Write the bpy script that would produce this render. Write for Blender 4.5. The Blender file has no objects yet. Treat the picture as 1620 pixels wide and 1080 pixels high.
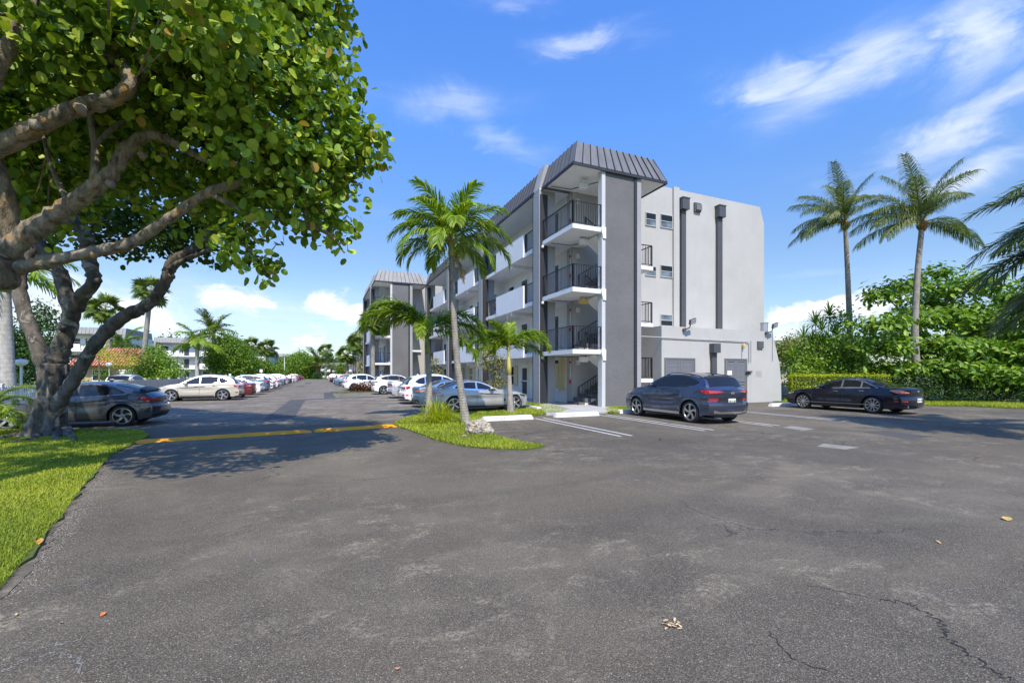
import bpy, math, random
import numpy as np
from mathutils import Vector, Matrix

# ------------------------------------------------------------------ camera, sky, sun, exposure
SC = bpy.context.scene
COL = SC.collection
R = math.radians
YAW = 23.2
CY, SY = math.cos(R(YAW)), math.sin(R(YAW))
HC, FPX, HOR = 1.6, 700.0, 591.0
cam_d = bpy.data.cameras.new('camera')
cam = bpy.data.objects.new('camera', cam_d)
COL.objects.link(cam)
cam.location = (0, 0, HC)
cam.rotation_euler = (R(90), 0, R(-YAW))
cam_d.sensor_width = 36
cam_d.lens = FPX / 1620 * 36
cam_d.shift_y = 51 / 1620
cam_d.clip_start = 0.05
cam_d.clip_end = 6000
SC.camera = cam

SUN_DIR = Vector((-0.11, -0.60, 0.80)).normalized()
sun_d = bpy.data.lights.new('sun', 'SUN')
sun_d.energy = 3.4
sun_d.angle = R(0.53)
sun_d.color = (1.0, 0.90, 0.75)
sun = bpy.data.objects.new('sun', sun_d)
COL.objects.link(sun)
sun.rotation_euler = SUN_DIR.to_track_quat('Z', 'Y').to_euler()
SC.view_settings.view_transform = 'Standard'
SC.view_settings.look = 'None'
SC.view_settings.exposure = 0.72
SC.view_settings.gamma = 1.0
SC.view_settings.use_curve_mapping = False
SC.cycles.max_bounces = 8
SC.cycles.transparent_max_bounces = 8
SC.cycles.sample_clamp_indirect = 6


class G:
    """small helper around a node tree"""
    def __init__(s, tree):
        s.t = tree
        s.n = tree.nodes
        s.l = tree.links

    def node(s, typ, **kw):
        n = s.n.new(typ)
        for k, v in kw.items():
            setattr(n, k, v)
        return n

    def put(s, sock, v):
        if v is None:
            return
        if isinstance(v, bpy.types.NodeSocket):
            s.l.new(v, sock)
        else:
            if hasattr(sock, 'default_value') and sock.type == 'RGBA' and len(v) == 3:
                v = (*v, 1)
            sock.default_value = v

    def m(s, op, a, b=None, c=None, clamp=False):
        n = s.node('ShaderNodeMath', operation=op, use_clamp=clamp)
        s.put(n.inputs[0], a)
        s.put(n.inputs[1], b)
        s.put(n.inputs[2], c)
        return n.outputs[0]

    def vm(s, op, a, b=None):
        n = s.node('ShaderNodeVectorMath', operation=op)
        s.put(n.inputs[0], a)
        if b is not None:
            s.put(n.inputs[1], b)
        return n.outputs[0]

    def ramp(s, f, stops, interp='LINEAR'):
        n = s.node('ShaderNodeValToRGB')
        n.color_ramp.interpolation = interp
        e = n.color_ramp.elements
        while len(e) < len(stops):
            e.new(0.5)
        for i, (p, c) in enumerate(stops):
            e[i].position = p
            e[i].color = (*c, 1) if isinstance(c, (tuple, list)) else (c, c, c, 1)
        s.put(n.inputs[0], f)
        return n.outputs[0]

    def smooth(s, f, a, b):
        n = s.node('ShaderNodeMapRange', interpolation_type='SMOOTHSTEP')
        s.put(n.inputs[0], f)
        n.inputs[1].default_value = a
        n.inputs[2].default_value = b
        return n.outputs[0]

    def mix(s, f, a, b, blend='MIX'):
        n = s.node('ShaderNodeMix', data_type='RGBA', blend_type=blend)
        s.put(n.inputs[0], f)
        s.put(n.inputs[6], a)
        s.put(n.inputs[7], b)
        return n.outputs[2]

    def noise(s, vec, scale, detail=4, rough=0.55, dist=0.0, out=0):
        n = s.node('ShaderNodeTexNoise')
        s.put(n.inputs['Vector'], vec)
        n.inputs['Scale'].default_value = scale
        n.inputs['Detail'].default_value = detail
        n.inputs['Roughness'].default_value = rough
        n.inputs['Distortion'].default_value = dist
        return n.outputs[out]

    def voro(s, vec, scale, feature='F1', out='Distance', rand=1.0):
        n = s.node('ShaderNodeTexVoronoi', feature=feature)
        s.put(n.inputs['Vector'], vec)
        n.inputs['Scale'].default_value = scale
        n.inputs['Randomness'].default_value = rand
        return n.outputs[out]

    def mapping(s, vec, loc=(0, 0, 0), rot=(0, 0, 0), scale=(1, 1, 1)):
        n = s.node('ShaderNodeMapping')
        s.put(n.inputs[0], vec)
        n.inputs[1].default_value = loc
        n.inputs[2].default_value = rot
        n.inputs[3].default_value = scale
        return n.outputs[0]

    def bump(s, h, strength=0.4, dist=0.01):
        n = s.node('ShaderNodeBump')
        n.inputs['Strength'].default_value = strength
        n.inputs['Distance'].default_value = dist
        s.put(n.inputs['Height'], h)
        return n.outputs[0]


def make_world():
    w = bpy.data.worlds.new('World')
    SC.world = w
    w.use_nodes = True
    w.cycles.sampling_method = 'MANUAL'
    w.cycles.sample_map_resolution = 512
    g = G(w.node_tree)
    g.n.clear()
    out = g.node('ShaderNodeOutputWorld')
    bg = g.node('ShaderNodeBackground')
    g.l.new(bg.outputs[0], out.inputs[0])
    sky = g.node('ShaderNodeTexSky', sky_type='NISHITA')
    sky.sun_disc = False
    sky.sun_elevation = math.asin(SUN_DIR.z)
    sky.sun_rotation = math.atan2(SUN_DIR.x, SUN_DIR.y)
    sky.air_density = 1.0
    sky.dust_density = 0.6
    sky.ozone_density = 1.6
    STR = 0.13
    hs = g.node('ShaderNodeHueSaturation')
    hs.inputs['Saturation'].default_value = 1.0
    hs.inputs['Value'].default_value = 1.0
    g.l.new(sky.outputs[0], hs.inputs['Color'])
    tc = g.node('ShaderNodeTexCoord').outputs['Generated']
    sp = g.node('ShaderNodeSeparateXYZ')
    g.l.new(tc, sp.inputs[0])
    x, y, z = sp.outputs
    hyp = g.m('SQRT', g.m('ADD', g.m('MULTIPLY', x, x), g.m('MULTIPLY', y, y)))
    az = g.m('ARCTAN2', x, y)
    tl = g.m('DIVIDE', z, g.m('MAXIMUM', hyp, 0.001))

    wv_ = g.node('ShaderNodeCombineXYZ')
    g.put(wv_.inputs[0], g.m('MULTIPLY', az, 3.0))
    g.put(wv_.inputs[1], g.m('MULTIPLY', tl, 5.0))
    wsp = g.node('ShaderNodeSeparateXYZ')
    g.l.new(g.noise(wv_.outputs[0], 1.6, 6, 0.6, 0.6, 1), wsp.inputs[0])
    azw = g.m('ADD', az, g.m('MULTIPLY', g.m('SUBTRACT', wsp.outputs[0], 0.5), 0.34))
    tlw = g.m('ADD', tl, g.m('MULTIPLY', g.m('SUBTRACT', wsp.outputs[1], 0.5), 0.13))

    def d_of(px, py):
        l = (px - 810) / FPX
        zz = (HOR - py) / FPX
        X, Y = SY + CY * l, CY - SY * l
        return math.atan2(X, Y), zz / math.hypot(X, Y)

    def blob(px, py, wx, wy, tilt=0.0):
        a0, t0 = d_of(px, py)
        a1, _ = d_of(px + wx, py)
        sa = abs(a1 - a0)
        st = wy / FPX / math.hypot(1, (px - 810) / FPX)
        da = g.m('DIVIDE', g.m('SUBTRACT', azw, a0), sa)
        dt = g.m('DIVIDE', g.m('SUBTRACT', g.m('SUBTRACT', tlw, t0), g.m('MULTIPLY', g.m('SUBTRACT', azw, a0), tilt)), st)
        q = g.m('ADD', g.m('MULTIPLY', da, da), g.m('MULTIPLY', dt, dt))
        return g.m('EXPONENT', g.m('MULTIPLY', q, -1.0))

    def summ(items):
        s_ = items[0]
        for i in items[1:]:
            s_ = g.m('MAXIMUM', s_, i)
        return s_

    # cumulus low over the horizon
    cv = g.node('ShaderNodeCombineXYZ')
    g.put(cv.inputs[0], g.m('MULTIPLY', az, 5.0))
    g.put(cv.inputs[1], g.m('MULTIPLY', tl, 9.0))
    cn = g.noise(cv.outputs[0], 1.7, 8, 0.56, 0.35)
    band = g.m('MULTIPLY', g.smooth(tl, 0.0, 0.05), g.m('SUBTRACT', 1.0, g.smooth(tl, 0.10, 0.30)))
    wide = g.noise(cv.outputs[0], 0.35, 2, 0.5)
    mc = summ([blob(350, 478, 75, 26), blob(398, 486, 55, 18), blob(520, 482, 50, 26), blob(560, 500, 50, 20),
               blob(1300, 485, 62, 24), blob(1255, 500, 45, 18), blob(1390, 478, 60, 26), blob(260, 500, 50, 22), blob(480, 535, 40, 12),
               g.m('MULTIPLY', band, g.m('MULTIPLY', g.smooth(wide, 0.45, 0.7), 0.75))])
    cum = g.smooth(g.m('ADD', g.m('MULTIPLY', cn, 0.9), g.m('MULTIPLY', mc, 0.62)), 0.66, 0.93)
    cum = g.m('MULTIPLY', cum, g.smooth(tl, 0.015, 0.06))
    cshade = g.noise(cv.outputs[0], 2.6, 5, 0.5)
    # thin high cirrus
    pv = g.node('ShaderNodeCombineXYZ')
    zc = g.m('MAXIMUM', z, 0.05)
    g.put(pv.inputs[0], g.m('DIVIDE', x, zc))
    g.put(pv.inputs[1], g.m('DIVIDE', y, zc))
    cm = g.mapping(pv.outputs[0], rot=(0, 0, R(28)), scale=(0.5, 1.5, 1))
    ci = g.noise(cm, 1.1, 6, 0.55, 0.8)
    ci2 = g.noise(pv.outputs[0], 0.5, 3, 0.5)
    mci = summ([blob(1215, 140, 75, 34, -0.30), blob(1330, 118, 150, 48, 0.22), blob(1530, 60, 120, 75, 0.4),
                blob(1520, 200, 190, 42, 0.34), blob(1560, 265, 130, 30, 0.1), g.m('MULTIPLY', blob(918, 62, 95, 20, -0.05), 0.8), g.m('MULTIPLY', blob(715, 160, 110, 30, 0.05), 0.6), g.m('MULTIPLY', blob(790, 215, 70, 24, -0.3), 0.5),
                g.m('MULTIPLY', blob(800, 5, 70, 16), 0.5), g.m('MULTIPLY', blob(400, 500, 420, 60), 0.55), g.m('MULTIPLY', blob(1450, 480, 260, 70), 0.4),
                g.m('MULTIPLY', g.smooth(ci2, 0.56, 0.78), 0.5)])
    cis = g.noise(g.mapping(cv.outputs[0], rot=(0, 0, R(-14)), scale=(1.0, 3.2, 1)), 1.5, 6, 0.55, 0.5)
    cir = g.m('MULTIPLY', g.m('ADD', 0.12, g.m('MULTIPLY', g.m('ADD', ci, cis), 0.85)), mci)
    cir = g.m('MULTIPLY', g.smooth(cir, 0.0, 1.45), 0.72)
    cir = g.m('MULTIPLY', cir, g.smooth(tl, 0.02, 0.12))
    # sky tint: bluer overhead, pale at the horizon
    tint = g.ramp(g.m('MULTIPLY', tl, 1.0, None, True), [(0.0, (0.68, 0.70, 0.77)), (0.25, (0.67, 0.765, 0.88)), (0.55, (0.61, 0.99, 1.46)), (0.9, (0.59, 1.03, 1.72))])
    col = g.mix(1.0, hs.outputs[0], tint, 'MULTIPLY')
    v = 0.74 / STR
    col = g.mix(cir, col, (v * 0.93, v * 0.97, v * 1.04))
    cc = g.ramp(cshade, [(0.3, (v * 0.80, v * 0.86, v * 0.96)), (0.6, (v * 1.0, v * 1.0, v * 1.02))])
    col = g.mix(g.m('MULTIPLY', cum, 0.9), col, cc)
    g.put(bg.inputs[0], col)
    bg.inputs[1].default_value = STR


make_world()

# ------------------------------------------------------------------ helpers


def gp(px, py, z=0.0):
    """ground point seen at photograph pixel px, py"""
    d = (HC - z) * FPX / (py - HOR)
    return at(px, d)[:2]


def at(px, d, py=None):
    l = (px - 810) / FPX * d
    z = 0.0 if py is None else HC + (HOR - py) / FPX * d
    return (SY * d + CY * l, CY * d - SY * l, z)


def x_on(px, Y):
    """X of the point seen at column px on the plane y = Y"""
    r = (px - 810) / FPX
    return Y * (SY + r * CY) / (CY - r * SY)


def y_on(px, X):
    r = (px - 810) / FPX
    return X * (CY - r * SY) / (SY + r * CY)


def z_on(py, X, Y):
    return HC + (HOR - py) / FPX * (SY * X + CY * Y)


def project(p):
    d = SY * p[0] + CY * p[1]
    l = CY * p[0] - SY * p[1]
    if d < 0.1:
        return None
    return 810 + FPX * l / d, HOR - FPX * (p[2] - HC) / d, d


class MB:
    """collects geometry for one mesh object"""
    def __init__(s):
        s.v, s.f, s.fm = [], [], []
        s.mi = 0

    def add(s, vs, fs):
        o = len(s.v)
        s.v.extend([tuple(p) for p in vs])
        for f in fs:
            s.f.append(tuple(i + o for i in f))
            s.fm.append(s.mi)
        return s

    def box(s, a, b):
        x0, x1 = min(a[0], b[0]), max(a[0], b[0])
        y0, y1 = min(a[1], b[1]), max(a[1], b[1])
        z0, z1 = min(a[2], b[2]), max(a[2], b[2])
        return s.add([(x0, y0, z0), (x1, y0, z0), (x1, y1, z0), (x0, y1, z0), (x0, y0, z1), (x1, y0, z1), (x1, y1, z1), (x0, y1, z1)],
                     [(0, 3, 2, 1), (4, 5, 6, 7), (0, 1, 5, 4), (1, 2, 6, 5), (2, 3, 7, 6), (3, 0, 4, 7)])

    def prism(s, poly, axis, a, b):
        """poly of 2D points extruded along axis ('x','y','z') from a to b"""
        n = len(poly)

        def p3(p, t):
            return {'x': (t, p[0], p[1]), 'y': (p[0], t, p[1]), 'z': (p[0], p[1], t)}[axis]
        vs = [p3(p, a) for p in poly] + [p3(p, b) for p in poly]
        fs = [(i, (i + 1) % n, n + (i + 1) % n, n + i) for i in range(n)]
        fs += [tuple(range(n - 1, -1, -1)), tuple(range(n, 2 * n))]
        return s.add(vs, fs)

    def tube(s, pts, rad, n=8, caps=True, warp=None):
        pts = [Vector(p) for p in pts]
        if not hasattr(rad, '__len__'):
            rad = [rad] * len(pts)
        vs, fs = [], []
        up = None
        for i, p in enumerate(pts):
            d = (pts[min(i + 1, len(pts) - 1)] - pts[max(i - 1, 0)])
            d.normalize()
            if up is None:
                up = Vector((0, 0, 1)) if abs(d.z) < 0.9 else Vector((1, 0, 0))
            a = d.cross(up)
            if a.length < 1e-5:
                a = d.cross(Vector((0.3, 1, 0.1)))
            a.normalize()
            b = a.cross(d)
            up = b
            for k in range(n):
                th = 2 * math.pi * k / n
                r = rad[i] * (warp(i / max(1, len(pts) - 1), th) if warp else 1)
                vs.append(p + a * math.cos(th) * r + b * math.sin(th) * r)
        for i in range(len(pts) - 1):
            for k in range(n):
                k2 = (k + 1) % n
                fs.append((i * n + k, i * n + k2, (i + 1) * n + k2, (i + 1) * n + k))
        if caps:
            fs.append(tuple(range(n - 1, -1, -1)))
            fs.append(tuple((len(pts) - 1) * n + k for k in range(n)))
        return s.add(vs, fs)

    def lathe(s, prof, c=(0, 0, 0), n=16, axis='z'):
        vs, fs = [], []
        for r, h in prof:
            for k in range(n):
                th = 2 * math.pi * k / n
                a, b = r * math.cos(th), r * math.sin(th)
                p = {'z': (a, b, h), 'y': (a, h, b), 'x': (h, a, b)}[axis]
                vs.append((p[0] + c[0], p[1] + c[1], p[2] + c[2]))
        m_ = len(prof)
        for i in range(m_ - 1):
            for k in range(n):
                k2 = (k + 1) % n
                fs.append((i * n + k, i * n + k2, (i + 1) * n + k2, (i + 1) * n + k))
        fs.append(tuple(range(n - 1, -1, -1)))
        fs.append(tuple((m_ - 1) * n + k for k in range(n)))
        return s.add(vs, fs)

    def quad(s, a, b, c, d):
        return s.add([a, b, c, d], [(0, 1, 2, 3)])

    def mesh(s, name, mats, smooth=False):
        me = bpy.data.meshes.new(name)
        me.from_pydata(s.v, [], s.f)
        for m_ in (mats if isinstance(mats, (list, tuple)) else [mats]):
            me.materials.append(m_)
        if any(s.fm):
            me.polygons.foreach_set('material_index', s.fm)
        if smooth:
            me.polygons.foreach_set('use_smooth', [True] * len(me.polygons))
        me.update()
        return me

    def build(s, name, mats, parent=None, smooth=False, **kw):
        return link(name, s.mesh(name, mats, smooth), parent, **kw)


def link(name, data, parent=None, loc=None, rotz=None, **kw):
    o = bpy.data.objects.new(name, data)
    COL.objects.link(o)
    if parent is not None:
        o.parent = parent
    if loc is not None:
        o.location = loc
    if rotz is not None:
        o.rotation_euler = (0, 0, rotz)
    for k, v in kw.items():
        o[k] = v
    return o


def thing(name, label, cat, loc=(0, 0, 0), rotz=0.0, group=None):
    o = link(name, None, None, loc, rotz)
    o['label'] = label
    o['category'] = cat
    if group:
        o['group'] = group
    return o


def tag(o, label, cat, group=None):
    o['label'] = label
    o['category'] = cat
    if group:
        o['group'] = group
    return o


def copy_tree(o, parent=None):
    c = o.copy()
    COL.objects.link(c)
    c.parent = parent
    for ch in list(o.children):
        copy_tree(ch, c)
    return c


def recalc(me):
    import bmesh
    bm = bmesh.new()
    bm.from_mesh(me)
    bmesh.ops.recalc_face_normals(bm, faces=bm.faces)
    bm.to_mesh(me)
    bm.free()


def np_mesh(name, V, F, mats, smooth=True, attr=None, fm=None):
    """V (n,3), F list of arrays of faces, each (m,k)"""
    me = bpy.data.meshes.new(name)
    V = np.asarray(V, dtype=np.float32)
    me.vertices.add(len(V))
    me.vertices.foreach_set('co', V.ravel())
    F = [np.asarray(f, dtype=np.int32) for f in F if len(f)]
    loops = np.concatenate([f.ravel() for f in F])
    tot = np.concatenate([np.full(len(f), f.shape[1], dtype=np.int32) for f in F])
    st = np.concatenate([[0], np.cumsum(tot)[:-1]]).astype(np.int32)
    me.loops.add(len(loops))
    me.loops.foreach_set('vertex_index', loops)
    me.polygons.add(len(tot))
    me.polygons.foreach_set('loop_start', st)
    me.polygons.foreach_set('loop_total', tot)
    for m_ in (mats if isinstance(mats, (list, tuple)) else [mats]):
        me.materials.append(m_)
    if fm is not None:
        me.polygons.foreach_set('material_index', np.asarray(fm, dtype=np.int32))
    me.polygons.foreach_set('use_smooth', np.full(len(tot), smooth))
    if attr is not None:
        a = me.attributes.new('rnd', 'FLOAT', 'POINT')
        a.data.foreach_set('value', np.asarray(attr, dtype=np.float32))
    me.update(calc_edges=True)
    return me


def curve(pts, n):
    """Catmull-Rom through pts (any dimension), n samples per span"""
    P = [np.array(p, float) for p in pts]
    P = [2 * P[0] - P[1]] + P + [2 * P[-1] - P[-2]]
    out = []
    for i in range(1, len(P) - 2):
        for k in range(n):
            t = k / n
            a, b, c, d = P[i - 1], P[i], P[i + 1], P[i + 2]
            out.append(0.5 * (2 * b + (c - a) * t + (2 * a - 5 * b + 4 * c - d) * t * t + (3 * b - a - 3 * c + d) * t ** 3))
    out.append(P[-2])
    return out


def lerp_curve(tab, x):
    return float(np.interp(x, [t[0] for t in tab], [t[1] for t in tab]))


# ------------------------------------------------------------------ materials
MAT = {}


def mat(name, fn):
    m_ = bpy.data.materials.new(name)
    m_.use_nodes = True
    g = G(m_.node_tree)
    b = g.n['Principled BSDF']
    fn(g, b)
    MAT[name] = m_
    return m_


def P(g):
    return g.node('ShaderNodeNewGeometry').outputs['Position']


def OBJ(g):
    return g.node('ShaderNodeTexCoord').outputs['Object']


def simple(name, col, rough=0.6, metal=0.0, var=0.12, vs=3.0, bump=0.0, bs=60.0, coat=0.0, spec=0.5):
    def fn(g, b):
        v = OBJ(g)
        n = g.noise(v, vs, 5, 0.6)
        c = g.ramp(n, [(0.25, tuple(k * (1 - var) for k in col)), (0.75, tuple(min(1, k * (1 + var)) for k in col))])
        g.put(b.inputs['Base Color'], c)
        b.inputs['Roughness'].default_value = rough
        b.inputs['Metallic'].default_value = metal
        b.inputs['Specular IOR Level'].default_value = spec
        if coat:
            b.inputs['Coat Weight'].default_value = coat
            b.inputs['Coat Roughness'].default_value = 0.03
        if bump:
            g.put(b.inputs['Normal'], g.bump(g.noise(v, bs, 3, 0.6), bump, 0.01))
    return mat(name, fn)


def stucco(name, col, bump=0.5, var=0.06, streak=0.1, scale=38.0):
    def fn(g, b):
        p = P(g)
        n = g.noise(p, 0.7, 6, 0.6)
        c = g.ramp(n, [(0.3, tuple(k * (1 - var) for k in col)), (0.7, tuple(k * (1 + var) for k in col))])
        st = g.noise(g.mapping(p, scale=(5, 5, 0.35)), 1.0, 5, 0.6)
        c = g.mix(g.m('MULTIPLY', g.smooth(st, 0.5, 0.8), streak), c, tuple(k * 0.55 for k in col))
        g.put(b.inputs['Base Color'], c)
        b.inputs['Roughness'].default_value = 0.85
        b.inputs['Specular IOR Level'].default_value = 0.25
        h = g.m('ADD', g.noise(p, scale, 3, 0.6), g.m('MULTIPLY', g.noise(p, scale * 0.3, 2, 0.5), 0.7))
        g.put(b.inputs['Normal'], g.bump(h, bump, 0.02))
    return mat(name, fn)


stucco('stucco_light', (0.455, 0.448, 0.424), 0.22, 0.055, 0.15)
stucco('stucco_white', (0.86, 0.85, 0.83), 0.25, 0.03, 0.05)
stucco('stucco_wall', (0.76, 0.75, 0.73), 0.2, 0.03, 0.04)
stucco('stucco_grey', (0.155, 0.154, 0.155), 0.8, 0.10, 0.12, 22)
stucco('stucco_pier', (0.34, 0.345, 0.35), 0.9, 0.08, 0.1, 22)
stucco('stucco_column', (0.55, 0.56, 0.57), 0.5, 0.05, 0.1, 30)
simple('navy_paint', (0.022, 0.024, 0.032), 0.6, var=0.15)
simple('grey_paint', (0.165, 0.17, 0.18), 0.5, var=0.1)
simple('trim_white', (0.8, 0.8, 0.79), 0.55, var=0.05)
simple('soffit_white', (0.84, 0.83, 0.80), 0.8, var=0.05)
simple('rail_black', (0.018, 0.019, 0.022), 0.45, var=0.2)
simple('screen_dark', (0.05, 0.052, 0.055), 0.7, var=0.2)
simple('shutter_cream', (0.62, 0.52, 0.28), 0.6, var=0.1)
simple('door_blue', (0.05, 0.06, 0.075), 0.45, var=0.1)
simple('alarm_red', (0.45, 0.05, 0.03), 0.4, var=0.05)
simple('fixture_white', (0.75, 0.75, 0.73), 0.4, var=0.03)
simple('fixture_yellow', (0.62, 0.45, 0.14), 0.5, var=0.05)
simple('galv', (0.42, 0.43, 0.44), 0.45, 0.5, var=0.12)
simple('fixture_grey', (0.10, 0.10, 0.105), 0.45, var=0.1)
simple('paper', (0.82, 0.82, 0.8), 0.7, var=0.02)
simple('ink', (0.10, 0.10, 0.12), 0.8, var=0.1)
simple('ink_faded', (0.27, 0.27, 0.27), 0.8, var=0.2)
simple('roof_seam', (0.035, 0.036, 0.04), 0.5, var=0.1)
simple('duct_grey', (0.075, 0.077, 0.083), 0.5, var=0.1)
simple('patch_concrete', (0.24, 0.225, 0.195), 0.85, var=0.25, vs=3, bump=0.3, bs=60)
simple('grit', (0.27, 0.25, 0.215), 0.9, var=0.3, vs=40)
simple('concrete', (0.42, 0.41, 0.39), 0.85, var=0.18, vs=1.5, bump=0.3, bs=40)
simple('stop_white', (0.70, 0.69, 0.67), 0.8, var=0.14, vs=5, bump=0.4, bs=50)
simple('step_grey', (0.13, 0.13, 0.135), 0.7, var=0.15)
simple('pvc_white', (0.76, 0.75, 0.72), 0.5, var=0.05)
simple('fence_beige', (0.56, 0.50, 0.42), 0.6, var=0.06)
simple('canvas_blue', (0.10, 0.27, 0.60), 0.8, var=0.08)
simple('roof_tan', (0.30, 0.21, 0.15), 0.85, var=0.15)
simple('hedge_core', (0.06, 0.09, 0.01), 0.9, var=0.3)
simple('wall_tan', (0.50, 0.36, 0.22), 0.85, var=0.07)
simple('house_beige', (0.55, 0.46, 0.36), 0.85, var=0.06)
simple('lamp_globe', (0.85, 0.85, 0.82), 0.25, var=0.02)


def m_roof(g, b):
    v = P(g)
    n = g.noise(g.mapping(v, scale=(2, 2, 0.5)), 1.5, 5, 0.6)
    g.put(b.inputs['Base Color'], g.ramp(n, [(0.3, (0.135, 0.135, 0.138)), (0.7, (0.19, 0.19, 0.192))]))
    b.inputs['Roughness'].default_value = 0.5
    b.inputs['Metallic'].default_value = 0.25


mat('roof_metal', m_roof)


def m_roof2(g, b):
    v = P(g)
    n = g.noise(g.mapping(v, scale=(2, 2, 0.5)), 1.5, 5, 0.6)
    g.put(b.inputs['Base Color'], g.ramp(n, [(0.3, (0.20, 0.20, 0.20)), (0.7, (0.29, 0.285, 0.28))]))
    b.inputs['Roughness'].default_value = 0.6


mat('roof_metal_pale', m_roof2)


def m_tile(g, b):
    v = OBJ(g)
    n = g.noise(v, 2.2, 5, 0.65)
    g.put(b.inputs['Base Color'], g.ramp(n, [(0.3, (0.42, 0.15, 0.09)), (0.55, (0.58, 0.23, 0.14)), (0.75, (0.66, 0.33, 0.22))]))
    b.inputs['Roughness'].default_value = 0.8


mat('terracotta', m_tile)


def m_glass(g, b):
    g.put(b.inputs['Base Color'], (0.012, 0.014, 0.016))
    b.inputs['Roughness'].default_value = 0.05
    b.inputs['Specular IOR Level'].default_value = 0.42


mat('glass_dark', m_glass)


def m_glass2(g, b):
    n = g.noise(OBJ(g), 1.2, 3, 0.5)
    g.put(b.inputs['Base Color'], g.ramp(n, [(0.35, (0.06, 0.08, 0.10)), (0.65, (0.22, 0.27, 0.31))]))
    b.inputs['Roughness'].default_value = 0.08


mat('glass_blind', m_glass2)


def m_asphalt(g, b):
    p = P(g)
    big = g.noise(p, 0.16, 5, 0.6, 0.4)
    mid = g.noise(p, 0.9, 6, 0.65, 0.5)
    c = g.ramp(g.m('ADD', g.m('MULTIPLY', big, 0.62), g.m('MULTIPLY', mid, 0.38)),
               [(0.38, (0.056, 0.050, 0.040)), (0.49, (0.098, 0.088, 0.069)), (0.60, (0.180, 0.162, 0.126))])
    # the long aisle is an older, paler surface
    sp = g.node('ShaderNodeSeparateXYZ')
    g.l.new(p, sp.inputs[0])
    wob = g.m('MULTIPLY', g.m('SUBTRACT', g.noise(p, 0.5, 3), 0.5), 1.4)
    old = g.smooth(g.m('ADD', sp.outputs[1], wob), 15.2, 16.2)
    old = g.m('MULTIPLY', old, g.m('SUBTRACT', 1.0, g.smooth(sp.outputs[0], 5.5, 8.0)))
    c = g.mix(g.m('MULTIPLY', old, 0.8), c, g.ramp(g.m('ADD', g.m('MULTIPLY', mid, 0.6), g.m('MULTIPLY', g.noise(p, 3.2, 6, 0.72, 0.8), 0.4)), [(0.36, (0.09, 0.082, 0.07)), (0.49, (0.20, 0.182, 0.155)), (0.60, (0.34, 0.31, 0.26))]))
    # brownish worn track across the turn
    br = g.smooth(g.noise(g.mapping(p, rot=(0, 0, R(-20)), scale=(0.12, 0.55, 1)), 1.0, 3, 0.5), 0.46, 0.66)
    c = g.mix(g.m('MULTIPLY', br, 0.6), c, (0.135, 0.115, 0.086))
    # exposed light aggregate
    cell = g.voro(p, 95.0, 'F1', 'Color')
    cs = g.node('ShaderNodeSeparateXYZ')
    g.l.new(cell, cs.inputs[0])
    dist = g.voro(p, 95.0, 'F1', 'Distance')
    patchy = g.noise(p, 0.8, 4, 0.6)
    sel = g.m('GREATER_THAN', g.m('ADD', cs.outputs[0], g.m('MULTIPLY', g.m('SUBTRACT', patchy, 0.5), 0.7)), 0.80)
    stone = g.m('MULTIPLY', sel, g.m('SUBTRACT', 1.0, g.smooth(dist, 0.22, 0.5)))
    c = g.mix(g.m('MULTIPLY', stone, 0.85), c, g.ramp(cs.outputs[1], [(0.0, (0.16, 0.155, 0.15)), (1.0, (0.40, 0.385, 0.36))]))
    cell2 = g.voro(p, 210.0, 'F1', 'Color')
    cs2 = g.node('ShaderNodeSeparateXYZ')
    g.l.new(cell2, cs2.inputs[0])
    c = g.mix(g.m('MULTIPLY', g.m('GREATER_THAN', cs2.outputs[0], 0.72), 0.45), c, (0.30, 0.27, 0.22))
    c = g.mix(g.m('MULTIPLY', g.m('LESS_THAN', cs2.outputs[0], 0.25), 0.5), c, (0.04, 0.038, 0.035))
    fine = g.noise(p, 110.0, 3, 0.75)
    c = g.mix(g.smooth(fine, 0.32, 0.68), g.mix(0.35, c, (0.03, 0.029, 0.027)), c)
    # dusty worn streaks
    wn = g.noise(g.mapping(p, rot=(0, 0, R(35)), scale=(1.4, 2.0, 1)), 1.3, 8, 0.78, 0.4)
    wm = g.noise(p, 0.3, 3, 0.5)
    w = g.m('MULTIPLY', g.smooth(wn, 0.50, 0.64), g.smooth(wm, 0.40, 0.58))
    w = g.m('MULTIPLY', w, g.smooth(g.noise(p, 26.0, 4, 0.8), 0.42, 0.60))
    c = g.mix(g.m('MULTIPLY', w, 0.7), c, (0.34, 0.31, 0.25))
    # soft tyre arcs where cars turn in
    for (ax, ay, r0) in ((9.5, 11.6, 4.6), (9.5, 11.6, 6.0), (4.0, 9.5, 5.5), (13.5, 12.5, 7.4), (2.0, 14.5, 9.0), (2.0, 14.5, 10.5)):
        rr = g.m('SQRT', g.m('ADD', g.m('POWER', g.m('SUBTRACT', sp.outputs[0], ax), 2.0), g.m('POWER', g.m('SUBTRACT', sp.outputs[1], ay), 2.0)))
        ring = g.m('SUBTRACT', 1.0, g.smooth(g.m('ABSOLUTE', g.m('SUBTRACT', g.m('ADD', rr, g.m('MULTIPLY', g.m('SUBTRACT', mid, 0.5), 0.5)), r0)), 0.05, 0.24))
        c = g.mix(g.m('MULTIPLY', g.m('MULTIPLY', ring, g.smooth(big, 0.42, 0.6)), 0.30), c, (0.17, 0.15, 0.12) if r0 < 7 else (0.05, 0.046, 0.04))
    # oil stains in the bays
    oil = g.smooth(g.noise(g.vm('ADD', p, (3.0, 17.0, 0)), 0.75, 4, 0.6), 0.66, 0.74)
    c = g.mix(g.m('MULTIPLY', oil, 0.45), c, (0.035, 0.032, 0.028))
    c = g.mix(1.0, c, (1.07, 1.03, 0.95), 'MULTIPLY')
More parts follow.
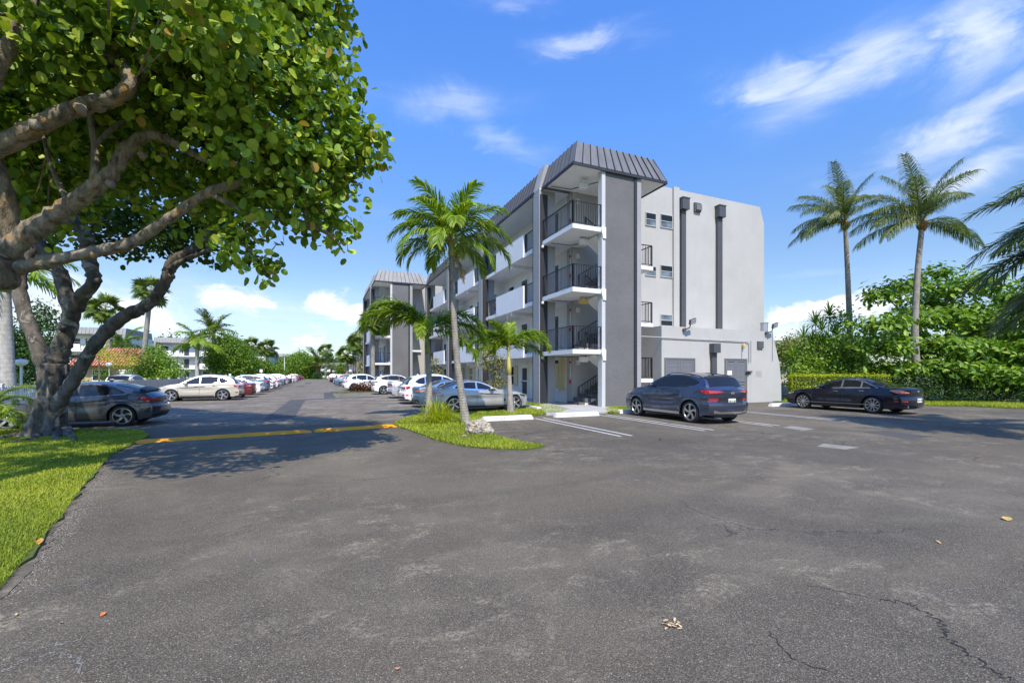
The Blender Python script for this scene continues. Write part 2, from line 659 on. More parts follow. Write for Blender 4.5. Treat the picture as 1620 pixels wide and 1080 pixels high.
    # hairline cracks
    dv = g.node('ShaderNodeVectorMath', operation='ADD')
    g.l.new(p, dv.inputs[0])
    g.l.new(g.vm('MULTIPLY', g.noise(p, 1.6, 5, 0.65, 0, 1), (0.9, 0.9, 0.0)), dv.inputs[1])
    ck = g.voro(dv.outputs[0], 0.23, 'DISTANCE_TO_EDGE')
    ckm = g.smooth(g.noise(p, 0.22, 2, 0.5), 0.50, 0.58)
    crack = g.m('MULTIPLY', g.m('SUBTRACT', 1.0, g.smooth(ck, 0.0012, 0.0030)), ckm)
    c = g.mix(g.m('MULTIPLY', crack, 0.75), c, (0.02, 0.02, 0.02))
    ck2 = g.voro(g.vm('ADD', dv.outputs[0], (7.3, 2.1, 0)), 0.30, 'DISTANCE_TO_EDGE')
    pale = g.m('MULTIPLY', g.m('SUBTRACT', 1.0, g.smooth(ck2, 0.001, 0.006)), g.smooth(g.noise(g.vm('ADD', p, (31, 5, 0)), 0.2, 2), 0.52, 0.60))
    c = g.mix(g.m('MULTIPLY', g.m('MULTIPLY', pale, g.smooth(g.noise(p, 9.0, 5, 0.75), 0.48, 0.62)), 0.35), c, (0.36, 0.35, 0.33))
    g.put(b.inputs['Base Color'], c)
    b.inputs['Roughness'].default_value = 0.82
    b.inputs['Specular IOR Level'].default_value = 0.3
    h = g.m('ADD', g.m('MULTIPLY', dist, -0.8), g.m('MULTIPLY', crack, -1.5))
    h = g.m('ADD', h, g.m('MULTIPLY', fine, 0.5))
    g.put(b.inputs['Normal'], g.bump(h, 0.55, 0.008))


mat('asphalt', m_asphalt)


def m_patch(g, b):
    p = P(g)
    c = g.ramp(g.noise(p, 1.4, 6, 0.65), [(0.35, (0.055, 0.054, 0.052)), (0.65, (0.085, 0.083, 0.080))])
    c = g.mix(g.m('MULTIPLY', g.smooth(g.noise(p, 90, 2, 0.7), 0.6, 0.75), 0.5), c, (0.22, 0.21, 0.2))
    g.put(b.inputs['Base Color'], c)
    b.inputs['Roughness'].default_value = 0.85
    g.put(b.inputs['Normal'], g.bump(g.noise(p, 110, 2, 0.6), 0.5, 0.006))


mat('asphalt_patch', m_patch)


def worn_paint(name, col, under=(0.08, 0.08, 0.085), lo=0.30, hi=0.42, sc=9.0):
    def fn(g, b):
        p = P(g)
        n = g.m('ADD', g.m('MULTIPLY', g.noise(p, sc, 6, 0.7), 0.6), g.m('MULTIPLY', g.noise(p, 1.1, 3, 0.5), 0.4))
        k = g.smooth(n, lo, hi)
        c = g.mix(k, under, g.ramp(g.noise(p, 3.0, 5, 0.6), [(0.3, tuple(v * 0.8 for v in col)), (0.7, col)]))
        g.put(b.inputs['Base Color'], c)
        b.inputs['Roughness'].default_value = 0.75
        g.put(b.inputs['Normal'], g.bump(g.noise(p, 100, 2, 0.6), 0.4, 0.006))
    return mat(name, fn)


worn_paint('line_white', (0.62, 0.62, 0.60), lo=0.30, hi=0.44)
worn_paint('line_faded', (0.40, 0.40, 0.385), lo=0.40, hi=0.56)
worn_paint('bump_yellow', (0.90, 0.37, 0.006), lo=0.30, hi=0.40, sc=6)


simple('crack_dark', (0.02, 0.02, 0.02), 0.9, var=0.2)
worn_paint('crack_pale', (0.26, 0.25, 0.235), (0.11, 0.107, 0.102), 0.42, 0.6, 30)


def m_soil(g, b):
    p = P(g)
    n = g.noise(p, 1.3, 6, 0.65)
    c = g.ramp(n, [(0.3, (0.06, 0.085, 0.015)), (0.5, (0.12, 0.17, 0.02)), (0.7, (0.18, 0.22, 0.03)), (0.85, (0.26, 0.20, 0.09))])
    f = g.noise(p, 45, 3, 0.7)
    c = g.mix(g.smooth(f, 0.4, 0.7), g.mix(0.5, c, (0.02, 0.03, 0.005)), c)
    g.put(b.inputs['Base Color'], c)
    b.inputs['Roughness'].default_value = 0.9
    g.put(b.inputs['Normal'], g.bump(f, 0.8, 0.03))


mat('lawn_ground', m_soil)


def m_dirt(g, b):
    p = P(g)
    n = g.noise(p, 5, 6, 0.7)
    c = g.ramp(n, [(0.3, (0.09, 0.078, 0.058)), (0.55, (0.19, 0.165, 0.125)), (0.75, (0.33, 0.295, 0.235))])
    c = g.mix(g.smooth(g.noise(p, 110, 3, 0.8), 0.4, 0.6), g.mix(0.5, c, (0.03, 0.028, 0.024)), c)
    g.put(b.inputs['Base Color'], c)
    b.inputs['Roughness'].default_value = 0.95
    g.put(b.inputs['Normal'], g.bump(g.noise(p, 60, 3, 0.7), 0.6, 0.02))


mat('dirt', m_dirt)


def leafy(name, dark, mid, light, trans=0.35, rough=0.45, far=None, yellow=None):
    """foliage: colour varies leaf by leaf through the mesh attribute rnd"""
    def fn(g, b):
        a = g.node('ShaderNodeAttribute', attribute_name='rnd').outputs['Fac']
        stops = [(0.0, dark), (0.5, mid), (0.93, light)]
        if yellow:
            stops += [(0.975, light), (0.985, yellow)]
        c = g.ramp(a, stops)
        c = g.mix(g.m('MULTIPLY', g.noise(P(g), 0.8, 3, 0.5), 0.35), c, tuple(k * 0.55 for k in mid))
        g.put(b.inputs['Base Color'], c)
        b.inputs['Roughness'].default_value = rough
        b.inputs['Specular IOR Level'].default_value = 0.4
        tr = g.node('ShaderNodeBsdfTranslucent')
        g.put(tr.inputs[0], g.mix(1.0, c, (1.25, 1.35, 0.5), 'MULTIPLY'))
        mx = g.node('ShaderNodeMixShader')
        mx.inputs[0].default_value = trans
        g.l.new(b.outputs[0], mx.inputs[1])
        g.l.new(tr.outputs[0], mx.inputs[2])
        o = g.n['Material Output']
        g.l.new(mx.outputs[0], o.inputs[0])
    return mat(name, fn)


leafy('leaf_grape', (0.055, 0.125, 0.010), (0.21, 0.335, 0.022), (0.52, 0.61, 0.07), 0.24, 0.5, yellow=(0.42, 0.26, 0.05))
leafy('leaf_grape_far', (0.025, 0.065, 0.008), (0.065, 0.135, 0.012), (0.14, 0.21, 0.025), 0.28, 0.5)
leafy('leaf_almond', (0.06, 0.14, 0.014), (0.17, 0.31, 0.03), (0.37, 0.50, 0.07), 0.34, 0.45)
leafy('leaf_dark', (0.018, 0.050, 0.009), (0.04, 0.095, 0.015), (0.085, 0.17, 0.025), 0.25, 0.45)
leafy('leaf_bright', (0.06, 0.13, 0.012), (0.13, 0.25, 0.02), (0.26, 0.36, 0.03), 0.35, 0.45)
leafy('leaf_lime', (0.22, 0.30, 0.012), (0.42, 0.48, 0.02), (0.62, 0.62, 0.04), 0.35, 0.5)
leafy('leaf_varieg', (0.10, 0.12, 0.03), (0.25, 0.25, 0.09), (0.5, 0.47, 0.25), 0.3, 0.5)
leafy('leaf_olive', (0.09, 0.11, 0.02), (0.17, 0.20, 0.03), (0.28, 0.29, 0.05), 0.3, 0.5)
leafy('leaf_croton', (0.05, 0.015, 0.012), (0.13, 0.035, 0.02), (0.20, 0.11, 0.03), 0.2, 0.4)
leafy('frond_green', (0.11, 0.20, 0.012), (0.23, 0.36, 0.02), (0.42, 0.52, 0.035), 0.36, 0.45)
leafy('frond_coco', (0.055, 0.09, 0.012), (0.115, 0.16, 0.02), (0.24, 0.28, 0.05), 0.28, 0.40)
leafy('frond_sabal', (0.05, 0.095, 0.014), (0.11, 0.18, 0.028), (0.24, 0.30, 0.06), 0.25, 0.45)
leafy('frond_dry', (0.20, 0.13, 0.06), (0.30, 0.20, 0.09), (0.42, 0.30, 0.14), 0.2, 0.7)
leafy('flower_cream', (0.45, 0.42, 0.16), (0.58, 0.55, 0.24), (0.7, 0.68, 0.35), 0.2, 0.6)
leafy('grass_blade', (0.15, 0.22, 0.015), (0.33, 0.405, 0.028), (0.55, 0.57, 0.06), 0.32, 0.55, yellow=(0.46, 0.36, 0.14))


def bark(name, a, bcol, c3=None, ring=0.0, sc=1.0, bump=0.8):
    def fn(g, b):
        p = P(g)
        n = g.noise(g.mapping(p, scale=(1, 1, 0.45)), 5.0 * sc, 7, 0.68, 0.4)
        c = g.ramp(n, [(0.3, a), (0.62, bcol)])
        if c3:
            k = g.smooth(g.noise(p, 2.3 * sc, 5, 0.62, 0.8), 0.56, 0.62)
            c = g.mix(g.m('MULTIPLY', k, 0.85), c, c3)
        h = g.noise(g.mapping(p, scale=(1, 1, 0.3)), 16 * sc, 5, 0.7)
        if ring:
            sp = g.node('ShaderNodeSeparateXYZ')
            g.l.new(p, sp.inputs[0])
            wv = g.m('SINE', g.m('ADD', g.m('MULTIPLY', sp.outputs[2], ring), g.m('MULTIPLY', g.noise(p, 2.5, 3), 5.0)))
            c = g.mix(g.m('MULTIPLY', g.smooth(wv, 0.55, 0.95), 0.16), c, tuple(k * 0.45 for k in a))
            h = g.m('ADD', h, g.m('MULTIPLY', wv, -0.12))
        g.put(b.inputs['Base Color'], c)
        b.inputs['Roughness'].default_value = 0.88
        b.inputs['Specular IOR Level'].default_value = 0.2
        g.put(b.inputs['Normal'], g.bump(h, bump, 0.04))
    return mat(name, fn)


bark('bark_grape', (0.050, 0.042, 0.032), (0.43, 0.365, 0.27), (0.50, 0.27, 0.09), sc=1.8, bump=1.2)
bark('bark_old', (0.034, 0.030, 0.027), (0.165, 0.147, 0.128), (0.33, 0.30, 0.255))
bark('bark_small', (0.10, 0.085, 0.065), (0.24, 0.20, 0.15))
bark('palm_trunk', (0.19, 0.172, 0.148), (0.36, 0.33, 0.285), None, 75.0, 1.5, 0.6)
bark('palm_pale', (0.30, 0.28, 0.26), (0.50, 0.48, 0.45), None, 30.0, 1.2, 0.4)
bark('palm_boot', (0.10, 0.05, 0.022), (0.30, 0.16, 0.07), (0.38, 0.24, 0.12), 0, 3.0, 1.0)
bark('coral_rock', (0.05, 0.042, 0.032), (0.58, 0.53, 0.45), (0.62, 0.46, 0.27), 0, 2.2, 1.0)
simple('shaft_green', (0.20, 0.24, 0.06), 0.45, var=0.25, vs=4)
simple('shaft_yellow', (0.36, 0.32, 0.08), 0.45, var=0.25, vs=4)
simple('rachis', (0.26, 0.26, 0.08), 0.5, var=0.15)


def paint(name, col, metal=0.35, rough=0.28):
    def fn(g, b):
        n = g.noise(OBJ(g), 380.0, 2, 0.5)
        c = g.mix(n, tuple(k * 0.85 for k in col), tuple(min(1, k * 1.15) for k in col))
        g.put(b.inputs['Base Color'], c)
        b.inputs['Metallic'].default_value = metal
        b.inputs['Roughness'].default_value = rough
        b.inputs['Coat Weight'].default_value = 0.75
        b.inputs['Coat Roughness'].default_value = 0.03
        b.inputs['Coat IOR'].default_value = 1.45
    return mat('paint_' + name, fn)


paint('slate_blue', (0.085, 0.100, 0.155), 0.75, 0.26)
paint('midnight', (0.006, 0.007, 0.018), 0.2, 0.2)
paint('silver', (0.42, 0.415, 0.405), 0.35, 0.3)
paint('charcoal', (0.085, 0.088, 0.10), 0.5, 0.3)
paint('champagne', (0.62, 0.56, 0.45), 0.35, 0.3)
paint('white', (0.80, 0.80, 0.80), 0.0, 0.3)
paint('pale_silver', (0.60, 0.62, 0.66), 0.5, 0.3)
paint('red', (0.36, 0.02, 0.02), 0.2, 0.25)
paint('maroon', (0.16, 0.025, 0.03), 0.3, 0.25)
paint('steel_blue', (0.10, 0.17, 0.24), 0.4, 0.3)
paint('black', (0.012, 0.012, 0.014), 0.1, 0.2)
simple('car_black', (0.014, 0.014, 0.015), 0.45, var=0.1)
simple('cladding', (0.035, 0.036, 0.04), 0.6, var=0.1)
simple('tyre', (0.022, 0.022, 0.023), 0.85, var=0.15, bump=0.3, bs=120)
simple('alloy', (0.52, 0.52, 0.53), 0.28, 0.85, var=0.04)
simple('alloy_dark', (0.035, 0.036, 0.04), 0.4, 0.4, var=0.05)
simple('chrome', (0.75, 0.75, 0.76), 0.12, 1.0, var=0.02)
simple('plate_white', (0.78, 0.79, 0.78), 0.5, var=0.03)
simple('plate_orange', (0.62, 0.35, 0.08), 0.5, var=0.03)
simple('plate_ink', (0.05, 0.16, 0.09), 0.5, var=0.03)


def lens(name, col, rough=0.08):
    def fn(g, b):
        v = OBJ(g)
        n = g.noise(v, 14, 3, 0.5)
        g.put(b.inputs['Base Color'], g.mix(n, tuple(k * 0.6 for k in col), tuple(min(1, k * 1.3) for k in col)))
        b.inputs['Roughness'].default_value = rough
        b.inputs['Coat Weight'].default_value = 1.0
        b.inputs['Coat Roughness'].default_value = 0.02
    return mat(name, fn)


lens('lens_red', (0.50, 0.018, 0.012))
lens('lens_clear', (0.60, 0.60, 0.62))
lens('lens_amber', (0.62, 0.22, 0.03))
lens('lens_pink', (0.70, 0.24, 0.20))
# ------------------------------------------------------------------ ground and markings


def sheet(name, pts, z, m_, parent=None, thick=0.0, **kw):
    mb = MB()
    if thick:
        mb.prism(pts, 'z', z - thick, z)
    else:
        mb.add([(p[0], p[1], z) for p in pts], [tuple(range(len(pts)))])
    me = mb.mesh(name, m_)
    recalc(me)
    if not thick and me.polygons[0].normal.z < 0:
        me.flip_normals()
    return link(name, me, parent, **kw)


def area_sign(p):
    return sum(p[i][0] * p[(i + 1) % len(p)][1] - p[(i + 1) % len(p)][0] * p[i][1] for i in range(len(p)))


def grow(pts, d, rng, jit=0.0, sub=0.25):
    """polygon pushed outwards by about d with a ragged, resampled edge"""
    if area_sign(pts) < 0:
        pts = pts[::-1]
    out = []
    n = len(pts)
    for i in range(n):
        a, b = Vector(pts[i]), Vector(pts[(i + 1) % n])
        L = (b - a).length
        k = max(1, min(160, int(L / sub)))
        t = (b - a) / max(L, 1e-6)
        nr = Vector((t.y, -t.x))
        for j in range(k):
            p = a.lerp(b, j / k) + nr * (d + rng.uniform(-jit, jit))
            out.append((p.x, p.y))
    return out


RG = random.Random(5)
sheet('ground', [(-3000, -3000), (3000, -3000), (3000, 3000), (-3000, 3000)], -0.03, MAT['lawn_ground'], kind='structure')
sheet('parking_lot', [(-9.6, -30), (90, -30), (90, 150), (-9.6, 150)], 0.0, MAT['asphalt'], kind='structure')

LAWN_L = [gp(0, 935), gp(60, 862), gp(100, 815), gp(130, 772), gp(152, 748), gp(175, 722), gp(205, 705), gp(236, 690), gp(222, 682), gp(120, 681),
          gp(0, 682), (-14, 16.6), (-20, 16.6), (-20, -8), (-1.2, -8), (-1.75, 0)]
ISLE = [gp(622, 672), gp(640, 663), gp(668, 656), gp(705, 654.5), gp(750, 653), gp(800, 650.5), gp(832, 644.5), gp(858, 639.5), gp(880, 643.5), gp(900, 649),
        gp(888, 654.5), gp(847, 657.5), gp(800, 661), gp(764, 665), gp(764, 677), gp(785, 692), gp(822, 701), gp(862, 707), gp(835, 712), gp(790, 712), gp(735, 707), gp(690, 697), gp(650, 682)]
STRIP_M = [gp(957, 650), gp(968, 644.5), gp(1000, 643.5), gp(1040, 644), gp(1040, 650), gp(990, 653), gp(965, 655)]
LAWN_R = [gp(1240, 637.5), gp(1300, 640), gp(1465, 641.5), gp(1540, 643.5), gp(1620, 646.5), gp(1800, 653), (60, 0), (95, 0), (95, 80), (24.8, 80), (24.5, 18.6)]
for nm, poly, jit in (('lawn', LAWN_L, 0.05), ('lawn_island', ISLE, 0.035), ('lawn_strip', STRIP_M, 0.03), ('lawn_verge', LAWN_R, 0.05)):
    big = nm in ('lawn', 'lawn_verge')
    sheet(nm + '_edge_dirt', grow(poly, 0.05, RG, 0.06, 0.12), 0.006, MAT['dirt'], kind='structure')
    sheet(nm, grow(poly, 0.0, RG, jit, 0.2), 0.03, MAT['lawn_ground'], thick=0.03, kind='structure')
END_G = [(-9, 132), (10, 132), (14, 150), (-14, 150)]
sheet('far_lawn', END_G, 0.05, MAT['lawn_ground'], thick=0.05, kind='structure')
CROT = [(1.2, 39.2), (7.5, 39.2), (8.5, 39.8), (8.5, 41.2), (7.5, 41.8), (1.2, 41.8), (0.6, 40.5)]
sheet('planting_bed', CROT, 0.06, MAT['lawn_ground'], thick=0.06, kind='structure')
sheet('footpath', [(7.9, 15.1), (11.6, 15.1), (12.0, 17.1), (12.0, 17.15), (16, 17.15), (16, 20), (10.1, 20.0), (8.9, 17.5)], 0.07, MAT['concrete'], thick=0.07, kind='structure')
sheet('walkway_slab', [(10.3, 20.0), (12.2, 20.0), (12.2, 46.6), (10.3, 46.6)], 0.075, MAT['concrete'], thick=0.07, kind='structure')
sheet('facade_lawn', [(8.9, 19.0), (10.25, 20.1), (10.25, 46.4), (8.9, 46.4)], 0.05, MAT['lawn_ground'], thick=0.05, kind='structure')


def px_sheet(name, pxs, z, m_, **kw):
    return sheet(name, [gp(*p) for p in pxs], z, m_, kind='structure', **kw)


px_sheet('asphalt_patch', [(459, 632.3), (484, 631.5), (468, 657), (466, 660), (444, 662), (417, 663.5)], 0.004, MAT['asphalt_patch'])
px_sheet('asphalt_patch', [(512, 621), (525, 620.3), (531, 628.6), (513, 629.6)], 0.004, MAT['asphalt_patch'])
px_sheet('asphalt_patch', [(484, 630.8), (600, 626.5), (600, 627.4), (484, 632.2)], 0.005, MAT['asphalt_patch'])
px_sheet('asphalt_patch', [(471, 610.4), (482, 610), (480, 611.6), (469, 612)], 0.004, MAT['asphalt_patch'])
px_sheet('asphalt_patch', [(484, 605.3), (494, 605), (491, 606.8), (481, 607.2)], 0.004, MAT['asphalt_patch'])
px_sheet('asphalt_patch', [(1365, 683), (1402, 680.5), (1476, 691), (1440, 693.5)], 0.004, MAT['asphalt_patch'])
px_sheet('concrete_patch', [(1292, 706), (1303, 701.5), (1360, 707.5), (1338, 711)], 0.004, MAT['patch_concrete'])
px_sheet('concrete_patch', [(1237, 676), (1252, 673.5), (1290, 678.5), (1270, 681)], 0.004, MAT['patch_concrete'])


def stripe(x0, y0, x1, y1, w, m_='line_white', z=0.009):
    a, b = Vector((x0, y0)), Vector((x1, y1))
    t = (b - a).normalized()
    n = Vector((-t.y, t.x)) * w / 2
    sheet('parking_line', [tuple(a + n), tuple(b + n), tuple(b - n), tuple(a - n)], z, MAT[m_], kind='structure')


for X, far in ((7.15, 14.2), (10.0, 14.4), (12.75, 14.6), (16.3, 14.2), (19.2, 14.6), (22.3, 13.6)):
    mm = 'line_white' if X < 17 else 'line_faded'
    stripe(X - 0.17, 9.25, X - 0.17, far, 0.09, mm)
    stripe(X + 0.17, 9.25, X + 0.17, far, 0.09, mm)
for k in range(8):
    y = 19.85 + k * 2.72
    stripe(3.0, y - 0.12, 8.4, y - 0.12, 0.09)
    stripe(3.0, y + 0.2, 8.4, y + 0.2, 0.09)
for k in range(6):
    y = 43.0 + k * 5.4
    stripe(0.6, y, 4.6, y, 0.12)
for k in range(9):
    y = 20.5 + k * 2.72
    if abs(y - 31.4) > 0.3:
        stripe(-9.0, y, -3.9, y, 0.10, 'line_faded' if k % 2 else 'line_white')

# cracks in the asphalt
def crack(pxs, w, m_, seed):
    rng = random.Random(seed)
    P_ = [Vector(gp(*q)) for q in pxs]
    c = [Vector((p[0], p[1])) for p in curve([(p.x, p.y) for p in P_], 9)]
    L_, R_ = [], []
    for i, p in enumerate(c):
        t = (c[min(i + 1, len(c) - 1)] - c[max(i - 1, 0)]).normalized()
        n = Vector((-t.y, t.x))
        j = n * rng.uniform(-1, 1) * w * 1.6
        ww = w * rng.uniform(0.25, 1.0) * (0.3 if i in (0, len(c) - 1) else 1)
        L_.append(tuple(p + j + n * ww / 2))
        R_.append(tuple(p + j - n * ww / 2))
    mb = MB()
    n = len(c)
    mb.add([(q[0], q[1], 0.003) for q in L_ + R_], [(i, n + i, n + i + 1, i + 1) for i in range(n - 1)])
    me = mb.mesh('asphalt_crack', MAT[m_])
    if me.polygons[0].normal.z < 0:
        me.flip_normals()
    link('asphalt_crack', me, kind='structure')


crack([(1390, 948), (1440, 955), (1462, 968), (1492, 990), (1500, 1010), (1540, 1040), (1580, 1065), (1610, 1079)], 0.022, 'crack_dark', 1)
crack([(1440, 955), (1460, 945), (1500, 935), (1540, 930)], 0.012, 'crack_pale', 2)
crack([(1218, 998), (1232, 1020), (1260, 1045), (1310, 1062)], 0.010, 'crack_dark', 3)
crack([(0, 962), (60, 938), (110, 928), (160, 918), (205, 908)], 0.016, 'crack_pale', 4)
crack([(0, 1030), (50, 1022), (100, 1018), (135, 1006)], 0.016, 'crack_pale', 5)
crack([(0, 1065), (30, 1048), (70, 1036), (110, 1034), (135, 1062)], 0.016, 'crack_pale', 6)
crack([(392, 868), (410, 892), (418, 905)], 0.014, 'crack_pale', 7)
crack([(1275, 925), (1330, 935), (1380, 946)], 0.008, 'crack_dark', 8)
crack([(1040, 780), (1090, 800), (1150, 822), (1230, 845)], 0.012, 'crack_pale', 9)

# painted speed bump
mb = MB()
P0, P1 = Vector(gp(209, 700.5)), Vector(gp(626, 674))
tv = (P1 - P0).normalized()
nv = Vector((-tv.y, tv.x))
Lb = (P1 - P0).length
for s0, s1 in ((0.0, Lb * 0.615), (Lb * 0.628, Lb)):
    vs, fs = [], []
    NS = 24
    for i in range(NS + 1):
        s_ = s0 + (s1 - s0) * i / NS
        for k, (o_, h_) in enumerate(((-0.24, 0.002), (-0.16, 0.035), (-0.05, 0.062), (0.07, 0.062), (0.17, 0.033), (0.25, 0.002))):
            wob = RG.uniform(-0.012, 0.012)
            e = 0.35 if i in (0, NS) else 1.0
            p = P0 + tv * s_ + nv * (o_ + wob)
            vs.append((p.x, p.y, max(0.002, h_ * e + RG.uniform(-0.004, 0.004))))
    for i in range(NS):
        for k in range(5):
            fs.append((i * 6 + k, (i + 1) * 6 + k, (i + 1) * 6 + k + 1, i * 6 + k + 1))
    fs.append(tuple(range(6)))
    fs.append(tuple(NS * 6 + k for k in range(5, -1, -1)))
    mb.add(vs, fs)
me = mb.mesh('speed_bump', MAT['bump_yellow'], True)
tag(link('speed_bump', me), 'worn yellow painted speed bump crossing the drive beside the big tree', 'speed bump')

# ------------------------------------------------------------------ building pieces


def map_nx(x0):   # wall facing -x : u = y, v = z, w = outwards
    return lambda u, v, w: (x0 - w, u, v)


def map_ny(y0):   # wall facing -y : u = x
    return lambda u, v, w: (u, y0 - w, v)


def mbox(mb, mp, u0, u1, v0, v1, w0, w1):
    return mb.box(mp(u0, v0, w0), mp(u1, v1, w1))


def window(root, mp, u0, u1, v0, v1, loc=(0, 0, 0), frame='trim_white', pane='glass_dark', rails=(0.5,), fw=0.055, sill=True, stiles=()):
    mb = MB()
    for a in ((u0, u0 + fw), (u1 - fw, u1)):
        mbox(mb, mp, a[0], a[1], v0, v1, 0, 0.055)
    for a in ((v0, v0 + fw), (v1 - fw, v1)):
        mbox(mb, mp, u0 + fw, u1 - fw, a[0], a[1], 0, 0.052)
    for r_ in rails:
        vm = v0 + (v1 - v0) * r_
        mbox(mb, mp, u0 + fw, u1 - fw, vm - fw * 0.45, vm + fw * 0.45, 0, 0.047)
    for r_ in stiles:
        um = u0 + (u1 - u0) * r_
        mbox(mb, mp, um - fw * 0.4, um + fw * 0.4, v0 + fw, v1 - fw, 0, 0.045)
    f = mb.build('window', MAT[frame], root)
    f.location = loc
    cuts = [v0 + fw] + [v0 + (v1 - v0) * r_ for r_ in rails] + [v1 - fw]
    for i in range(len(cuts) - 1):
        m2 = MB()
        pm = pane[i] if isinstance(pane, tuple) else pane
        mbox(m2, mp, u0 + fw, u1 - fw, cuts[i], cuts[i + 1], 0.006, 0.02 + 0.008 * i)
        m2.build('pane', MAT[pm], f)
    if sill:
        m3 = MB()
        mbox(m3, mp, u0 - 0.05, u1 + 0.05, v0 - 0.07, v0 - 0.002, 0, 0.09)
        m3.build('sill', MAT[frame], f)
    return f


def door(root, mp, u0, u1, v0, v1, loc=(0, 0, 0), leaf='door_blue', frame='trim_white', screens=None):
    mb = MB()
    mbox(mb, mp, u0 - 0.06, u0, v0, v1 + 0.06, 0, 0.06)
    mbox(mb, mp, u1, u1 + 0.06, v0, v1 + 0.06, 0, 0.06)
    mbox(mb, mp, u0, u1, v1, v1 + 0.06, 0, 0.06)
    f = mb.build('door_frame', MAT[frame], root)
    f.location = loc
    m2 = MB()
    mbox(m2, mp, u0, u1, v0 + 0.02, v1, 0.0, 0.03)
    m2.build('door', MAT[leaf], f)
    if screens:
        for a, b in screens:
            m3 = MB()
            mbox(m3, mp, u0 + 0.1, u1 - 0.1, v0 + a * (v1 - v0), v0 + b * (v1 - v0), 0.03, 0.038)
            m3.build('screen', MAT['screen_dark'], f)
    m4 = MB()
    mbox(m4, mp, u1 - 0.1, u1 - 0.05, v0 + 0.95, v0 + 1.08, 0.03, 0.085)
    m4.build('handle', MAT['chrome'], f)
    return f


_BAL = {}


def railing(root, a, b, z, h=1.05, sp=0.125, near=True, loc=(0, 0, 0), post=True):
    """level or sloping guard rail from a to b (2D), z may be a pair"""
    z0, z1 = z if isinstance(z, tuple) else (z, z)
    A, B = Vector((a[0], a[1], z0)), Vector((b[0], b[1], z1))
    L = (B.xy - A.xy).length
    d = (B - A)
    mb = MB()
    r = 0.02

    def bar(z_off, hh, ww):
        n = Vector((-d.y, d.x, 0)).normalized() * ww / 2
        vs = []
        for q in (A, B):
            for s_ in (-1, 1):
                for t in (0, hh):
                    vs.append(q + n * s_ + Vector((0, 0, z_off + t)))
        mb.add(vs, [(0, 1, 3, 2), (4, 6, 7, 5), (0, 2, 6, 4), (1, 5, 7, 3), (0, 4, 5, 1), (2, 3, 7, 6)])
    bar(h - 0.03, 0.035, 0.05)
    bar(0.08, 0.025, 0.03)
    n = max(1, int(L / sp))
    ts = [(i + 0.5) / n for i in range(n)]
    ends = [0.0, 1.0] if post else []
    for t in ends:
        q = A.lerp(B, t)
        mb.box((q.x - r, q.y - r, q.z), (q.x + r, q.y + r, q.z + h - 0.03))
    bw = 0.0095
    if not near:
        for t in ts:
            q = A.lerp(B, t)
            mb.box((q.x - bw, q.y - bw, q.z + 0.1), (q.x + bw, q.y + bw, q.z + h - 0.03))
    o = mb.build('railing', MAT['rail_black'], root)
    o.location = loc
    if near:
        if h not in _BAL:
            m2 = MB()
            m2.box((-bw, -bw, 0.1), (bw, bw, h - 0.03))
            _BAL[h] = m2.mesh('baluster', MAT['rail_black'])
        for t in ts:
            link('baluster', _BAL[h], o, loc=A.lerp(B, t))
    return o


def roof_panels(root, a, b, H, inset, rise, loc, nmin=0.42, mt='roof_metal', kind_near=True, outn=None):
    """standing seam pans on a sloping mansard face: eave edge a->b (2D), ridge edge offset inwards"""
    A, B = Vector(a), Vector(b)
    t = (B - A)
    L = t.length
    t.normalize()
    nin = Vector((-t.y, t.x)) if outn is None else -Vector(outn)
    n = max(1, int(round(L / nmin)))
    e0 = inset[0]
    e1 = inset[1]
    for i in range(n):
        s0, s1 = L * i / n, L * (i + 1) / n

        def pt(s_, k, lift):
            # mitred ends: ridge is shorter than the eave
            f = s_ / L
            sr = e0 + (L - e0 - e1) * f
            q = A + t * (s_ + (sr - s_) * k) + nin * inset[2] * k
            nz = Vector((-nin.x * rise, -nin.y * rise, inset[2])).normalized()
            return (q.x + nz.x * lift, q.y + nz.y * lift, H + rise * k + nz.z * lift)
        mb = MB()
        g_ = 0.012
        vs = [pt(s0 + g_, 0, 0), pt(s1 - g_, 0, 0), pt(s1 - g_, 1, 0), pt(s0 + g_, 1, 0),
              pt(s0 + g_, 0, 0.012), pt(s1 - g_, 0, 0.012), pt(s1 - g_, 1, 0.012), pt(s0 + g_, 1, 0.012)]
        mb.add(vs, [(4, 5, 6, 7), (0, 1, 5, 4), (1, 2, 6, 5), (2, 3, 7, 6), (3, 0, 4, 7)])
        w = 0.014
        mb.mi = 1
        vs = [pt(s0, 0, 0), pt(s0 + 2 * w, 0, 0), pt(s0 + 2 * w, 1, 0), pt(s0, 1, 0),
              pt(s0, 0, 0.055), pt(s0 + 2 * w, 0, 0.055), pt(s0 + 2 * w, 1, 0.055), pt(s0, 1, 0.055)]
        mb.add(vs, [(4, 5, 6, 7), (0, 1, 5, 4), (1, 2, 6, 5), (2, 3, 7, 6), (3, 0, 4, 7)])
        o = mb.build('roof_panel', [MAT[mt], MAT['roof_seam']], root)
        o.location = loc


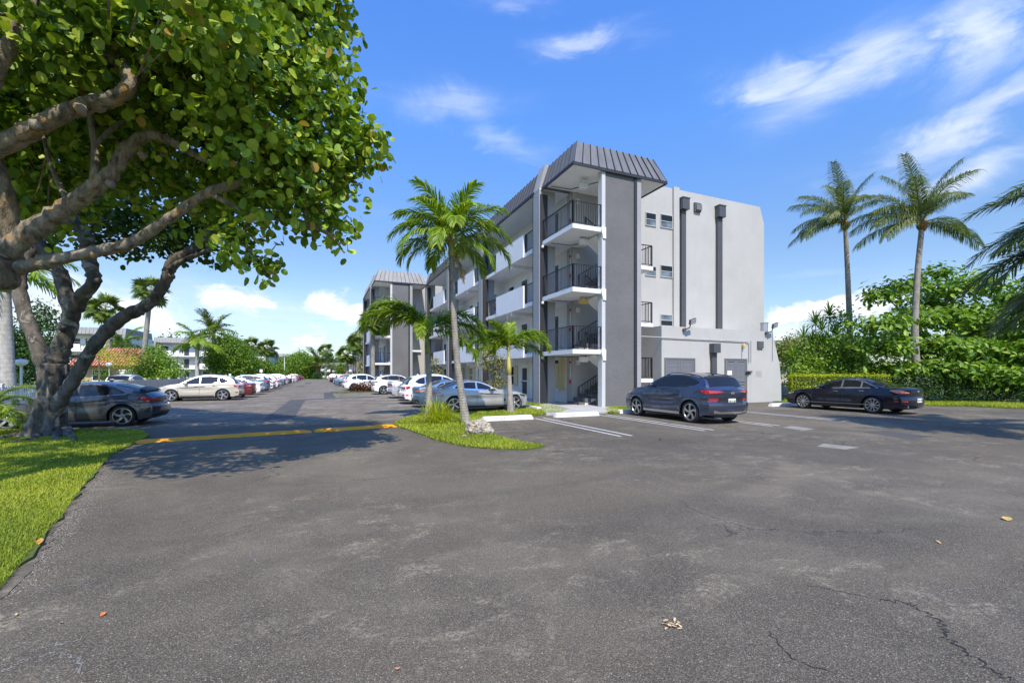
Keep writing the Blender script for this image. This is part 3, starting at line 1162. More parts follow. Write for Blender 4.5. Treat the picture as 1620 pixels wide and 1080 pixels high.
def apartment(root, bays, near, levels=(2.71, 5.5, 8.35), H=11.05, mt='roof_metal'):
    """stair tower at -y end and a gallery facade facing -x running to +y.  Local origin: eave line, start of the first bay"""
    BAY = 8.85
    L = bays * BAY
    D = 15.9
    RI = 1.17
    z0 = (0,)

    def pb(mb, name, m_, parent=root, **kw):
        return mb.build(name, MAT[m_], parent, **kw)
    # --- core walls
    mb = MB()
    mb.box((1.7, 0.2, 0), (D - 0.3, L, H + 0.2))
    pb(mb, 'wall', 'stucco_wall')
    # end wall, with the sloping back edge at the top right
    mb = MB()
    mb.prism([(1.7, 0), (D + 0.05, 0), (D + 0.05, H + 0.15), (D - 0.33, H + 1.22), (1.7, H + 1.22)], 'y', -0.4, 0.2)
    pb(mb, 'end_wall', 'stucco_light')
    # --- gallery slabs, soffit, roof
    for z in levels:
        mb = MB()
        mb.box((0.25, -0.05, z - 0.2), (1.7, L, z))
        pb(mb, 'slab', 'soffit_white')
        if near:
            for i in range(bays):
                for yy in (i * BAY + 4.4,):
                    mb = MB()
                    mb.box((0.3, yy - 0.12, z - 0.42), (1.69, yy + 0.12, z - 0.202))
                    pb(mb, 'beam', 'soffit_white')
    mb = MB()
    mb.box((0.0, 0.0, H - 0.06), (1.7, L, H + 0.0))
    pb(mb, 'soffit', 'soffit_white')
    mb = MB()
    mb.prism([(0.02, H + 0.003), (0.42, H + RI), (D - 0.45, H + RI), (D, H + 0.003)], 'y', 0.21, L)
    rf = pb(mb, 'roof', 'roof_metal_pale')
    if near:
        roof_panels(rf, (0, L), (0, 0.6), H + 0.003, (0, 0, 0.40), RI, (0, 0, 0), outn=(-1, 0), mt=mt)
    else:
        mb = MB()
        for k in range(int(L / 0.45)):
            y = k * 0.45
            mb.add([(-0.0, y, H), (0.0, y + 0.03, H), (0.42, y + 0.03, H + RI + .02), (0.42, y, H + RI + .02), (-0.06, y, H), (-0.06, y + 0.03, H), (0.37, y + 0.03, H + RI + .02), (0.37, y, H + RI + .02)],
                   [(4, 5, 6, 7), (0, 4, 7, 3), (1, 2, 6, 5)])
        pb(mb, 'roof_seams', mt, rf)['kind'] = 'stuff'
    mb = MB()
    mb.box((-0.04, 0.6, H - 0.10), (0.03, L, H + 0.035))
    pb(mb, 'fascia', 'navy_paint')
    # --- piers
    for i in range(bays + 1):
        y = i * BAY
        mb = MB()
        mb.prism([(-0.02, 0), (-0.02, H + 0.02), (0.32, H + RI + 0.12), (0.9, H + RI + 0.12), (0.9, 0)], 'y', y + 0.02, y + 0.72)
        pr = pb(mb, 'pier', 'stucco_pier')
        mb = MB()
        mb.box((0.02, y - 0.06, 0), (0.42, y + 0.018, H - 0.3))
        pb(mb, 'pier_stripe', 'navy_paint', pr)
        mb = MB()
        mb.box((0.05, y + 0.722, 0), (0.55, y + 0.95, H - 0.1))
        pb(mb, 'pier_stripe', 'navy_paint', pr)
        if near and i == 0:
            for z in levels:
                mb = MB()
                mb.lathe([(0.0, -0.1), (0.06, -0.08), (0.075, -0.02), (0.06, 0.02), (0.05, 0.05)], (0.1, -0.13, z - 0.28), 10)
                pb(mb, 'camera_dome', 'fixture_white', pr, smooth=True)
    # --- gallery parapets, rails, doors, windows
    wall = map_nx(1.7)
    for i in range(bays):
        y = i * BAY
        for z in levels:
            mb = MB()
            mb.box((0.18, y + 2.45, z - 0.21), (0.30, y + 6.65, z + 1.05))
            pb(mb, 'parapet', 'stucco_white')
            railing(root, (0.3, y + 0.98), (0.3, y + 2.44), z, 1.05, 0.125, near and i < 2)
            railing(root, (0.3, y + 6.66), (0.3, y + BAY - 0.05), z, 1.05, 0.125, near and i < 2)
        for z in (0.075,) + tuple(levels):
            g0 = z < 1
            door(root, wall, y + 5.0, y + 5.9, z, z + 2.05, leaf='trim_white' if g0 else 'door_blue', screens=((0.12, 0.5), (0.54, 0.92)))
            window(root, wall, y + 1.5, y + 2.4, z + 0.75, z + 2.05)
            window(root, wall, y + 7.1, y + 8.1, z + 0.75, z + 2.05)
            window(root, wall, y + 3.3, y + 3.9, z + 1.25, z + 2.05)
            if g0 and near:
                for u in (2.45, 0.95, 8.15, 6.55):
                    mb = MB()
                    mb.box((1.63, y + u, 0.78), (1.692, y + u + 0.42, 2.15))
                    pb(mb, 'shutter', 'shutter_cream')
    # --- stair tower at the near end
    tx0, tx1, ty = 0.10, 5.44, -3.13
    soff = MB()
    soff.box((tx0 + 0.05, ty + 0.05, H - 0.06), (tx1 - 0.05, -0.41, H))
    pb(soff, 'soffit', 'soffit_white')
    mb = MB()
    mb.prism([(tx0 + 0.02, H + 0.004), (tx0 + 0.44, H + RI + 0.03), (tx1 - 0.52, H + RI + 0.03), (tx1 - 0.02, H + 0.004)], 'y', ty + 0.46, 0.6)
    mb.prism([(ty + 0.02, H + 0.004), (ty + 0.46, H + RI + 0.03), (ty + 0.47, H + 0.004)], 'x', tx0 + 0.44, tx1 - 0.52)
    rf2 = pb(mb, 'roof', mt)
    roof_panels(rf2, (tx0, ty), (tx1, ty), H + 0.004, (0.42, 0.52, 0.45), RI + 0.03, (0, 0, 0), nmin=0.46, outn=(0, -1), mt=mt)
    if near:
        roof_panels(rf2, (tx0, 0.6), (tx0, ty), H + 0.004, (0, 0.42, 0.42), RI + 0.03, (0, 0, 0), nmin=0.42, outn=(-1, 0), mt=mt)
        roof_panels(rf2, (tx1, ty), (tx1, -0.4), H + 0.004, (0.42, 0, 0.52), RI + 0.03, (0, 0, 0), nmin=0.46, outn=(1, 0), mt=mt)
    mb = MB()
    mb.box((tx0 - 0.02, ty - 0.02, H - 0.11), (tx1 + 0.02, ty + 0.03, H + 0.03))
    mb.box((tx0 - 0.02, ty + 0.03, H - 0.11), (tx0 + 0.03, 0.02, H + 0.03))
    mb.box((tx1 - 0.03, ty + 0.03, H - 0.11), (tx1 + 0.02, -0.4, H + 0.03))
    pb(mb, 'fascia', 'navy_paint')
    # front wall of the tower
    cx0, cx1 = 1.67, 3.93
    mb = MB()
    mb.box((cx0, ty + 0.08, 0), (cx0 + 0.19, ty + 0.40, H - 0.06))
    pb(mb, 'column', 'stucco_column')
    mb = MB()
    mb.box((cx0 + 0.19, ty + 0.11, 0), (cx1 - 0.26, ty + 0.33, H - 0.062))
    pb(mb, 'tower_wall', 'stucco_grey')
    mb = MB()
    mb.box((cx1 - 0.42, ty + 0.06, 0), (cx1 - 0.262, ty + 0.36, H - 0.061))
    pb(mb, 'wall_stripe', 'navy_paint')
    mb = MB()
    mb.box((cx1 - 0.26, ty + 0.085, 0), (cx1, ty + 0.38, H - 0.06))
    pb(mb, 'column', 'stucco_pier')
    # balconies and landings
    for i, z in enumerate(levels):
        mb = MB()
        mb.box((tx0 + 0.02, ty + 0.1, z - 0.2), (cx0 - 0.002, 0.0, z))
        mb.box((cx0 - 0.002, ty + 1.4, z - 0.2), (cx0 + 0.6, -0.402, z))
        pb(mb, 'balcony_slab', 'trim_white')
        railing(root, (tx0 + 0.06, -0.08), (tx0 + 0.06, ty + 0.14), z, 1.06, 0.12, near)
        railing(root, (tx0 + 0.06, ty + 0.14), (cx0, ty + 0.14), z, 1.06, 0.12, near)
        if near:
            mb = MB()
            mb.prism([(cx0 + 0.04, z - 0.5), (cx0 + 0.19, z - 0.5), (cx0 + 0.19, z + 0.02), (cx0 - 0.06, z + 0.02), (cx0 - 0.06, z - 0.1)], 'y', ty + 0.02, ty + 0.077)
            pb(mb, 'bracket', 'trim_white')
        door(root, wall, 1.0, 1.9, z, z + 2.05, screens=((0.12, 0.5), (0.54, 0.92)))
    window(root, wall, 0.5 + 0.45, 1.6, 0.72, 2.4)
    mb = MB()
    mb.box((1.62, 0.35, 0.75), (1.69, 0.9, 2.42))
    pb(mb, 'shutter', 'shutter_cream')
    lands = [0.0] + list(levels)
    run0, run1 = 1.35, 3.85
    for i in range(len(levels)):
        zb, zt = lands[i], lands[i + 1]
        zm = (zb + zt) / 2
        # half landing
        mb = MB()
        mb.box((run1, ty + 0.42, zm - 0.18), (4.95, -0.42, zm))
        pb(mb, 'landing', 'trim_white')
        if near:
            railing(root, (cx1 + 0.02, ty + 0.46), (4.9, ty + 0.46), zm, 1.05, 0.14, True)
            railing(root, (4.9, ty + 0.46), (4.9, -0.45), zm, 1.05, 0.14, True)
        for (x0, x1, za, zc, y0, y1) in ((run0, run1, zb, zm, -1.55, -0.45), (run1, run0 + 0.3, zm, zt, ty + 0.45, -1.62)):
            n = 7
            st = MB()
            st.prism([(x0, za - 0.02), (x0 + (0.35 if x1 > x0 else -0.35), za - 0.18 if za > 0.5 else za - 0.02), (x1, zc - 0.30), (x1, zc - 0.02)], 'y', y0 + 0.02, y1 - 0.02)
            so = pb(st, 'stair', 'trim_white')
            for k in range(n):
                xa = x0 + (x1 - x0) * k / n
                xb = x0 + (x1 - x0) * (k + 1) / n
                zz = za + (zc - za) * (k + 1) / n
                sm = MB()
                sm.box((xa, y0, zz - (zc - za) / n - 0.02), (xb, y1, zz - 0.012 * (k == n - 1)))
                pb(sm, 'step', 'step_grey', so)
            if near:
                yr = y0 + 0.04 if x1 > x0 else y1 - 0.04
                railing(root, (x0, yr), (x1, yr), (za, zc), 0.95, 0.15, True)
    return L


# --- main building
MX, MY = 10.2, 20.2
main = thing('apartment_building', 'four-storey grey and white apartment block with open corner stair tower and metal mansard roof', 'apartment building', (MX, MY, 0))
apartment(main, 3, True)
ML = (-MX, -MY, 0)


def wp(mb, name, m_, parent=main, **kw):
    o = mb.build(name, MAT[m_], parent, **kw)
    if parent == main:
        o.location = ML
    return o


EW = MY - 0.4          # end wall face
ewall = map_ny(EW)


def ew_rect(px0, px1, py0, py1, Y=EW):
    x0, x1 = x_on(px0, Y), x_on(px1, Y)
    xm = (x0 + x1) / 2
    return x0, x1, z_on(py1, xm, Y), z_on(py0, xm, Y)


for q in ((1020.5, 1037.5, 337, 358), (1044, 1063.5, 340, 361.5), (1020.5, 1037.5, 421, 437), (1044, 1063.5, 420, 439), (1044, 1063.5, 497.5, 516)):
    a = ew_rect(*q)
    window(main, ewall, a[0], a[1], a[2], a[3], ML, pane=('glass_blind', 'glass_dark') if q[2] < 480 else ('glass_dark', 'glass_blind'), sill=False, fw=0.038, frame='stucco_light')
mb = MB()
x0, x1 = x_on(1063.5, EW), x_on(1072, EW)
mb.box((x0, EW - 0.14, 3.9), (x1, EW - 0.002, 12.33))
wp(mb, 'pilaster', 'stucco_light')
# vent ducts with hoods
for (pa, pb_, ba, bb, bt, bl, low) in ((1075, 1082, 1074.5, 1092, 316, 333, 517), (1132, 1139.5, 1128, 1148, 328, 345, 519)):
    xa, xb = x_on(pa, EW), x_on(pb_, EW)
    ztop, zbox = z_on(bt, xa, EW), z_on(bl, xa, EW)
    mb = MB()
    mb.box((xa, EW - 0.17, 3.7), (xb, EW - 0.002, zbox + 0.01))
    d_ = wp(mb, 'vent_duct', 'duct_grey')
    mb = MB()
    xc = (xa + xb) / 2
    mb.box((xc - 0.26, EW - 0.36, zbox), (xc + 0.26, EW - 0.002, ztop))
    mb.box((xc - 0.29, EW - 0.39, ztop - 0.002), (xc + 0.29, EW - 0.002, ztop + 0.05))
    wp(mb, 'duct_hood', 'duct_grey', d_)
a = ew_rect(1097, 1107, 322, 336)
mb = MB()
mb.box((a[0], EW - 0.12, a[2]), (a[1], EW - 0.002, a[3]))
v_ = wp(mb, 'wall_vent', 'fixture_grey')
mb = MB()
mb.box((a[0] + 0.07, EW - 0.2, a[2] + 0.09), (a[1] - 0.02, EW - 0.12, a[3] - 0.12))
wp(mb, 'vent_flap', 'grey_paint', v_)

# --- low service block
LB = 17.4
mb = MB()
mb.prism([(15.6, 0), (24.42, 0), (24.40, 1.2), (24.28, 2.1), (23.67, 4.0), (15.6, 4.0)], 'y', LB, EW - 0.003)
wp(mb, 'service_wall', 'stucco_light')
lwall = map_ny(LB)
x0, x1, za, zb = ew_rect(1051, 1098.5, 565.5, 600, LB)


def louvre_door(px_l, px_r, py_t, leaves, notice=None):
    x0, x1 = x_on(px_l, LB), x_on(px_r, LB)
    zt = z_on(py_t, (x0 + x1) / 2, LB)
    mb = MB()
    mbox(mb, lwall, x0, x0 + 0.07, 0.04, zt, 0, 0.07)
    mbox(mb, lwall, x1 - 0.07, x1, 0.04, zt, 0, 0.07)
    mbox(mb, lwall, x0 + 0.07, x1 - 0.07, zt - 0.07, zt, 0, 0.066)
    fr = wp(mb, 'door_frame', 'grey_paint')
    w = (x1 - x0 - 0.14) / leaves
    sm = MB()
    sm.add([(0.11, -0.012, 0.0), (w - 0.11, -0.012, 0.0), (w - 0.11, -0.03, 0.052), (0.11, -0.03, 0.052), (0.11, -0.045, 0.0), (w - 0.11, -0.045, 0.0)],
           [(4, 5, 2, 3), (0, 4, 3), (1, 2, 5), (0, 1, 5, 4)])
    sl = sm.mesh('slat', MAT['grey_paint'])
    for k in range(leaves):
        ux = x0 + 0.07 + k * w
        m2 = MB()
        mbox(m2, lwall, ux + 0.008, ux + w - 0.008, 0.06, zt - 0.075, 0, 0.012)
        for u0_, u1_ in ((0.008, 0.11), (w - 0.11, w - 0.008)):
            mbox(m2, lwall, ux + u0_, ux + u1_, 0.06, zt - 0.075, 0.012, 0.045)
        for v0_, v1_ in ((0.06, 0.22), (1.0, 1.1), (zt - 0.18, zt - 0.075)):
            mbox(m2, lwall, ux + 0.11, ux + w - 0.11, v0_, v1_, 0.012, 0.043)
        lf = wp(m2, 'door', 'grey_paint', fr)
        lf.location = (0, 0, 0)
        z = 0.24
        while z < zt - 0.24:
            if not 0.94 < z < 1.11:
                link('slat', sl, lf, loc=(ux, LB, z))
            z += 0.066
        if k == leaves - 1:
            m3 = MB()
            mbox(m3, lwall, ux + 0.03, ux + 0.08, 1.0, 1.12, 0.045, 0.1)
            mbox(m3, lwall, ux + 0.02, ux + 0.14, 1.18, 1.21, 0.045, 0.1)
            wp(m3, 'handle', 'chrome', lf)
    return fr, x0, x1, zt


louvre_door(1051, 1098.5, 566, 2)
fr, dx0, dx1, dzt = louvre_door(1146, 1180.5, 567, 2)
mb = MB()
mbox(mb, lwall, x_on(1149.5, LB), x_on(1156.5, LB), z_on(593, 19, LB), z_on(586, 19, LB), 0.047, 0.055)
nt = wp(mb, 'notice', 'paper', fr)
# small duct
xa, xb = x_on(1123.5, LB), x_on(1131, LB)
mb = MB()
zt_, zb_ = z_on(543.5, xa, LB), z_on(558, xa, LB)
mb.box((xa, LB - 0.14, 0), (xb, LB - 0.002, zb_ + 0.01))
d_ = wp(mb, 'vent_duct', 'duct_grey')
mb = MB()
xc = (xa + xb) / 2
mb.box((xc - 0.24, LB - 0.32, zb_), (xc + 0.24, LB - 0.002, zt_))
wp(mb, 'duct_hood', 'duct_grey', d_)
# conduits
mb = MB()
zc_ = z_on(533.5, 15.7, LB)
zc2 = zc_ - 0.05
xe = x_on(1184, LB)
mb.tube([(14.2, LB - 0.06, zc_), (xe - 0.2, LB - 0.06, zc2), (xe - 0.06, LB - 0.06, zc2 - 0.05), (xe, LB - 0.06, zc2 - 0.2), (xe, LB - 0.06, 2.25)], 0.024, 6)
wp(mb, 'conduit', 'stucco_light')
for px, y0, y1 in ((1187.5, 539, 573), (1173, 545, 567), (1221.5, 524, 571)):
    mb = MB()
    xx = x_on(px, LB)
    mb.tube([(xx, LB - 0.03, z_on(y0, xx, LB)), (xx, LB - 0.03, z_on(y1, xx, LB))], 0.014, 5)
    wp(mb, 'conduit', 'galv')
for px0, px1, y0, y1, m_ in ((1178, 1184, 588, 592.5, 'car_black'), (1182, 1188, 586.5, 589.5, 'fixture_grey'), (1197.5, 1206, 540, 551, 'fixture_grey')):
    a = ew_rect(px0, px1, y0, y1, LB)
    mb = MB()
    mb.box((a[0], LB - 0.09, a[2]), (a[1], LB - 0.002, a[3]))
    wp(mb, 'wall_box', m_)
a = ew_rect(1171, 1177, 540, 551, LB)
mb = MB()
mb.lathe([(0.02, 0), (0.06, 0.03), (0.075, 0.14), (0.05, 0.26), (0.02, 0.28)], ((a[0] + a[1]) / 2, LB - 0.11, a[2]), 8)
wp(mb, 'wall_lamp', 'fixture_yellow')
# painted notice beside the door: faded rows of small lettering
a = ew_rect(1195.5, 1205, 586.5, 596.5, LB)
mb = MB()
rgn = random.Random(3)
for r_ in range(5):
    zz = a[3] - 0.015 - r_ * (a[3] - a[2]) / 5
    u = a[0] + (0.02 if r_ else 0.06)
    while u < a[1] - 0.03:
        w_ = rgn.uniform(0.015, 0.05)
        mb.box((u, LB - 0.005, zz - 0.03), (u + w_, LB - 0.002, zz))
        u += w_ + 0.012
wp(mb, 'painted_notice', 'ink_faded')['kind'] = 'stuff'


def floodlight(px, py, Y, aim):
    x = x_on(px, Y)
    z = z_on(py, x, Y)
    mb = MB()
    mb.tube([(x, Y - 0.02, z - 0.28), (x, Y - 0.14, z - 0.27)], 0.085, 10)
    mb.tube([(x, Y - 0.12, z - 0.27), (x + 0.12 * aim, Y - 0.3, z - 0.2), (x + 0.16 * aim, Y - 0.36, z + 0.05)], 0.03, 6)
    o = wp(mb, 'floodlight', 'fixture_grey')
    mb = MB()
    hx, hy, hz = x + 0.2 * aim, Y - 0.42, z + 0.12
    M = Matrix.Translation((hx, hy, hz)) @ Matrix.Rotation(R(-18 * aim), 4, 'Y') @ Matrix.Rotation(R(24), 4, 'X')
    b_ = MB().box((-0.2, -0.05, -0.13), (0.2, 0.05, 0.13))
    mb.add([M @ Vector(p) for p in b_.v], b_.f)
    hd = wp(mb, 'lamp_head', 'fixture_grey', o)
    for k in (-1, 1):
        b_ = MB().box((-0.17, -0.062, 0.02 if k > 0 else -0.1), (0.17, -0.05, 0.1 if k > 0 else -0.02))
        mb = MB()
        mb.add([M @ Vector(p) for p in b_.v], b_.f)
        wp(mb, 'lamp_lens', 'fixture_yellow' if aim > 0.5 else 'lens_clear', hd) if False else None
        oo = mb.build('lamp_lens', MAT['lens_clear'], o)


floodlight(1081, 513, LB, 1.0)
floodlight(1211, 519, LB, 1.0)
mb = MB()
xx = x_on(1209, LB + 0.8)
mb.lathe([(0.2, 4.0), (0.2, 4.55), (0.22, 4.57), (0.22, 4.62), (0.05, 4.66)], (xx, LB + 0.8, 0), 12)
wp(mb, 'roof_vent', 'galv')

# --- stair tower fittings: exit lamp boxes, alarm boxes, conduits
TWX, TWY = 11.9, 19.8
for i, z in enumerate((2.71, 5.5, 8.35, 11.05)):
    ym = 18.2
    mb = MB()
    mb.box((11.35, ym - 0.11, z - 0.55), (11.75, ym + 0.11, z - 0.3))
    e_ = wp(mb, 'exit_light', 'fixture_yellow' if i == 1 else 'fixture_white')
    for k in (-1, 1):
        mb = MB()
        mb.lathe([(0.05, -0.03), (0.06, 0.04), (0.03, 0.07)], (11.55 + 0.13 * k, ym, z - 0.31), 8)
        wp(mb, 'lamp_head', 'fixture_grey', e_)
    mb = MB()
    mb.tube([(10.5, 19.55, z - 0.245 if i < 3 else z - 0.1), (11.6, 19.5, z - 0.245 if i < 3 else z - 0.1), (12.4, ym, z - 0.245 if i < 3 else z - 0.1)], 0.02, 5)
    wp(mb, 'conduit', 'fixture_grey')
    zb = (0.0, 2.71, 5.5, 8.35)[i]
    yb = 20.0
    mb = MB()
    mb.box((11.82, yb - 0.05, zb + 1.1), (11.895, yb + 0.06, zb + 1.27))
    wp(mb, 'alarm_pull', 'alarm_red')
    mb = MB()
    mb.lathe([(0.065, 0), (0.07, 0.03), (0.045, 0.07), (0.02, 0.08)], (0, 0, 0), 10, 'x')
    mb.v = [(11.895 - p[0], p[1] + yb, p[2] + zb + 2.2) for p in mb.v]
    wp(mb, 'alarm_bell', 'alarm_red')
    mb = MB()
    mb.tube([(11.88, yb, zb + 1.35), (11.88, yb, zb + 2.6)], 0.015, 5)
    wp(mb, 'conduit', 'trim_white')
    mb = MB()
    mb.box((12.1, 19.68, zb + 2.05), (12.26, 19.797, zb + 2.3))
    wp(mb, 'wall_lamp', 'fixture_white')

# --- wing further down the drive
wing = thing('apartment_building', 'grey apartment wing further along the drive behind the row of white parked cars', 'apartment building', (MX - 5.43, MY + 29.68, 0))
apartment(wing, 1, False, mt='roof_metal_pale')
far_b = thing('apartment_building', 'far apartment block with close dark piers beyond the wing on the right', 'apartment building', (7.9, 80, 0))
apartment(far_b, 6, False, mt='roof_metal_pale')


# ------------------------------------------------------------------ simpler blocks across the drive and at its end
def walkup(name, label, loc, rotz, W, D, floors, bay, cols='stucco_white', top=1.15, gallery=True):
    root = thing(name, label, 'apartment building', loc, rotz)
    FH = 2.8
    H = floors * FH
    mb = MB()
    mb.box((0, 1.5, 0), (W, D, H + 0.2))
    mb.build('wall', MAT['stucco_wall'], root)
    mb = MB()
    mb.prism([(0.0, H), (0.4, H + top), (D - 0.4, H + top), (D, H)], 'x', 0, W)
    rf = mb.build('roof', MAT['roof_metal_pale'], root)
    mb = MB()
    for k in range(int(W / 0.5)):
        x = k * 0.5
        mb.add([(x, 0, H), (x + 0.05, 0, H), (x + 0.05, 0.4, H + top), (x, 0.4, H + top), (x, -0.06, H), (x + 0.05, -0.06, H), (x + 0.05, 0.34, H + top), (x, 0.34, H + top)],
               [(4, 5, 6, 7), (0, 4, 7, 3), (1, 2, 6, 5)])
    mb.build('roof_seams', MAT['roof_metal'], rf)['kind'] = 'stuff'
    wm = map_ny(1.5)
    nb = max(1, int(round(W / bay)))
    bw = W / nb
    for i in range(nb + 1):
        x = min(i * bw, W - 0.4)
        mb = MB()
        mb.box((x, 0.0, 0), (x + 0.4, 1.49, H - 0.01))
        mb.build('pier', MAT['grey_paint' if i % 2 else 'stucco_pier'], root)
    for f_ in range(floors):
        z = f_ * FH
        if f_:
            mb = MB()
            mb.box((0.0, 0.12, z - 0.22), (W, 1.5, z))
            mb.build('slab', MAT['trim_white'], root)
        for i in range(nb):
            x = i * bw
            if f_:
                mb = MB()
                mb.box((x + 0.42, 0.1, z + 0.002), (x + bw * 0.62, 0.2, z + 1.05))
                mb.build('parapet', MAT['stucco_white'], root)
                railing(root, (x + bw * 0.62, 0.18), (x + bw - 0.02, 0.18), z, 1.05, 0.16, False)
            window(root, wm, x + 0.9, x + 2.3, z + 0.8, z + 2.1)
            door(root, wm, x + bw * 0.66, x + bw * 0.66 + 0.95, z + 0.02, z + 2.1)
    return root


def place(px, d):
    return at(px, d)


q = at(243, 96)
b1 = walkup('apartment_building', 'pale three-storey apartment block with grey mansard behind the beige car and palms', (q[0], q[1], 0), R(-2), 15.5, 14, 3, 7.7)
q = at(92, 74)
walkup('apartment_building', 'grey mansard apartment block glimpsed between the limbs of the big tree', (q[0], q[1], 0), R(-2), 9, 12, 3, 4.5)
q = at(380, 128)
walkup('apartment_building', 'far three-storey block with dark piers beyond the round trees on the left', (q[0], q[1], 0), R(-2), 7.5, 12, 3, 3.7)
walkup('apartment_building', 'long far facade of dark piers facing the drive on the left', (-14.6, 152, 0), R(90), 30, 12, 3, 5)
q = at(478, 205)
walkup('apartment_building', 'low white block closing the far end of the drive', (q[0], q[1], 0), R(-1), 22, 10, 2, 7.3)
q = at(436, 175)
walkup('apartment_building', 'small far block with open white galleries left of the road end', (q[0], q[1], 0), R(0), 5.5, 10, 3, 5.5)

# clubhouse with a terracotta roof
q = at(92, 42)
club = thing('clubhouse', 'low tan pool clubhouse with terracotta tile roof behind the white fence', 'clubhouse', (q[0], q[1], 0), R(0))
mb = MB()
mb.box((0.5, 0.8, 0), (7.6, 6.0, 2.45))
mb.build('wall', MAT['wall_tan'], club)
mb = MB()
mb.add([(0, 0, 2.35), (8.1, 0, 2.35), (8.1, 7, 2.35), (0, 7, 2.35), (2.6, 3.5, 4.25), (5.5, 3.5, 4.25)], [(0, 1, 5, 4), (1, 2, 5), (2, 3, 4, 5), (3, 0, 4), (3, 2, 1, 0)])
rf = mb.build('roof', MAT['terracotta'], club)
tm = MB()
prof = [(0.085 * math.cos(t), 0.085 * math.sin(t)) for t in (0, 0.8, 1.57, 2.34, 3.14)]
for k in range(5):
    pass
tl = MB()
tl.prism([(p[0], p[1]) for p in prof], 'y', 0, 0.44)
tme = tl.mesh('roof_tile', MAT['terracotta'], True)
slope = math.atan2(1.9, 3.5)
rng_t = random.Random(8)
cnt = 0
for c_ in range(33):
    x = 0.25 + c_ * 0.232
    ymax = 3.5 * min(1, min(x, 8.1 - x) / 2.6)
    k = 0
    while k * 0.66 * math.cos(slope) < ymax - 0.3 and cnt < 300:
        y = k * 0.66 * math.cos(slope) - 0.04
        o = link('roof_tile', tme, rf, loc=(x, y, 2.36 + max(0, y) * 1.9 / 3.5 + rng_t.uniform(0, 0.02)))
        o.rotation_euler = (slope, 0, 0)
        o.scale = (1.15, 1.55, 1.15)
        cnt += 1
        k += 1
window(club, map_ny(0.8), 2.2, 3.6, 0.9, 2.0)
window(club, map_ny(0.8), 5.0, 6.4, 0.9, 2.0)

# beige house far right
q = at(1236, 52)
hs = thing('house', 'beige single-storey house glimpsed between the end wall and the hedge', 'house', (q[0], q[1], 0), R(-20))
mb = MB()
mb.box((0, 0, 0), (3, 7, 2.5))
mb.build('wall', MAT['house_beige'], hs)
mb = MB()
mb.add([(-0.5, -0.6, 2.4), (3.5, -0.6, 2.4), (3.5, 7.6, 2.4), (-0.5, 7.6, 2.4), (1.2, 3.0, 3.3), (1.8, 4.0, 3.3)], [(0, 1, 5, 4), (1, 2, 5), (2, 3, 4, 5), (3, 0, 4), (3, 2, 1, 0)])
mb.build('roof', MAT['roof_tan'], hs)
window(hs, map_ny(0), 0.6, 1.4, 0.8, 2.0)
window(hs, map_ny(0), 1.9, 2.6, 0.8, 2.0)
# ------------------------------------------------------------------ cars
WHEEL = {}


def sstep(t):
    t = max(0.0, min(1.0, t))
    return t * t * (3 - 2 * t)


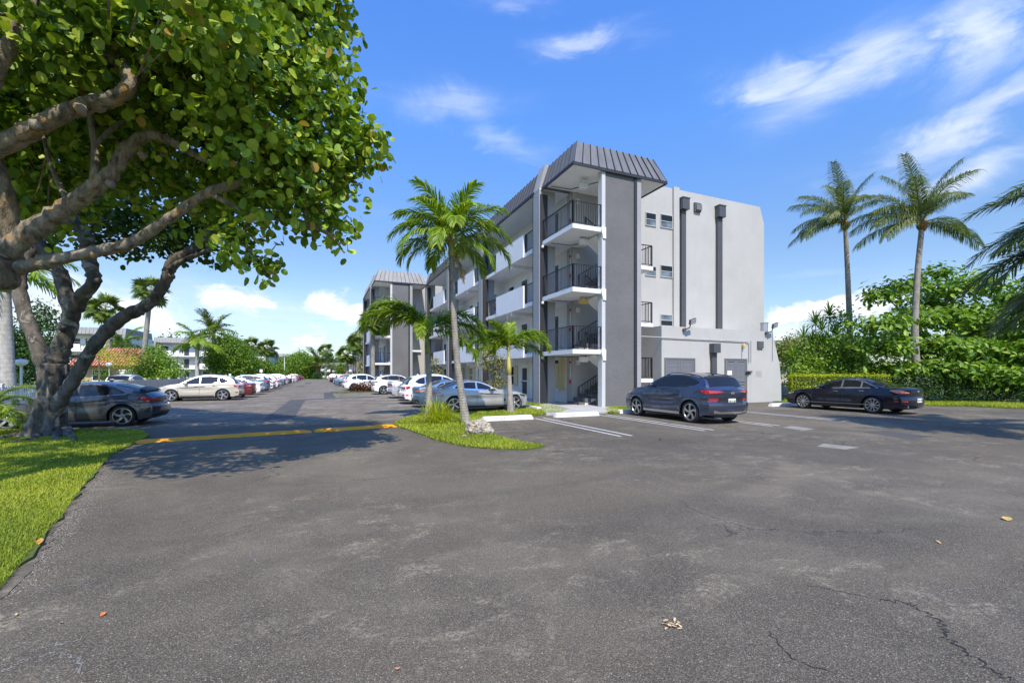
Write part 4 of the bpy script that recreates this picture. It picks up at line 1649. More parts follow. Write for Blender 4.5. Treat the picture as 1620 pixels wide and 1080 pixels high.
def wheel_meshes(Rw, w, style):
    key = (Rw, w, style)
    if key in WHEEL:
        return WHEEL[key]
    rr = Rw * 0.755
    t = MB()
    pr = [(rr, -w / 2 + 0.01), (rr + 0.02, -w / 2), (Rw - 0.035, -w / 2), (Rw - 0.01, -w / 2 + 0.02), (Rw, -w / 2 + 0.05), (Rw, w / 2 - 0.05), (Rw - 0.01, w / 2 - 0.02), (Rw - 0.035, w / 2), (rr + 0.02, w / 2), (rr, w / 2 - 0.01), (rr, -w / 2 + 0.01)]
    n = 40
    vs, fs = [], []
    for r, h in pr:
        for k in range(n):
            a = 2 * math.pi * k / n
            vs.append((r * math.cos(a), h, r * math.sin(a)))
    for i in range(len(pr) - 1):
        for k in range(n):
            fs.append((i * n + k, i * n + (k + 1) % n, (i + 1) * n + (k + 1) % n, (i + 1) * n + k))
    t.add(vs, fs)
    tm = t.mesh('tyre', MAT['tyre'], True)
    recalc(tm)
    r = MB()
    r.mi = 1
    r.lathe([(rr - 0.005, -0.05), (rr - 0.005, 0.02)], (0, 0, 0), 32, 'y')       # dark barrel
    r.mi = 0
    yo = w / 2 - 0.012
    pr = [(rr + 0.003, yo - 0.03), (rr + 0.003, yo), (rr - 0.018, yo + 0.002), (rr - 0.03, yo - 0.03)]
    vs, fs = [], []
    n = 40
    for a_, h in pr:
        for k in range(n):
            a = 2 * math.pi * k / n
            vs.append((a_ * math.cos(a), h, a_ * math.sin(a)))
    for i in range(len(pr) - 1):
        for k in range(n):
            fs.append((i * n + k, i * n + (k + 1) % n, (i + 1) * n + (k + 1) % n, (i + 1) * n + k))
    r.add(vs, fs)
    r.lathe([(0.065, yo - 0.06), (0.065, yo - 0.018), (0.05, yo - 0.008)], (0, 0, 0), 16, 'y')
    ns, tw, wid = {'ten': (10, 0.0, 0.042), 'five': (5, 0.0, 0.085), 'twist': (5, 0.40, 0.080), 'double': (10, 0.0, 0.034), 'blade': (7, 0.25, 0.036)}[style]
    for k in range(ns):
        a0 = 2 * math.pi * k / ns
        if style == 'double':
            a0 = 2 * math.pi * (k // 2) / 5 + (0.16 if k % 2 else -0.16)
        pts = []
        for (rad, da, ww, dep) in ((0.055, 0, wid * 0.75, 0.014), (rr * 0.55, tw * 0.5, wid * 0.8, 0.006), (rr - 0.016, tw, wid * 1.15, 0.004)):
            if style == 'double':
                da = -0.08 * (rad / rr) if k % 2 else 0.08 * (rad / rr)
            a = a0 + da
            c, s_ = math.cos(a), math.sin(a)
            for sg in (-1, 1):
                pts.append((rad * c - sg * ww / 2 * s_ * 1.0, yo - dep, rad * s_ + sg * ww / 2 * c))
            for sg in (-1, 1):
                pts.append((rad * c - sg * ww / 2 * s_, yo - dep - 0.03, rad * s_ + sg * ww / 2 * c))
        r.add(pts, [(0, 1, 5, 4), (4, 5, 9, 8), (0, 4, 6, 2), (4, 8, 10, 6), (1, 3, 7, 5), (5, 7, 11, 9)])
    rm = r.mesh('rim', [MAT['alloy'], MAT['alloy_dark']], False)
    recalc(rm)
    WHEEL[key] = (tm, rm)
    return WHEEL[key]


class Car:
    def __init__(s, sp):
        s.__dict__.update(sp)
        s.sp = sp
        s.xa = (s.FO, s.FO + s.WB)
        s.Ra = s.Rw + 0.05
        s.ztab = curve_tab(s.top)
        s.btab = curve_tab(s.belt)

    def ztop(s, x):
        return lerp_curve(s.ztab, x)

    def crown(s, x):
        return 0.075 if x > s.ws[0] and x < s.rw[1] else 0.055

    def zb(s, x):
        return min(lerp_curve(s.btab, x), s.ztop(x) - s.crown(x) - 0.012)

    def plan(s, x):
        a = max(0.0, (1.0 - x) / 1.0)
        b = max(0.0, (x - (s.L - 0.9)) / 0.9)
        return s.W / 2 * (1 - 0.10 * a ** 1.8 - 0.075 * b ** 1.8)

    def hw(s, x, z):
        p = s.plan(x)
        zb = s.zb(x)
        if z <= zb:
            zw = 0.60 * s.zr
            if z < zw:
                k = 1 - 0.055 * ((zw - z) / zw) ** 1.6
            else:
                k = 1 - 0.045 * ((z - zw) / max(0.1, 0.98 * s.zr - zw)) ** 2
            y = p * k
            # crease along the flank and lips round the wheel openings
            y += 0.012 * math.exp(-((z - s.crease) / 0.03) ** 2)
            y -= 0.026 * math.exp(-((z - s.crease + 0.17) / 0.09) ** 2) * (0.15 + 0.85 * sstep((x - s.xa[0] - 0.42) / 0.5) * sstep((s.xa[1] - 0.42 - x) / 0.5))
            for c in s.xa:
                dd = math.hypot(x - c, z - s.Rw) - s.Ra
                if dd > -0.02:
                    y += 0.012 * math.exp(-(max(0, dd) / 0.07) ** 2)
            return y
        k = 1 - 0.045 * ((zb - 0.60 * s.zr) / max(0.1, 0.98 * s.zr - 0.60 * s.zr)) ** 2
        y0 = p * k
        dz = z - zb
        return y0 - 0.012 - s.tumble * dz - 0.10 * dz * dz

    def zlow(s, x):
        z = s.sill + 0.03 * sstep((0.5 - x) / 0.5) + 0.05 * sstep((x - s.L + 0.5) / 0.5)
        for c in s.xa:
            q = s.Ra ** 2 - (x - c) ** 2
            if q > 0:
                z = max(z, s.Rw + math.sqrt(q) * 0.985)
        return z

    def warp(s, x, y, z):
        h = s.W / 2
        f = sstep((x - (s.L - 0.55)) / 0.55)
        if f:
            x = x + f * (lerp_curve(s.rp, z) - s.cr * (abs(y) / h) ** 2.4)
        f = sstep((0.8 - x) / 0.8)
        if f:
            x = x - f * (lerp_curve(s.fp, z) - s.cf * (abs(y) / h) ** 2.2)
        return x

    def pt(s, x, y, z):
        return (s.L / 2 - s.warp(x, y, z), y, z)

    def section(s, x):
        zl, zb = s.zlow(x), s.zb(x)
        ze = s.ztop(x) - s.crown(x)
        out = []
        nA, nB, nC = 18, 7, 7
        zl = min(zl, zb - 0.02)
        for i in range(nA + 1):
            z = zl + (zb - zl) * i / nA
            out.append((s.hw(x, z), z))
        for i in range(1, nB + 1):
            z = zb + (ze - zb) * i / nB
            out.append((s.hw(x, z + 1e-4), z))
        ye = out[-1][0]
        for i in range(1, nC + 1):
            t = i / nC
            out.append((ye * (1 - t) if t < 1 else 0.0, s.topz(x, ye * (1 - t), ye)))
        return out

    def topz(s, x, y, ye):
        c = s.crown(x)
        return s.ztop(x) - c + c * (1 - (abs(y) / ye) ** 2.6)

    def yedge(s, x):
        return s.hw(x, s.ztop(x) - s.crown(x) + 1e-4)

    def body(s):
        xs = set(round(i * 0.036, 4) for i in range(int(s.L / 0.036) + 1))
        xs |= {s.L}
        for c in s.xa:
            for k in range(15):
                xs.add(round(c + s.Ra * math.cos(math.pi * k / 14), 4))
        xs = sorted(x for x in xs if 0 <= x <= s.L)
        xs = [x for i, x in enumerate(xs) if i == 0 or x - xs[i - 1] > 0.004]
        secs = [s.section(x) for x in xs]
        n = len(secs[0])
        mb = MB()
        vs, fs = [], []
        idx = {}
        for i, (x, sec) in enumerate(zip(xs, secs)):
            for j, (y, z) in enumerate(sec):
                idx[i, j, 1] = len(vs)
                vs.append(s.pt(x, y, z))
                if j < n - 1:
                    idx[i, j, -1] = len(vs)
                    vs.append(s.pt(x, -y, z))
                else:
                    idx[i, j, -1] = idx[i, j, 1]
        for i in range(len(xs) - 1):
            for j in range(n - 1):
                for sg in (1, -1):
                    q = [idx[i, j, sg], idx[i + 1, j, sg], idx[i + 1, j + 1, sg], idx[i, j + 1, sg]]
                    q = [v for k, v in enumerate(q) if v not in q[:k]]
                    fs.append(tuple(q if sg > 0 else q[::-1]))
        # end caps
        for i, x in ((0, 0.0), (len(xs) - 1, s.L)):
            sec = secs[i]
            m = 9
            rows = []
            for j in range(n - 1):
                y, z = sec[j]
                row = [idx[i, j, -1]]
                for k in range(1, m):
                    yy = -y + 2 * y * k / m
                    row.append(len(vs))
                    vs.append(s.pt(x, yy, z))
                row.append(idx[i, j, 1])
                rows.append(row)
            for j in range(n - 2):
                for k in range(m):
                    q = (rows[j][k], rows[j][k + 1], rows[j + 1][k + 1], rows[j + 1][k])
                    fs.append(q if i else q[::-1])
            tp = idx[i, n - 1, 1]
            for k in range(m):
                q = (rows[-1][k], rows[-1][k + 1], tp)
                fs.append(q if i else q[::-1])
        mb.add(vs, fs)
        me = mb.mesh('body', MAT['paint_' + s.color], True)
        recalc(me)
        me.set_sharp_from_angle(angle=R(24))
        return me

    # --- surface patches
    def side_patch(s, lo, hi, off, sides=(1, -1), nx=None, nz=3, thick=0.0):
        x0, x1 = max(lo[0][0], hi[0][0]), min(lo[-1][0], hi[-1][0])
        keys = sorted({x0, x1} | {p[0] for p in lo + hi if x0 <= p[0] <= x1})
        n = nx or max(2, int((x1 - x0) / 0.06))
        xs = sorted(set([x0 + (x1 - x0) * i / n for i in range(n + 1)]) | set(keys))
        xs = [x for i, x in enumerate(xs) if i == 0 or x - xs[i - 1] > 0.006]
        res = []
        for sg in sides:
            mb = MB()
            vs, fs = [], []
            for x in xs:
                a, b = lerp_curve(lo, x), lerp_curve(hi, x)
                for k in range(nz + 1):
                    z = a + (b - a) * k / nz
                    vs.append(s.pt(x, sg * (s.hw(x, z) + off), z))
            for i in range(len(xs) - 1):
                for k in range(nz):
                    q = (i * (nz + 1) + k, (i + 1) * (nz + 1) + k, (i + 1) * (nz + 1) + k + 1, i * (nz + 1) + k + 1)
                    fs.append(q if sg > 0 else q[::-1])
            mb.add(vs, fs)
            res.append(mb)
        return res

    def end_patch(s, lo, hi, off, rear=True, sides=(1, -1), ny=8, nz=3):
        res = []
        X = s.L if rear else 0.0
        for sg in sides:
            mb = MB()
            vs, fs = [], []
            y0, y1 = lo[0][0], lo[-1][0]
            for i in range(ny + 1):
                y = y0 + (y1 - y0) * i / ny
                a, b = lerp_curve(lo, y), lerp_curve(hi, y)
                for k in range(nz + 1):
                    z = a + (b - a) * k / nz
                    p = s.pt(X, sg * y, z)
                    vs.append((p[0] + (-off if rear else off), p[1], p[2]))
            for i in range(ny):
                for k in range(nz):
                    q = (i * (nz + 1) + k, (i + 1) * (nz + 1) + k, (i + 1) * (nz + 1) + k + 1, i * (nz + 1) + k + 1)
                    fs.append(q if (sg > 0) != rear else q[::-1])
            mb.add(vs, fs)
            res.append(mb)
        return res

    def end_full(s, lo, hi, off, rear=True, ny=10, nz=3):
        """one patch across the centre line; tables over |y|"""
        mb = MB()
        X = s.L if rear else 0.0
        y1 = lo[-1][0]
        vs, fs = [], []
        for i in range(2 * ny + 1):
            y = -y1 + y1 * i / ny
            a, b = lerp_curve(lo, abs(y)), lerp_curve(hi, abs(y))
            for k in range(nz + 1):
                z = a + (b - a) * k / nz
                p = s.pt(X, y, z)
                vs.append((p[0] + (-off if rear else off), p[1], p[2]))
        for i in range(2 * ny):
            for k in range(nz):
                q = (i * (nz + 1) + k, (i + 1) * (nz + 1) + k, (i + 1) * (nz + 1) + k + 1, i * (nz + 1) + k + 1)
                fs.append(q[::-1] if rear else q)
        mb.add(vs, fs)
        return mb

    def top_patch(s, x0, x1, m0, m1, off, nx=10, ny=12):
        mb = MB()
        vs, fs = [], []
        for i in range(nx + 1):
            t = i / nx
            x = x0 + (x1 - x0) * t
            ye = s.yedge(x)
            yw = ye - (m0 + (m1 - m0) * t)
            e = 0.02
            sl = (s.ztop(x + e) - s.ztop(x - e)) / (2 * e)
            nn = math.hypot(1, sl)
            for k in range(ny + 1):
                y = -yw + 2 * yw * k / ny
                z = s.topz(x, y, ye)
                p = s.pt(x - sl / nn * off, y, z + off / nn)
                vs.append(p)
        for i in range(nx):
            for k in range(ny):
                fs.append((i * (ny + 1) + k, (i + 1) * (ny + 1) + k, (i + 1) * (ny + 1) + k + 1, i * (ny + 1) + k + 1))
        mb.add(vs, fs)
        return mb


def curve_tab(pts):
    """smooth monotone-ish table from key points"""
    xs = [p[0] for p in pts]
    c = curve(pts, 6)
    out = []
    for p in c:
        if not out or p[0] > out[-1][0] + 1e-4:
            out.append((float(p[0]), float(p[1])))
    return out


def build_car(sp, label, cat, loc, rotz, group=None, name='parked_car'):
    c = Car(sp)
    root = thing(name, label, cat, loc, rotz, group)
    pm = MAT['paint_' + c.color]
    body = link('body', c.body(), root)
    # underbody, wheel wells
    mb = MB()
    L2 = c.L / 2
    mb.box((L2 - 0.25, -0.5, 0.19), (-L2 + 0.3, 0.5, 0.52))
    xw = c.xa
    mb.box((L2 - xw[0] - c.Ra - 0.02, -c.W / 2 + 0.09, 0.18), (L2 - xw[1] + c.Ra + 0.02, c.W / 2 - 0.09, 0.36))
    mb.box((L2 - 0.3, -c.W / 2 + 0.22, 0.22), (L2 - xw[0] + c.Ra + 0.02, c.W / 2 - 0.22, 0.4))
    mb.box((L2 - xw[1] - c.Ra - 0.02, -c.W / 2 + 0.2, 0.27), (-L2 + 0.28, c.W / 2 - 0.2, 0.42))
    for xc in xw:
        for sg in (1, -1):
            vs, fs = [], []
            for k in range(13):
                a = math.pi * k / 12
                for yy in (c.W / 2 - 0.035, 0.5):
                    vs.append((L2 - xc + (c.Ra + 0.004) * math.cos(a), sg * yy, c.Rw + (c.Ra + 0.004) * math.sin(a)))
            for k in range(12):
                fs.append((2 * k, 2 * k + 1, 2 * k + 3, 2 * k + 2))
            mb.add(vs, fs)
    mb.build('underbody', MAT['car_black'], root)
    # glass
    for lo, hi in c.dlo:
        for m_ in c.side_patch(lo, hi, 0.004):
            m_.build('window_trim', MAT['chrome' if c.chrome else 'car_black'], root, smooth=True)
    for lo, hi in c.windows:
        for m_ in c.side_patch(lo, hi, 0.009):
            m_.build('side_window', MAT['glass_dark'], root, smooth=True)
    c.top_patch(c.ws[0], c.ws[1], 0.05, 0.075, 0.006).build('windshield', MAT['glass_dark'], root, smooth=True)
    c.top_patch(c.rw[0], c.rw[1], c.rwm[0], c.rwm[1], 0.008).build('rear_window', MAT['glass_dark'], root, smooth=True)
    # doors with seams and handles
    for (x0, x1) in c.doors:
        bt = [(x0 + (x1 - x0) * i / 6, c.zb(x0 + (x1 - x0) * i / 6) - 0.004) for i in range(7)]
        lo = [(x0, c.sill + 0.13), (x1, c.sill + 0.13)]
        arch = [(x, max(c.sill + 0.13, c.zlow(x) + 0.07 if c.zlow(x) > c.sill + 0.1 else 0)) for x in [x0 + (x1 - x0) * i / 16 for i in range(17)]]
        for m_, sg in zip(c.side_patch([(x0 - 0.012, c.sill + 0.115), (x1 + 0.012, c.sill + 0.115)] if arch[-1][1] < c.sill + 0.2 else [(a - 0.0, z - 0.012) for a, z in arch], [(x0 - 0.012, bt[0][1]), (x1 + 0.012, bt[-1][1])], 0.0022, nz=8), (1, -1)):
            m_.build('door_seam', MAT['car_black'], root, smooth=True)
        for m_, sg in zip(c.side_patch(arch, bt, 0.0055, nz=10), (1, -1)):
            d = m_.build('door', pm, root, smooth=True)
            hz = c.zb(x1) - 0.12 * c.zr
            hx = x1 - 0.20
            mb = MB()
            y = c.hw(hx, hz)
            mb.prism([(L2 - hx - 0.09, sg * (y - 0.01)), (L2 - hx - 0.07, sg * (y + 0.032)), (L2 - hx + 0.07, sg * (y + 0.032)), (L2 - hx + 0.09, sg * (y - 0.01))], 'z', hz - 0.014, hz + 0.014)
            mb.build('handle', MAT['chrome'] if c.chrome else pm, d)
    if c.trim_sill:
        x0, x1 = xw[0] + c.Ra + 0.03, xw[1] - c.Ra - 0.03
        for m_ in c.side_patch([(x0, c.sill + 0.005), (x1, c.sill + 0.005)], [(x0, c.sill + 0.085), (x1, c.sill + 0.085)], 0.012):
            m_.build('sill_trim', MAT[c.trim_sill], root, smooth=True)
    # lights and other trim
    for kind, what, a, b, m_name in c.patches:
        mm = pm if m_name == 'paint' else MAT[m_name]
        if kind == 'side':
            for m_ in c.side_patch(a, b, 0.009):
                m_.build(what, mm, root, smooth=True)
        elif kind in ('rear', 'front'):
            for m_ in c.end_patch(a, b, 0.010, kind == 'rear'):
                m_.build(what, mm, root, smooth=True)
        else:
            c.end_full(a, b, 0.012 if kind.endswith('2') else 0.008, kind.startswith('rear')).build(what, mm, root, smooth=True)
    # plate, badge
    pz, = c.plate
    px_ = c.pt(c.L, 0, pz)[0] - 0.022
    mb = MB()
    mb.box((px_ - 0.006, -0.155, pz - 0.078), (px_ + 0.02, 0.155, pz + 0.078))
    pl = mb.build('license_plate', MAT['plate_white'], root)
    mb = MB()
    mb.lathe([(0.036, px_ - 0.008), (0.036, px_ - 0.0065)], (0, 0, pz - 0.004), 10, 'x')
    mb.build('plate_emblem', MAT['plate_orange'], pl)
    mb = MB()
    for y in (-0.125, -0.095, -0.065, 0.06, 0.09, 0.12):
        mb.box((px_ - 0.009, y - 0.010, pz - 0.032), (px_ - 0.0062, y + 0.010, pz + 0.03))
    mb.build('plate_marks', MAT['plate_ink'], pl)
    bz = c.badge
    bx = c.pt(c.L, 0, bz)[0]
    mb = MB()
    mb.lathe([(0.075, 0), (0.07, -0.02), (0.05, -0.024)], (0, 0, 0), 14, 'x')
    mb.v = [(bx + p[0], p[1], bz + p[2] * 0.62) for p in mb.v]
    mb.build('badge', MAT['chrome'], root, smooth=False)
    # mirrors
    for sg in (1, -1):
        mx = c.ws[0] + 0.42
        mz = c.zb(mx) + 0.07
        y = c.hw(mx, mz)
        mb = MB()
        mb.tube([(L2 - mx, sg * (y - 0.02), mz - 0.02), (L2 - mx, sg * (y + 0.06), mz + 0.0)], 0.025, 6)
        vs, fs = [], []
        for i, (a, rr_) in enumerate(((-0.10, 0.35), (-0.07, 0.8), (0.0, 1.0), (0.06, 0.95), (0.075, 0.85))):
            for k in range(10):
                th = 2 * math.pi * k / 10
                vs.append((L2 - mx - a, sg * (y + 0.14 + 0.105 * rr_ * math.cos(th)), mz + 0.03 + 0.068 * rr_ * math.sin(th)))
        for i in range(4):
            for k in range(10):
                fs.append((i * 10 + k, i * 10 + (k + 1) % 10, (i + 1) * 10 + (k + 1) % 10, (i + 1) * 10 + k))
        fs += [tuple(range(10)), tuple(40 + k for k in range(10))]
        mb.add(vs, fs)
        me = mb.mesh('mirror', pm, True)
        recalc(me)
        link('mirror', me, root)
    if c.rails:
        for sg in (1, -1):
            pts = []
            for i in range(9):
                x = c.ws[1] + 0.1 + (c.rw[0] - c.ws[1] - 0.2) * i / 8
                ye = c.yedge(x) - 0.05
                pts.append((L2 - x, sg * ye, c.topz(x, ye, c.yedge(x)) + (0.035 if 0 < i < 8 else 0.0)))
            MB().tube(pts, 0.016, 6).build('roof_rail', MAT['car_black'], root, smooth=True)
    if c.spoiler:
        x0, x1, dz = c.spoiler
        m_ = c.top_patch(x0, x1, 0.06, 0.10, 0.02, nx=4)
        nv = len(m_.v)
        m_.v += [(p[0], p[1], p[2] - 0.045) for p in m_.v]
        m_.f += [tuple(i + nv for i in f[::-1]) for f in m_.f]
        m_.fm = [0] * len(m_.f)
        ny = 13
        for i in range(4):
            for e in (0, ny - 1):
                a, b = i * ny + e, (i + 1) * ny + e
                m_.f.append((a, b, b + nv, a + nv))
        for e in (0, 4):
            for k in range(ny - 1):
                a, b = e * ny + k, e * ny + k + 1
                m_.f.append((a, b, b + nv, a + nv))
        m_.fm = [0] * len(m_.f)
        m_.v = [(p[0], p[1], p[2] + dz) for p in m_.v]
        m_.build('spoiler', MAT['car_black'] if c.color in ('slate_blue', 'charcoal') else pm, root)
    if c.fin:
        x = c.rw[0] - 0.35
        z = c.ztop(x)
        mb = MB()
        mb.prism([(L2 - x + 0.08, z - 0.01), (L2 - x - 0.06, z - 0.01), (L2 - x - 0.05, z + 0.055), (L2 - x - 0.02, z + 0.06)], 'y', -0.018, 0.018)
        mb.build('antenna', pm, root)
    for y in c.pipes:
        for sg in (1, -1):
            x = c.pt(c.L, y, 0.3)[0]
            mb = MB()
            mb.tube([(x + 0.15, sg * y, 0.31), (x - 0.02, sg * y, 0.31)], 0.042, 10)
            mb.build('exhaust', MAT['chrome'], root)
    # wheels
    tm, rm = wheel_meshes(c.Rw, 0.225, c.rim)
    for xc in xw:
        for sg in (1, -1):
            w = link('wheel', None, root, loc=(L2 - xc, sg * (c.W / 2 - 0.125), c.Rw), rotz=0 if sg > 0 else math.pi)
            link('tyre', tm, w)
            link('rim', rm, w)
    return root


FPD = [(0.2, -0.06), (0.4, 0.0), (0.6, 0.02), (0.8, -0.03), (1.0, -0.2)]
SUV = dict(L=4.48, W=1.85, WB=2.67, FO=0.90, Rw=0.36, sill=0.25, zr=1.05, crease=0.86, tumble=0.44, color='slate_blue', chrome=False,
           top=[(0, 0.82), (0.10, 0.95), (0.5, 1.07), (1.1, 1.16), (1.33, 1.20), (1.75, 1.43), (2.12, 1.585), (2.5, 1.645), (2.95, 1.645), (3.5, 1.59), (3.98, 1.50), (4.10, 1.42), (4.32, 1.20), (4.48, 1.10)],
           belt=[(0, 0.74), (0.5, 0.96), (1.3, 1.07), (2.5, 1.125), (3.6, 1.19), (4.1, 1.15), (4.48, 1.04)],
           rp=[(0.2, -0.12), (0.38, -0.03), (0.52, 0.0), (0.66, 0.0), (0.72, -0.07), (0.88, -0.055), (1.0, -0.03), (1.14, -0.08)], fp=FPD, cr=0.20, cf=0.26,
           ws=(1.36, 2.10), rw=(4.02, 4.31), rwm=(0.07, 0.12), doors=[(1.30, 2.30), (2.34, 3.28)], trim_sill='alloy', rim='twist',
           dlo=[([(1.50, 1.10), (2.5, 1.13), (3.4, 1.175), (3.65, 1.21), (3.86, 1.32)], [(1.50, 1.125), (1.78, 1.32), (2.12, 1.485), (2.5, 1.55), (2.95, 1.55), (3.4, 1.49), (3.65, 1.425), (3.86, 1.335)])],
           windows=[([(1.58, 1.125), (2.28, 1.14)], [(1.58, 1.16), (1.80, 1.31), (2.12, 1.455), (2.28, 1.495)]),
                    ([(2.36, 1.142), (3.18, 1.172)], [(2.36, 1.51), (2.9, 1.525), (3.18, 1.492)]),
                    ([(3.25, 1.18), (3.6, 1.22), (3.80, 1.305)], [(3.25, 1.48), (3.5, 1.432), (3.80, 1.33)])],
           patches=[('side', 'taillight', [(3.98, 1.045), (4.2, 0.99), (4.46, 0.965)], [(3.98, 1.06), (4.2, 1.09), (4.46, 1.075)], 'lens_red'),
                    ('rear', 'taillight', [(0.34, 1.02), (0.84, 0.965)], [(0.34, 1.035), (0.84, 1.07)], 'lens_red'),
                    ('rear', 'reflector', [(0.52, 0.755), (0.83, 0.745)], [(0.52, 0.81), (0.83, 0.815)], 'lens_red'),
                    ('rear_full', 'bumper_recess', [(0.0, 0.64), (0.46, 0.64), (0.56, 0.78)], [(0.0, 0.84), (0.56, 0.83)], 'car_black'),
                    ('rear_full', 'bumper_skirt', [(0.0, 0.33), (0.7, 0.35)], [(0.0, 0.40), (0.5, 0.40), (0.72, 0.46)], 'alloy'),
                    ('side', 'headlight', [(0.12, 0.84), (0.62, 0.92)], [(0.12, 0.92), (0.62, 0.96)], 'lens_amber'),
                    ('front_full', 'grille', [(0.0, 0.45), (0.5, 0.5)], [(0.0, 0.80), (0.5, 0.76)], 'car_black')],
           plate=(0.735,), badge=0.985, rails=True, spoiler=(3.86, 4.04, 0.0), fin=True, pipes=())
SEDAN = dict(L=4.93, W=1.88, WB=2.775, FO=1.03, Rw=0.345, sill=0.20, zr=0.95, crease=0.74, tumble=0.42, color='midnight', chrome=True,
             top=[(0, 0.66), (0.12, 0.77), (0.5, 0.88), (1.2, 0.97), (1.45, 1.01), (1.85, 1.22), (2.25, 1.385), (2.7, 1.445), (3.1, 1.44), (3.45, 1.37), (3.9, 1.20), (4.25, 1.09), (4.5, 1.065), (4.8, 1.06), (4.93, 1.0)],
             belt=[(0, 0.62), (0.5, 0.80), (1.4, 0.92), (2.5, 0.965), (3.5, 1.01), (4.2, 1.02), (4.6, 0.99), (4.93, 0.93)],
             rp=[(0.2, -0.10), (0.36, -0.02), (0.48, 0.0), (0.62, 0.0), (0.70, -0.05), (0.9, -0.03), (1.05, -0.02)], fp=FPD, cr=0.22, cf=0.30,
             ws=(1.47, 2.28), rw=(3.42, 4.2), rwm=(0.07, 0.12), doors=[(1.5, 2.62), (2.66, 3.6)], trim_sill='paint_midnight', rim='ten',
             dlo=[([(1.60, 0.94), (2.6, 0.965), (3.5, 1.0), (3.98, 1.035)], [(1.60, 0.965), (1.95, 1.15), (2.3, 1.30), (2.7, 1.365), (3.1, 1.36), (3.5, 1.27), (3.98, 1.045)])],
             windows=[([(1.68, 0.96), (2.60, 0.98)], [(1.68, 0.985), (1.96, 1.13), (2.3, 1.275), (2.60, 1.335)]),
                      ([(2.68, 0.982), (3.34, 1.005)], [(2.68, 1.343), (3.1, 1.335), (3.34, 1.285)]),
                      ([(3.41, 1.01), (3.92, 1.038)], [(3.41, 1.265), (3.6, 1.20), (3.92, 1.052)])],
             patches=[('side', 'taillight', [(4.38, 0.93), (4.65, 0.86), (4.9, 0.83)], [(4.38, 0.95), (4.65, 0.975), (4.9, 0.96)], 'lens_pink'),
                      ('rear', 'taillight', [(0.5, 0.84), (0.88, 0.83)], [(0.5, 0.86), (0.88, 0.96)], 'lens_pink'),
                      ('rear_full', 'trunk_trim', [(0.0, 0.84), (0.46, 0.84)], [(0.0, 0.95), (0.5, 0.95)], 'alloy_dark'),
                      ('rear', 'reflector', [(0.62, 0.50), (0.86, 0.50)], [(0.62, 0.545), (0.86, 0.545)], 'lens_red'),
                      ('side', 'reflector', [(4.62, 0.505), (4.84, 0.505)], [(4.62, 0.54), (4.84, 0.54)], 'lens_red'),
                      ('side', 'headlight', [(0.10, 0.66), (0.55, 0.735)], [(0.10, 0.72), (0.55, 0.765)], 'lens_clear'),
                      ('side', 'door_molding', [(1.25, 0.335), (3.55, 0.345)], [(1.25, 0.352), (3.55, 0.362)], 'alloy'),
                      ('front_full', 'grille', [(0.0, 0.4), (0.5, 0.42)], [(0.0, 0.64), (0.5, 0.6)], 'alloy_dark')],
             plate=(0.56,), badge=0.90, rails=False, spoiler=None, fin=True, pipes=(0.55,))
COUPE = dict(SEDAN, L=4.69, W=1.85, WB=2.835, FO=0.83, Rw=0.345, crease=0.76, color='silver',
             top=[(0, 0.62), (0.12, 0.74), (0.5, 0.86), (1.2, 0.96), (1.55, 1.0), (1.95, 1.19), (2.35, 1.345), (2.75, 1.395), (3.1, 1.385), (3.5, 1.30), (3.95, 1.13), (4.2, 1.06), (4.45, 1.045), (4.6, 1.05), (4.69, 0.98)],
             belt=[(0, 0.58), (0.5, 0.76), (1.4, 0.89), (2.5, 0.93), (3.4, 0.985), (4.1, 0.99), (4.4, 0.95), (4.69, 0.90)],
             ws=(1.57, 2.38), rw=(3.42, 4.12), doors=[(1.45, 2.64), (2.68, 3.50)], trim_sill='alloy_dark', rim='double',
             dlo=[([(1.72, 0.905), (2.6, 0.93), (3.4, 0.98), (3.70, 1.04)], [(1.72, 0.945), (2.05, 1.12), (2.4, 1.26), (2.75, 1.315), (3.1, 1.31), (3.45, 1.22), (3.70, 1.07)])],
             windows=[([(1.80, 0.925), (2.60, 0.945)], [(1.80, 0.965), (2.06, 1.10), (2.4, 1.235), (2.60, 1.278)]),
                      ([(2.68, 0.95), (3.20, 0.975)], [(2.68, 1.288), (3.0, 1.288), (3.20, 1.265)]),
                      ([(3.26, 0.98), (3.5, 1.01), (3.64, 1.05)], [(3.26, 1.25), (3.45, 1.19), (3.64, 1.07)])],
             patches=[('side', 'taillight', [(4.22, 0.86), (4.66, 0.80)], [(4.22, 0.89), (4.66, 0.89)], 'lens_pink'),
                      ('rear', 'taillight', [(0.45, 0.80), (0.86, 0.80)], [(0.45, 0.87), (0.86, 0.89)], 'lens_pink'),
                      ('rear_full', 'bumper_skirt', [(0.0, 0.27), (0.75, 0.29)], [(0.0, 0.40), (0.75, 0.42)], 'car_black'),
                      ('side', 'headlight', [(0.10, 0.62), (0.50, 0.70)], [(0.10, 0.70), (0.50, 0.76)], 'car_black'),
                      ('side', 'fender_vent', [(1.30, 0.46), (1.40, 0.47)], [(1.30, 0.50), (1.40, 0.60)], 'car_black'),
                      ('front_full', 'grille', [(0.0, 0.35), (0.5, 0.42)], [(0.0, 0.62), (0.5, 0.6)], 'car_black')],
             plate=(0.58,), badge=0.9, pipes=(0.55,))
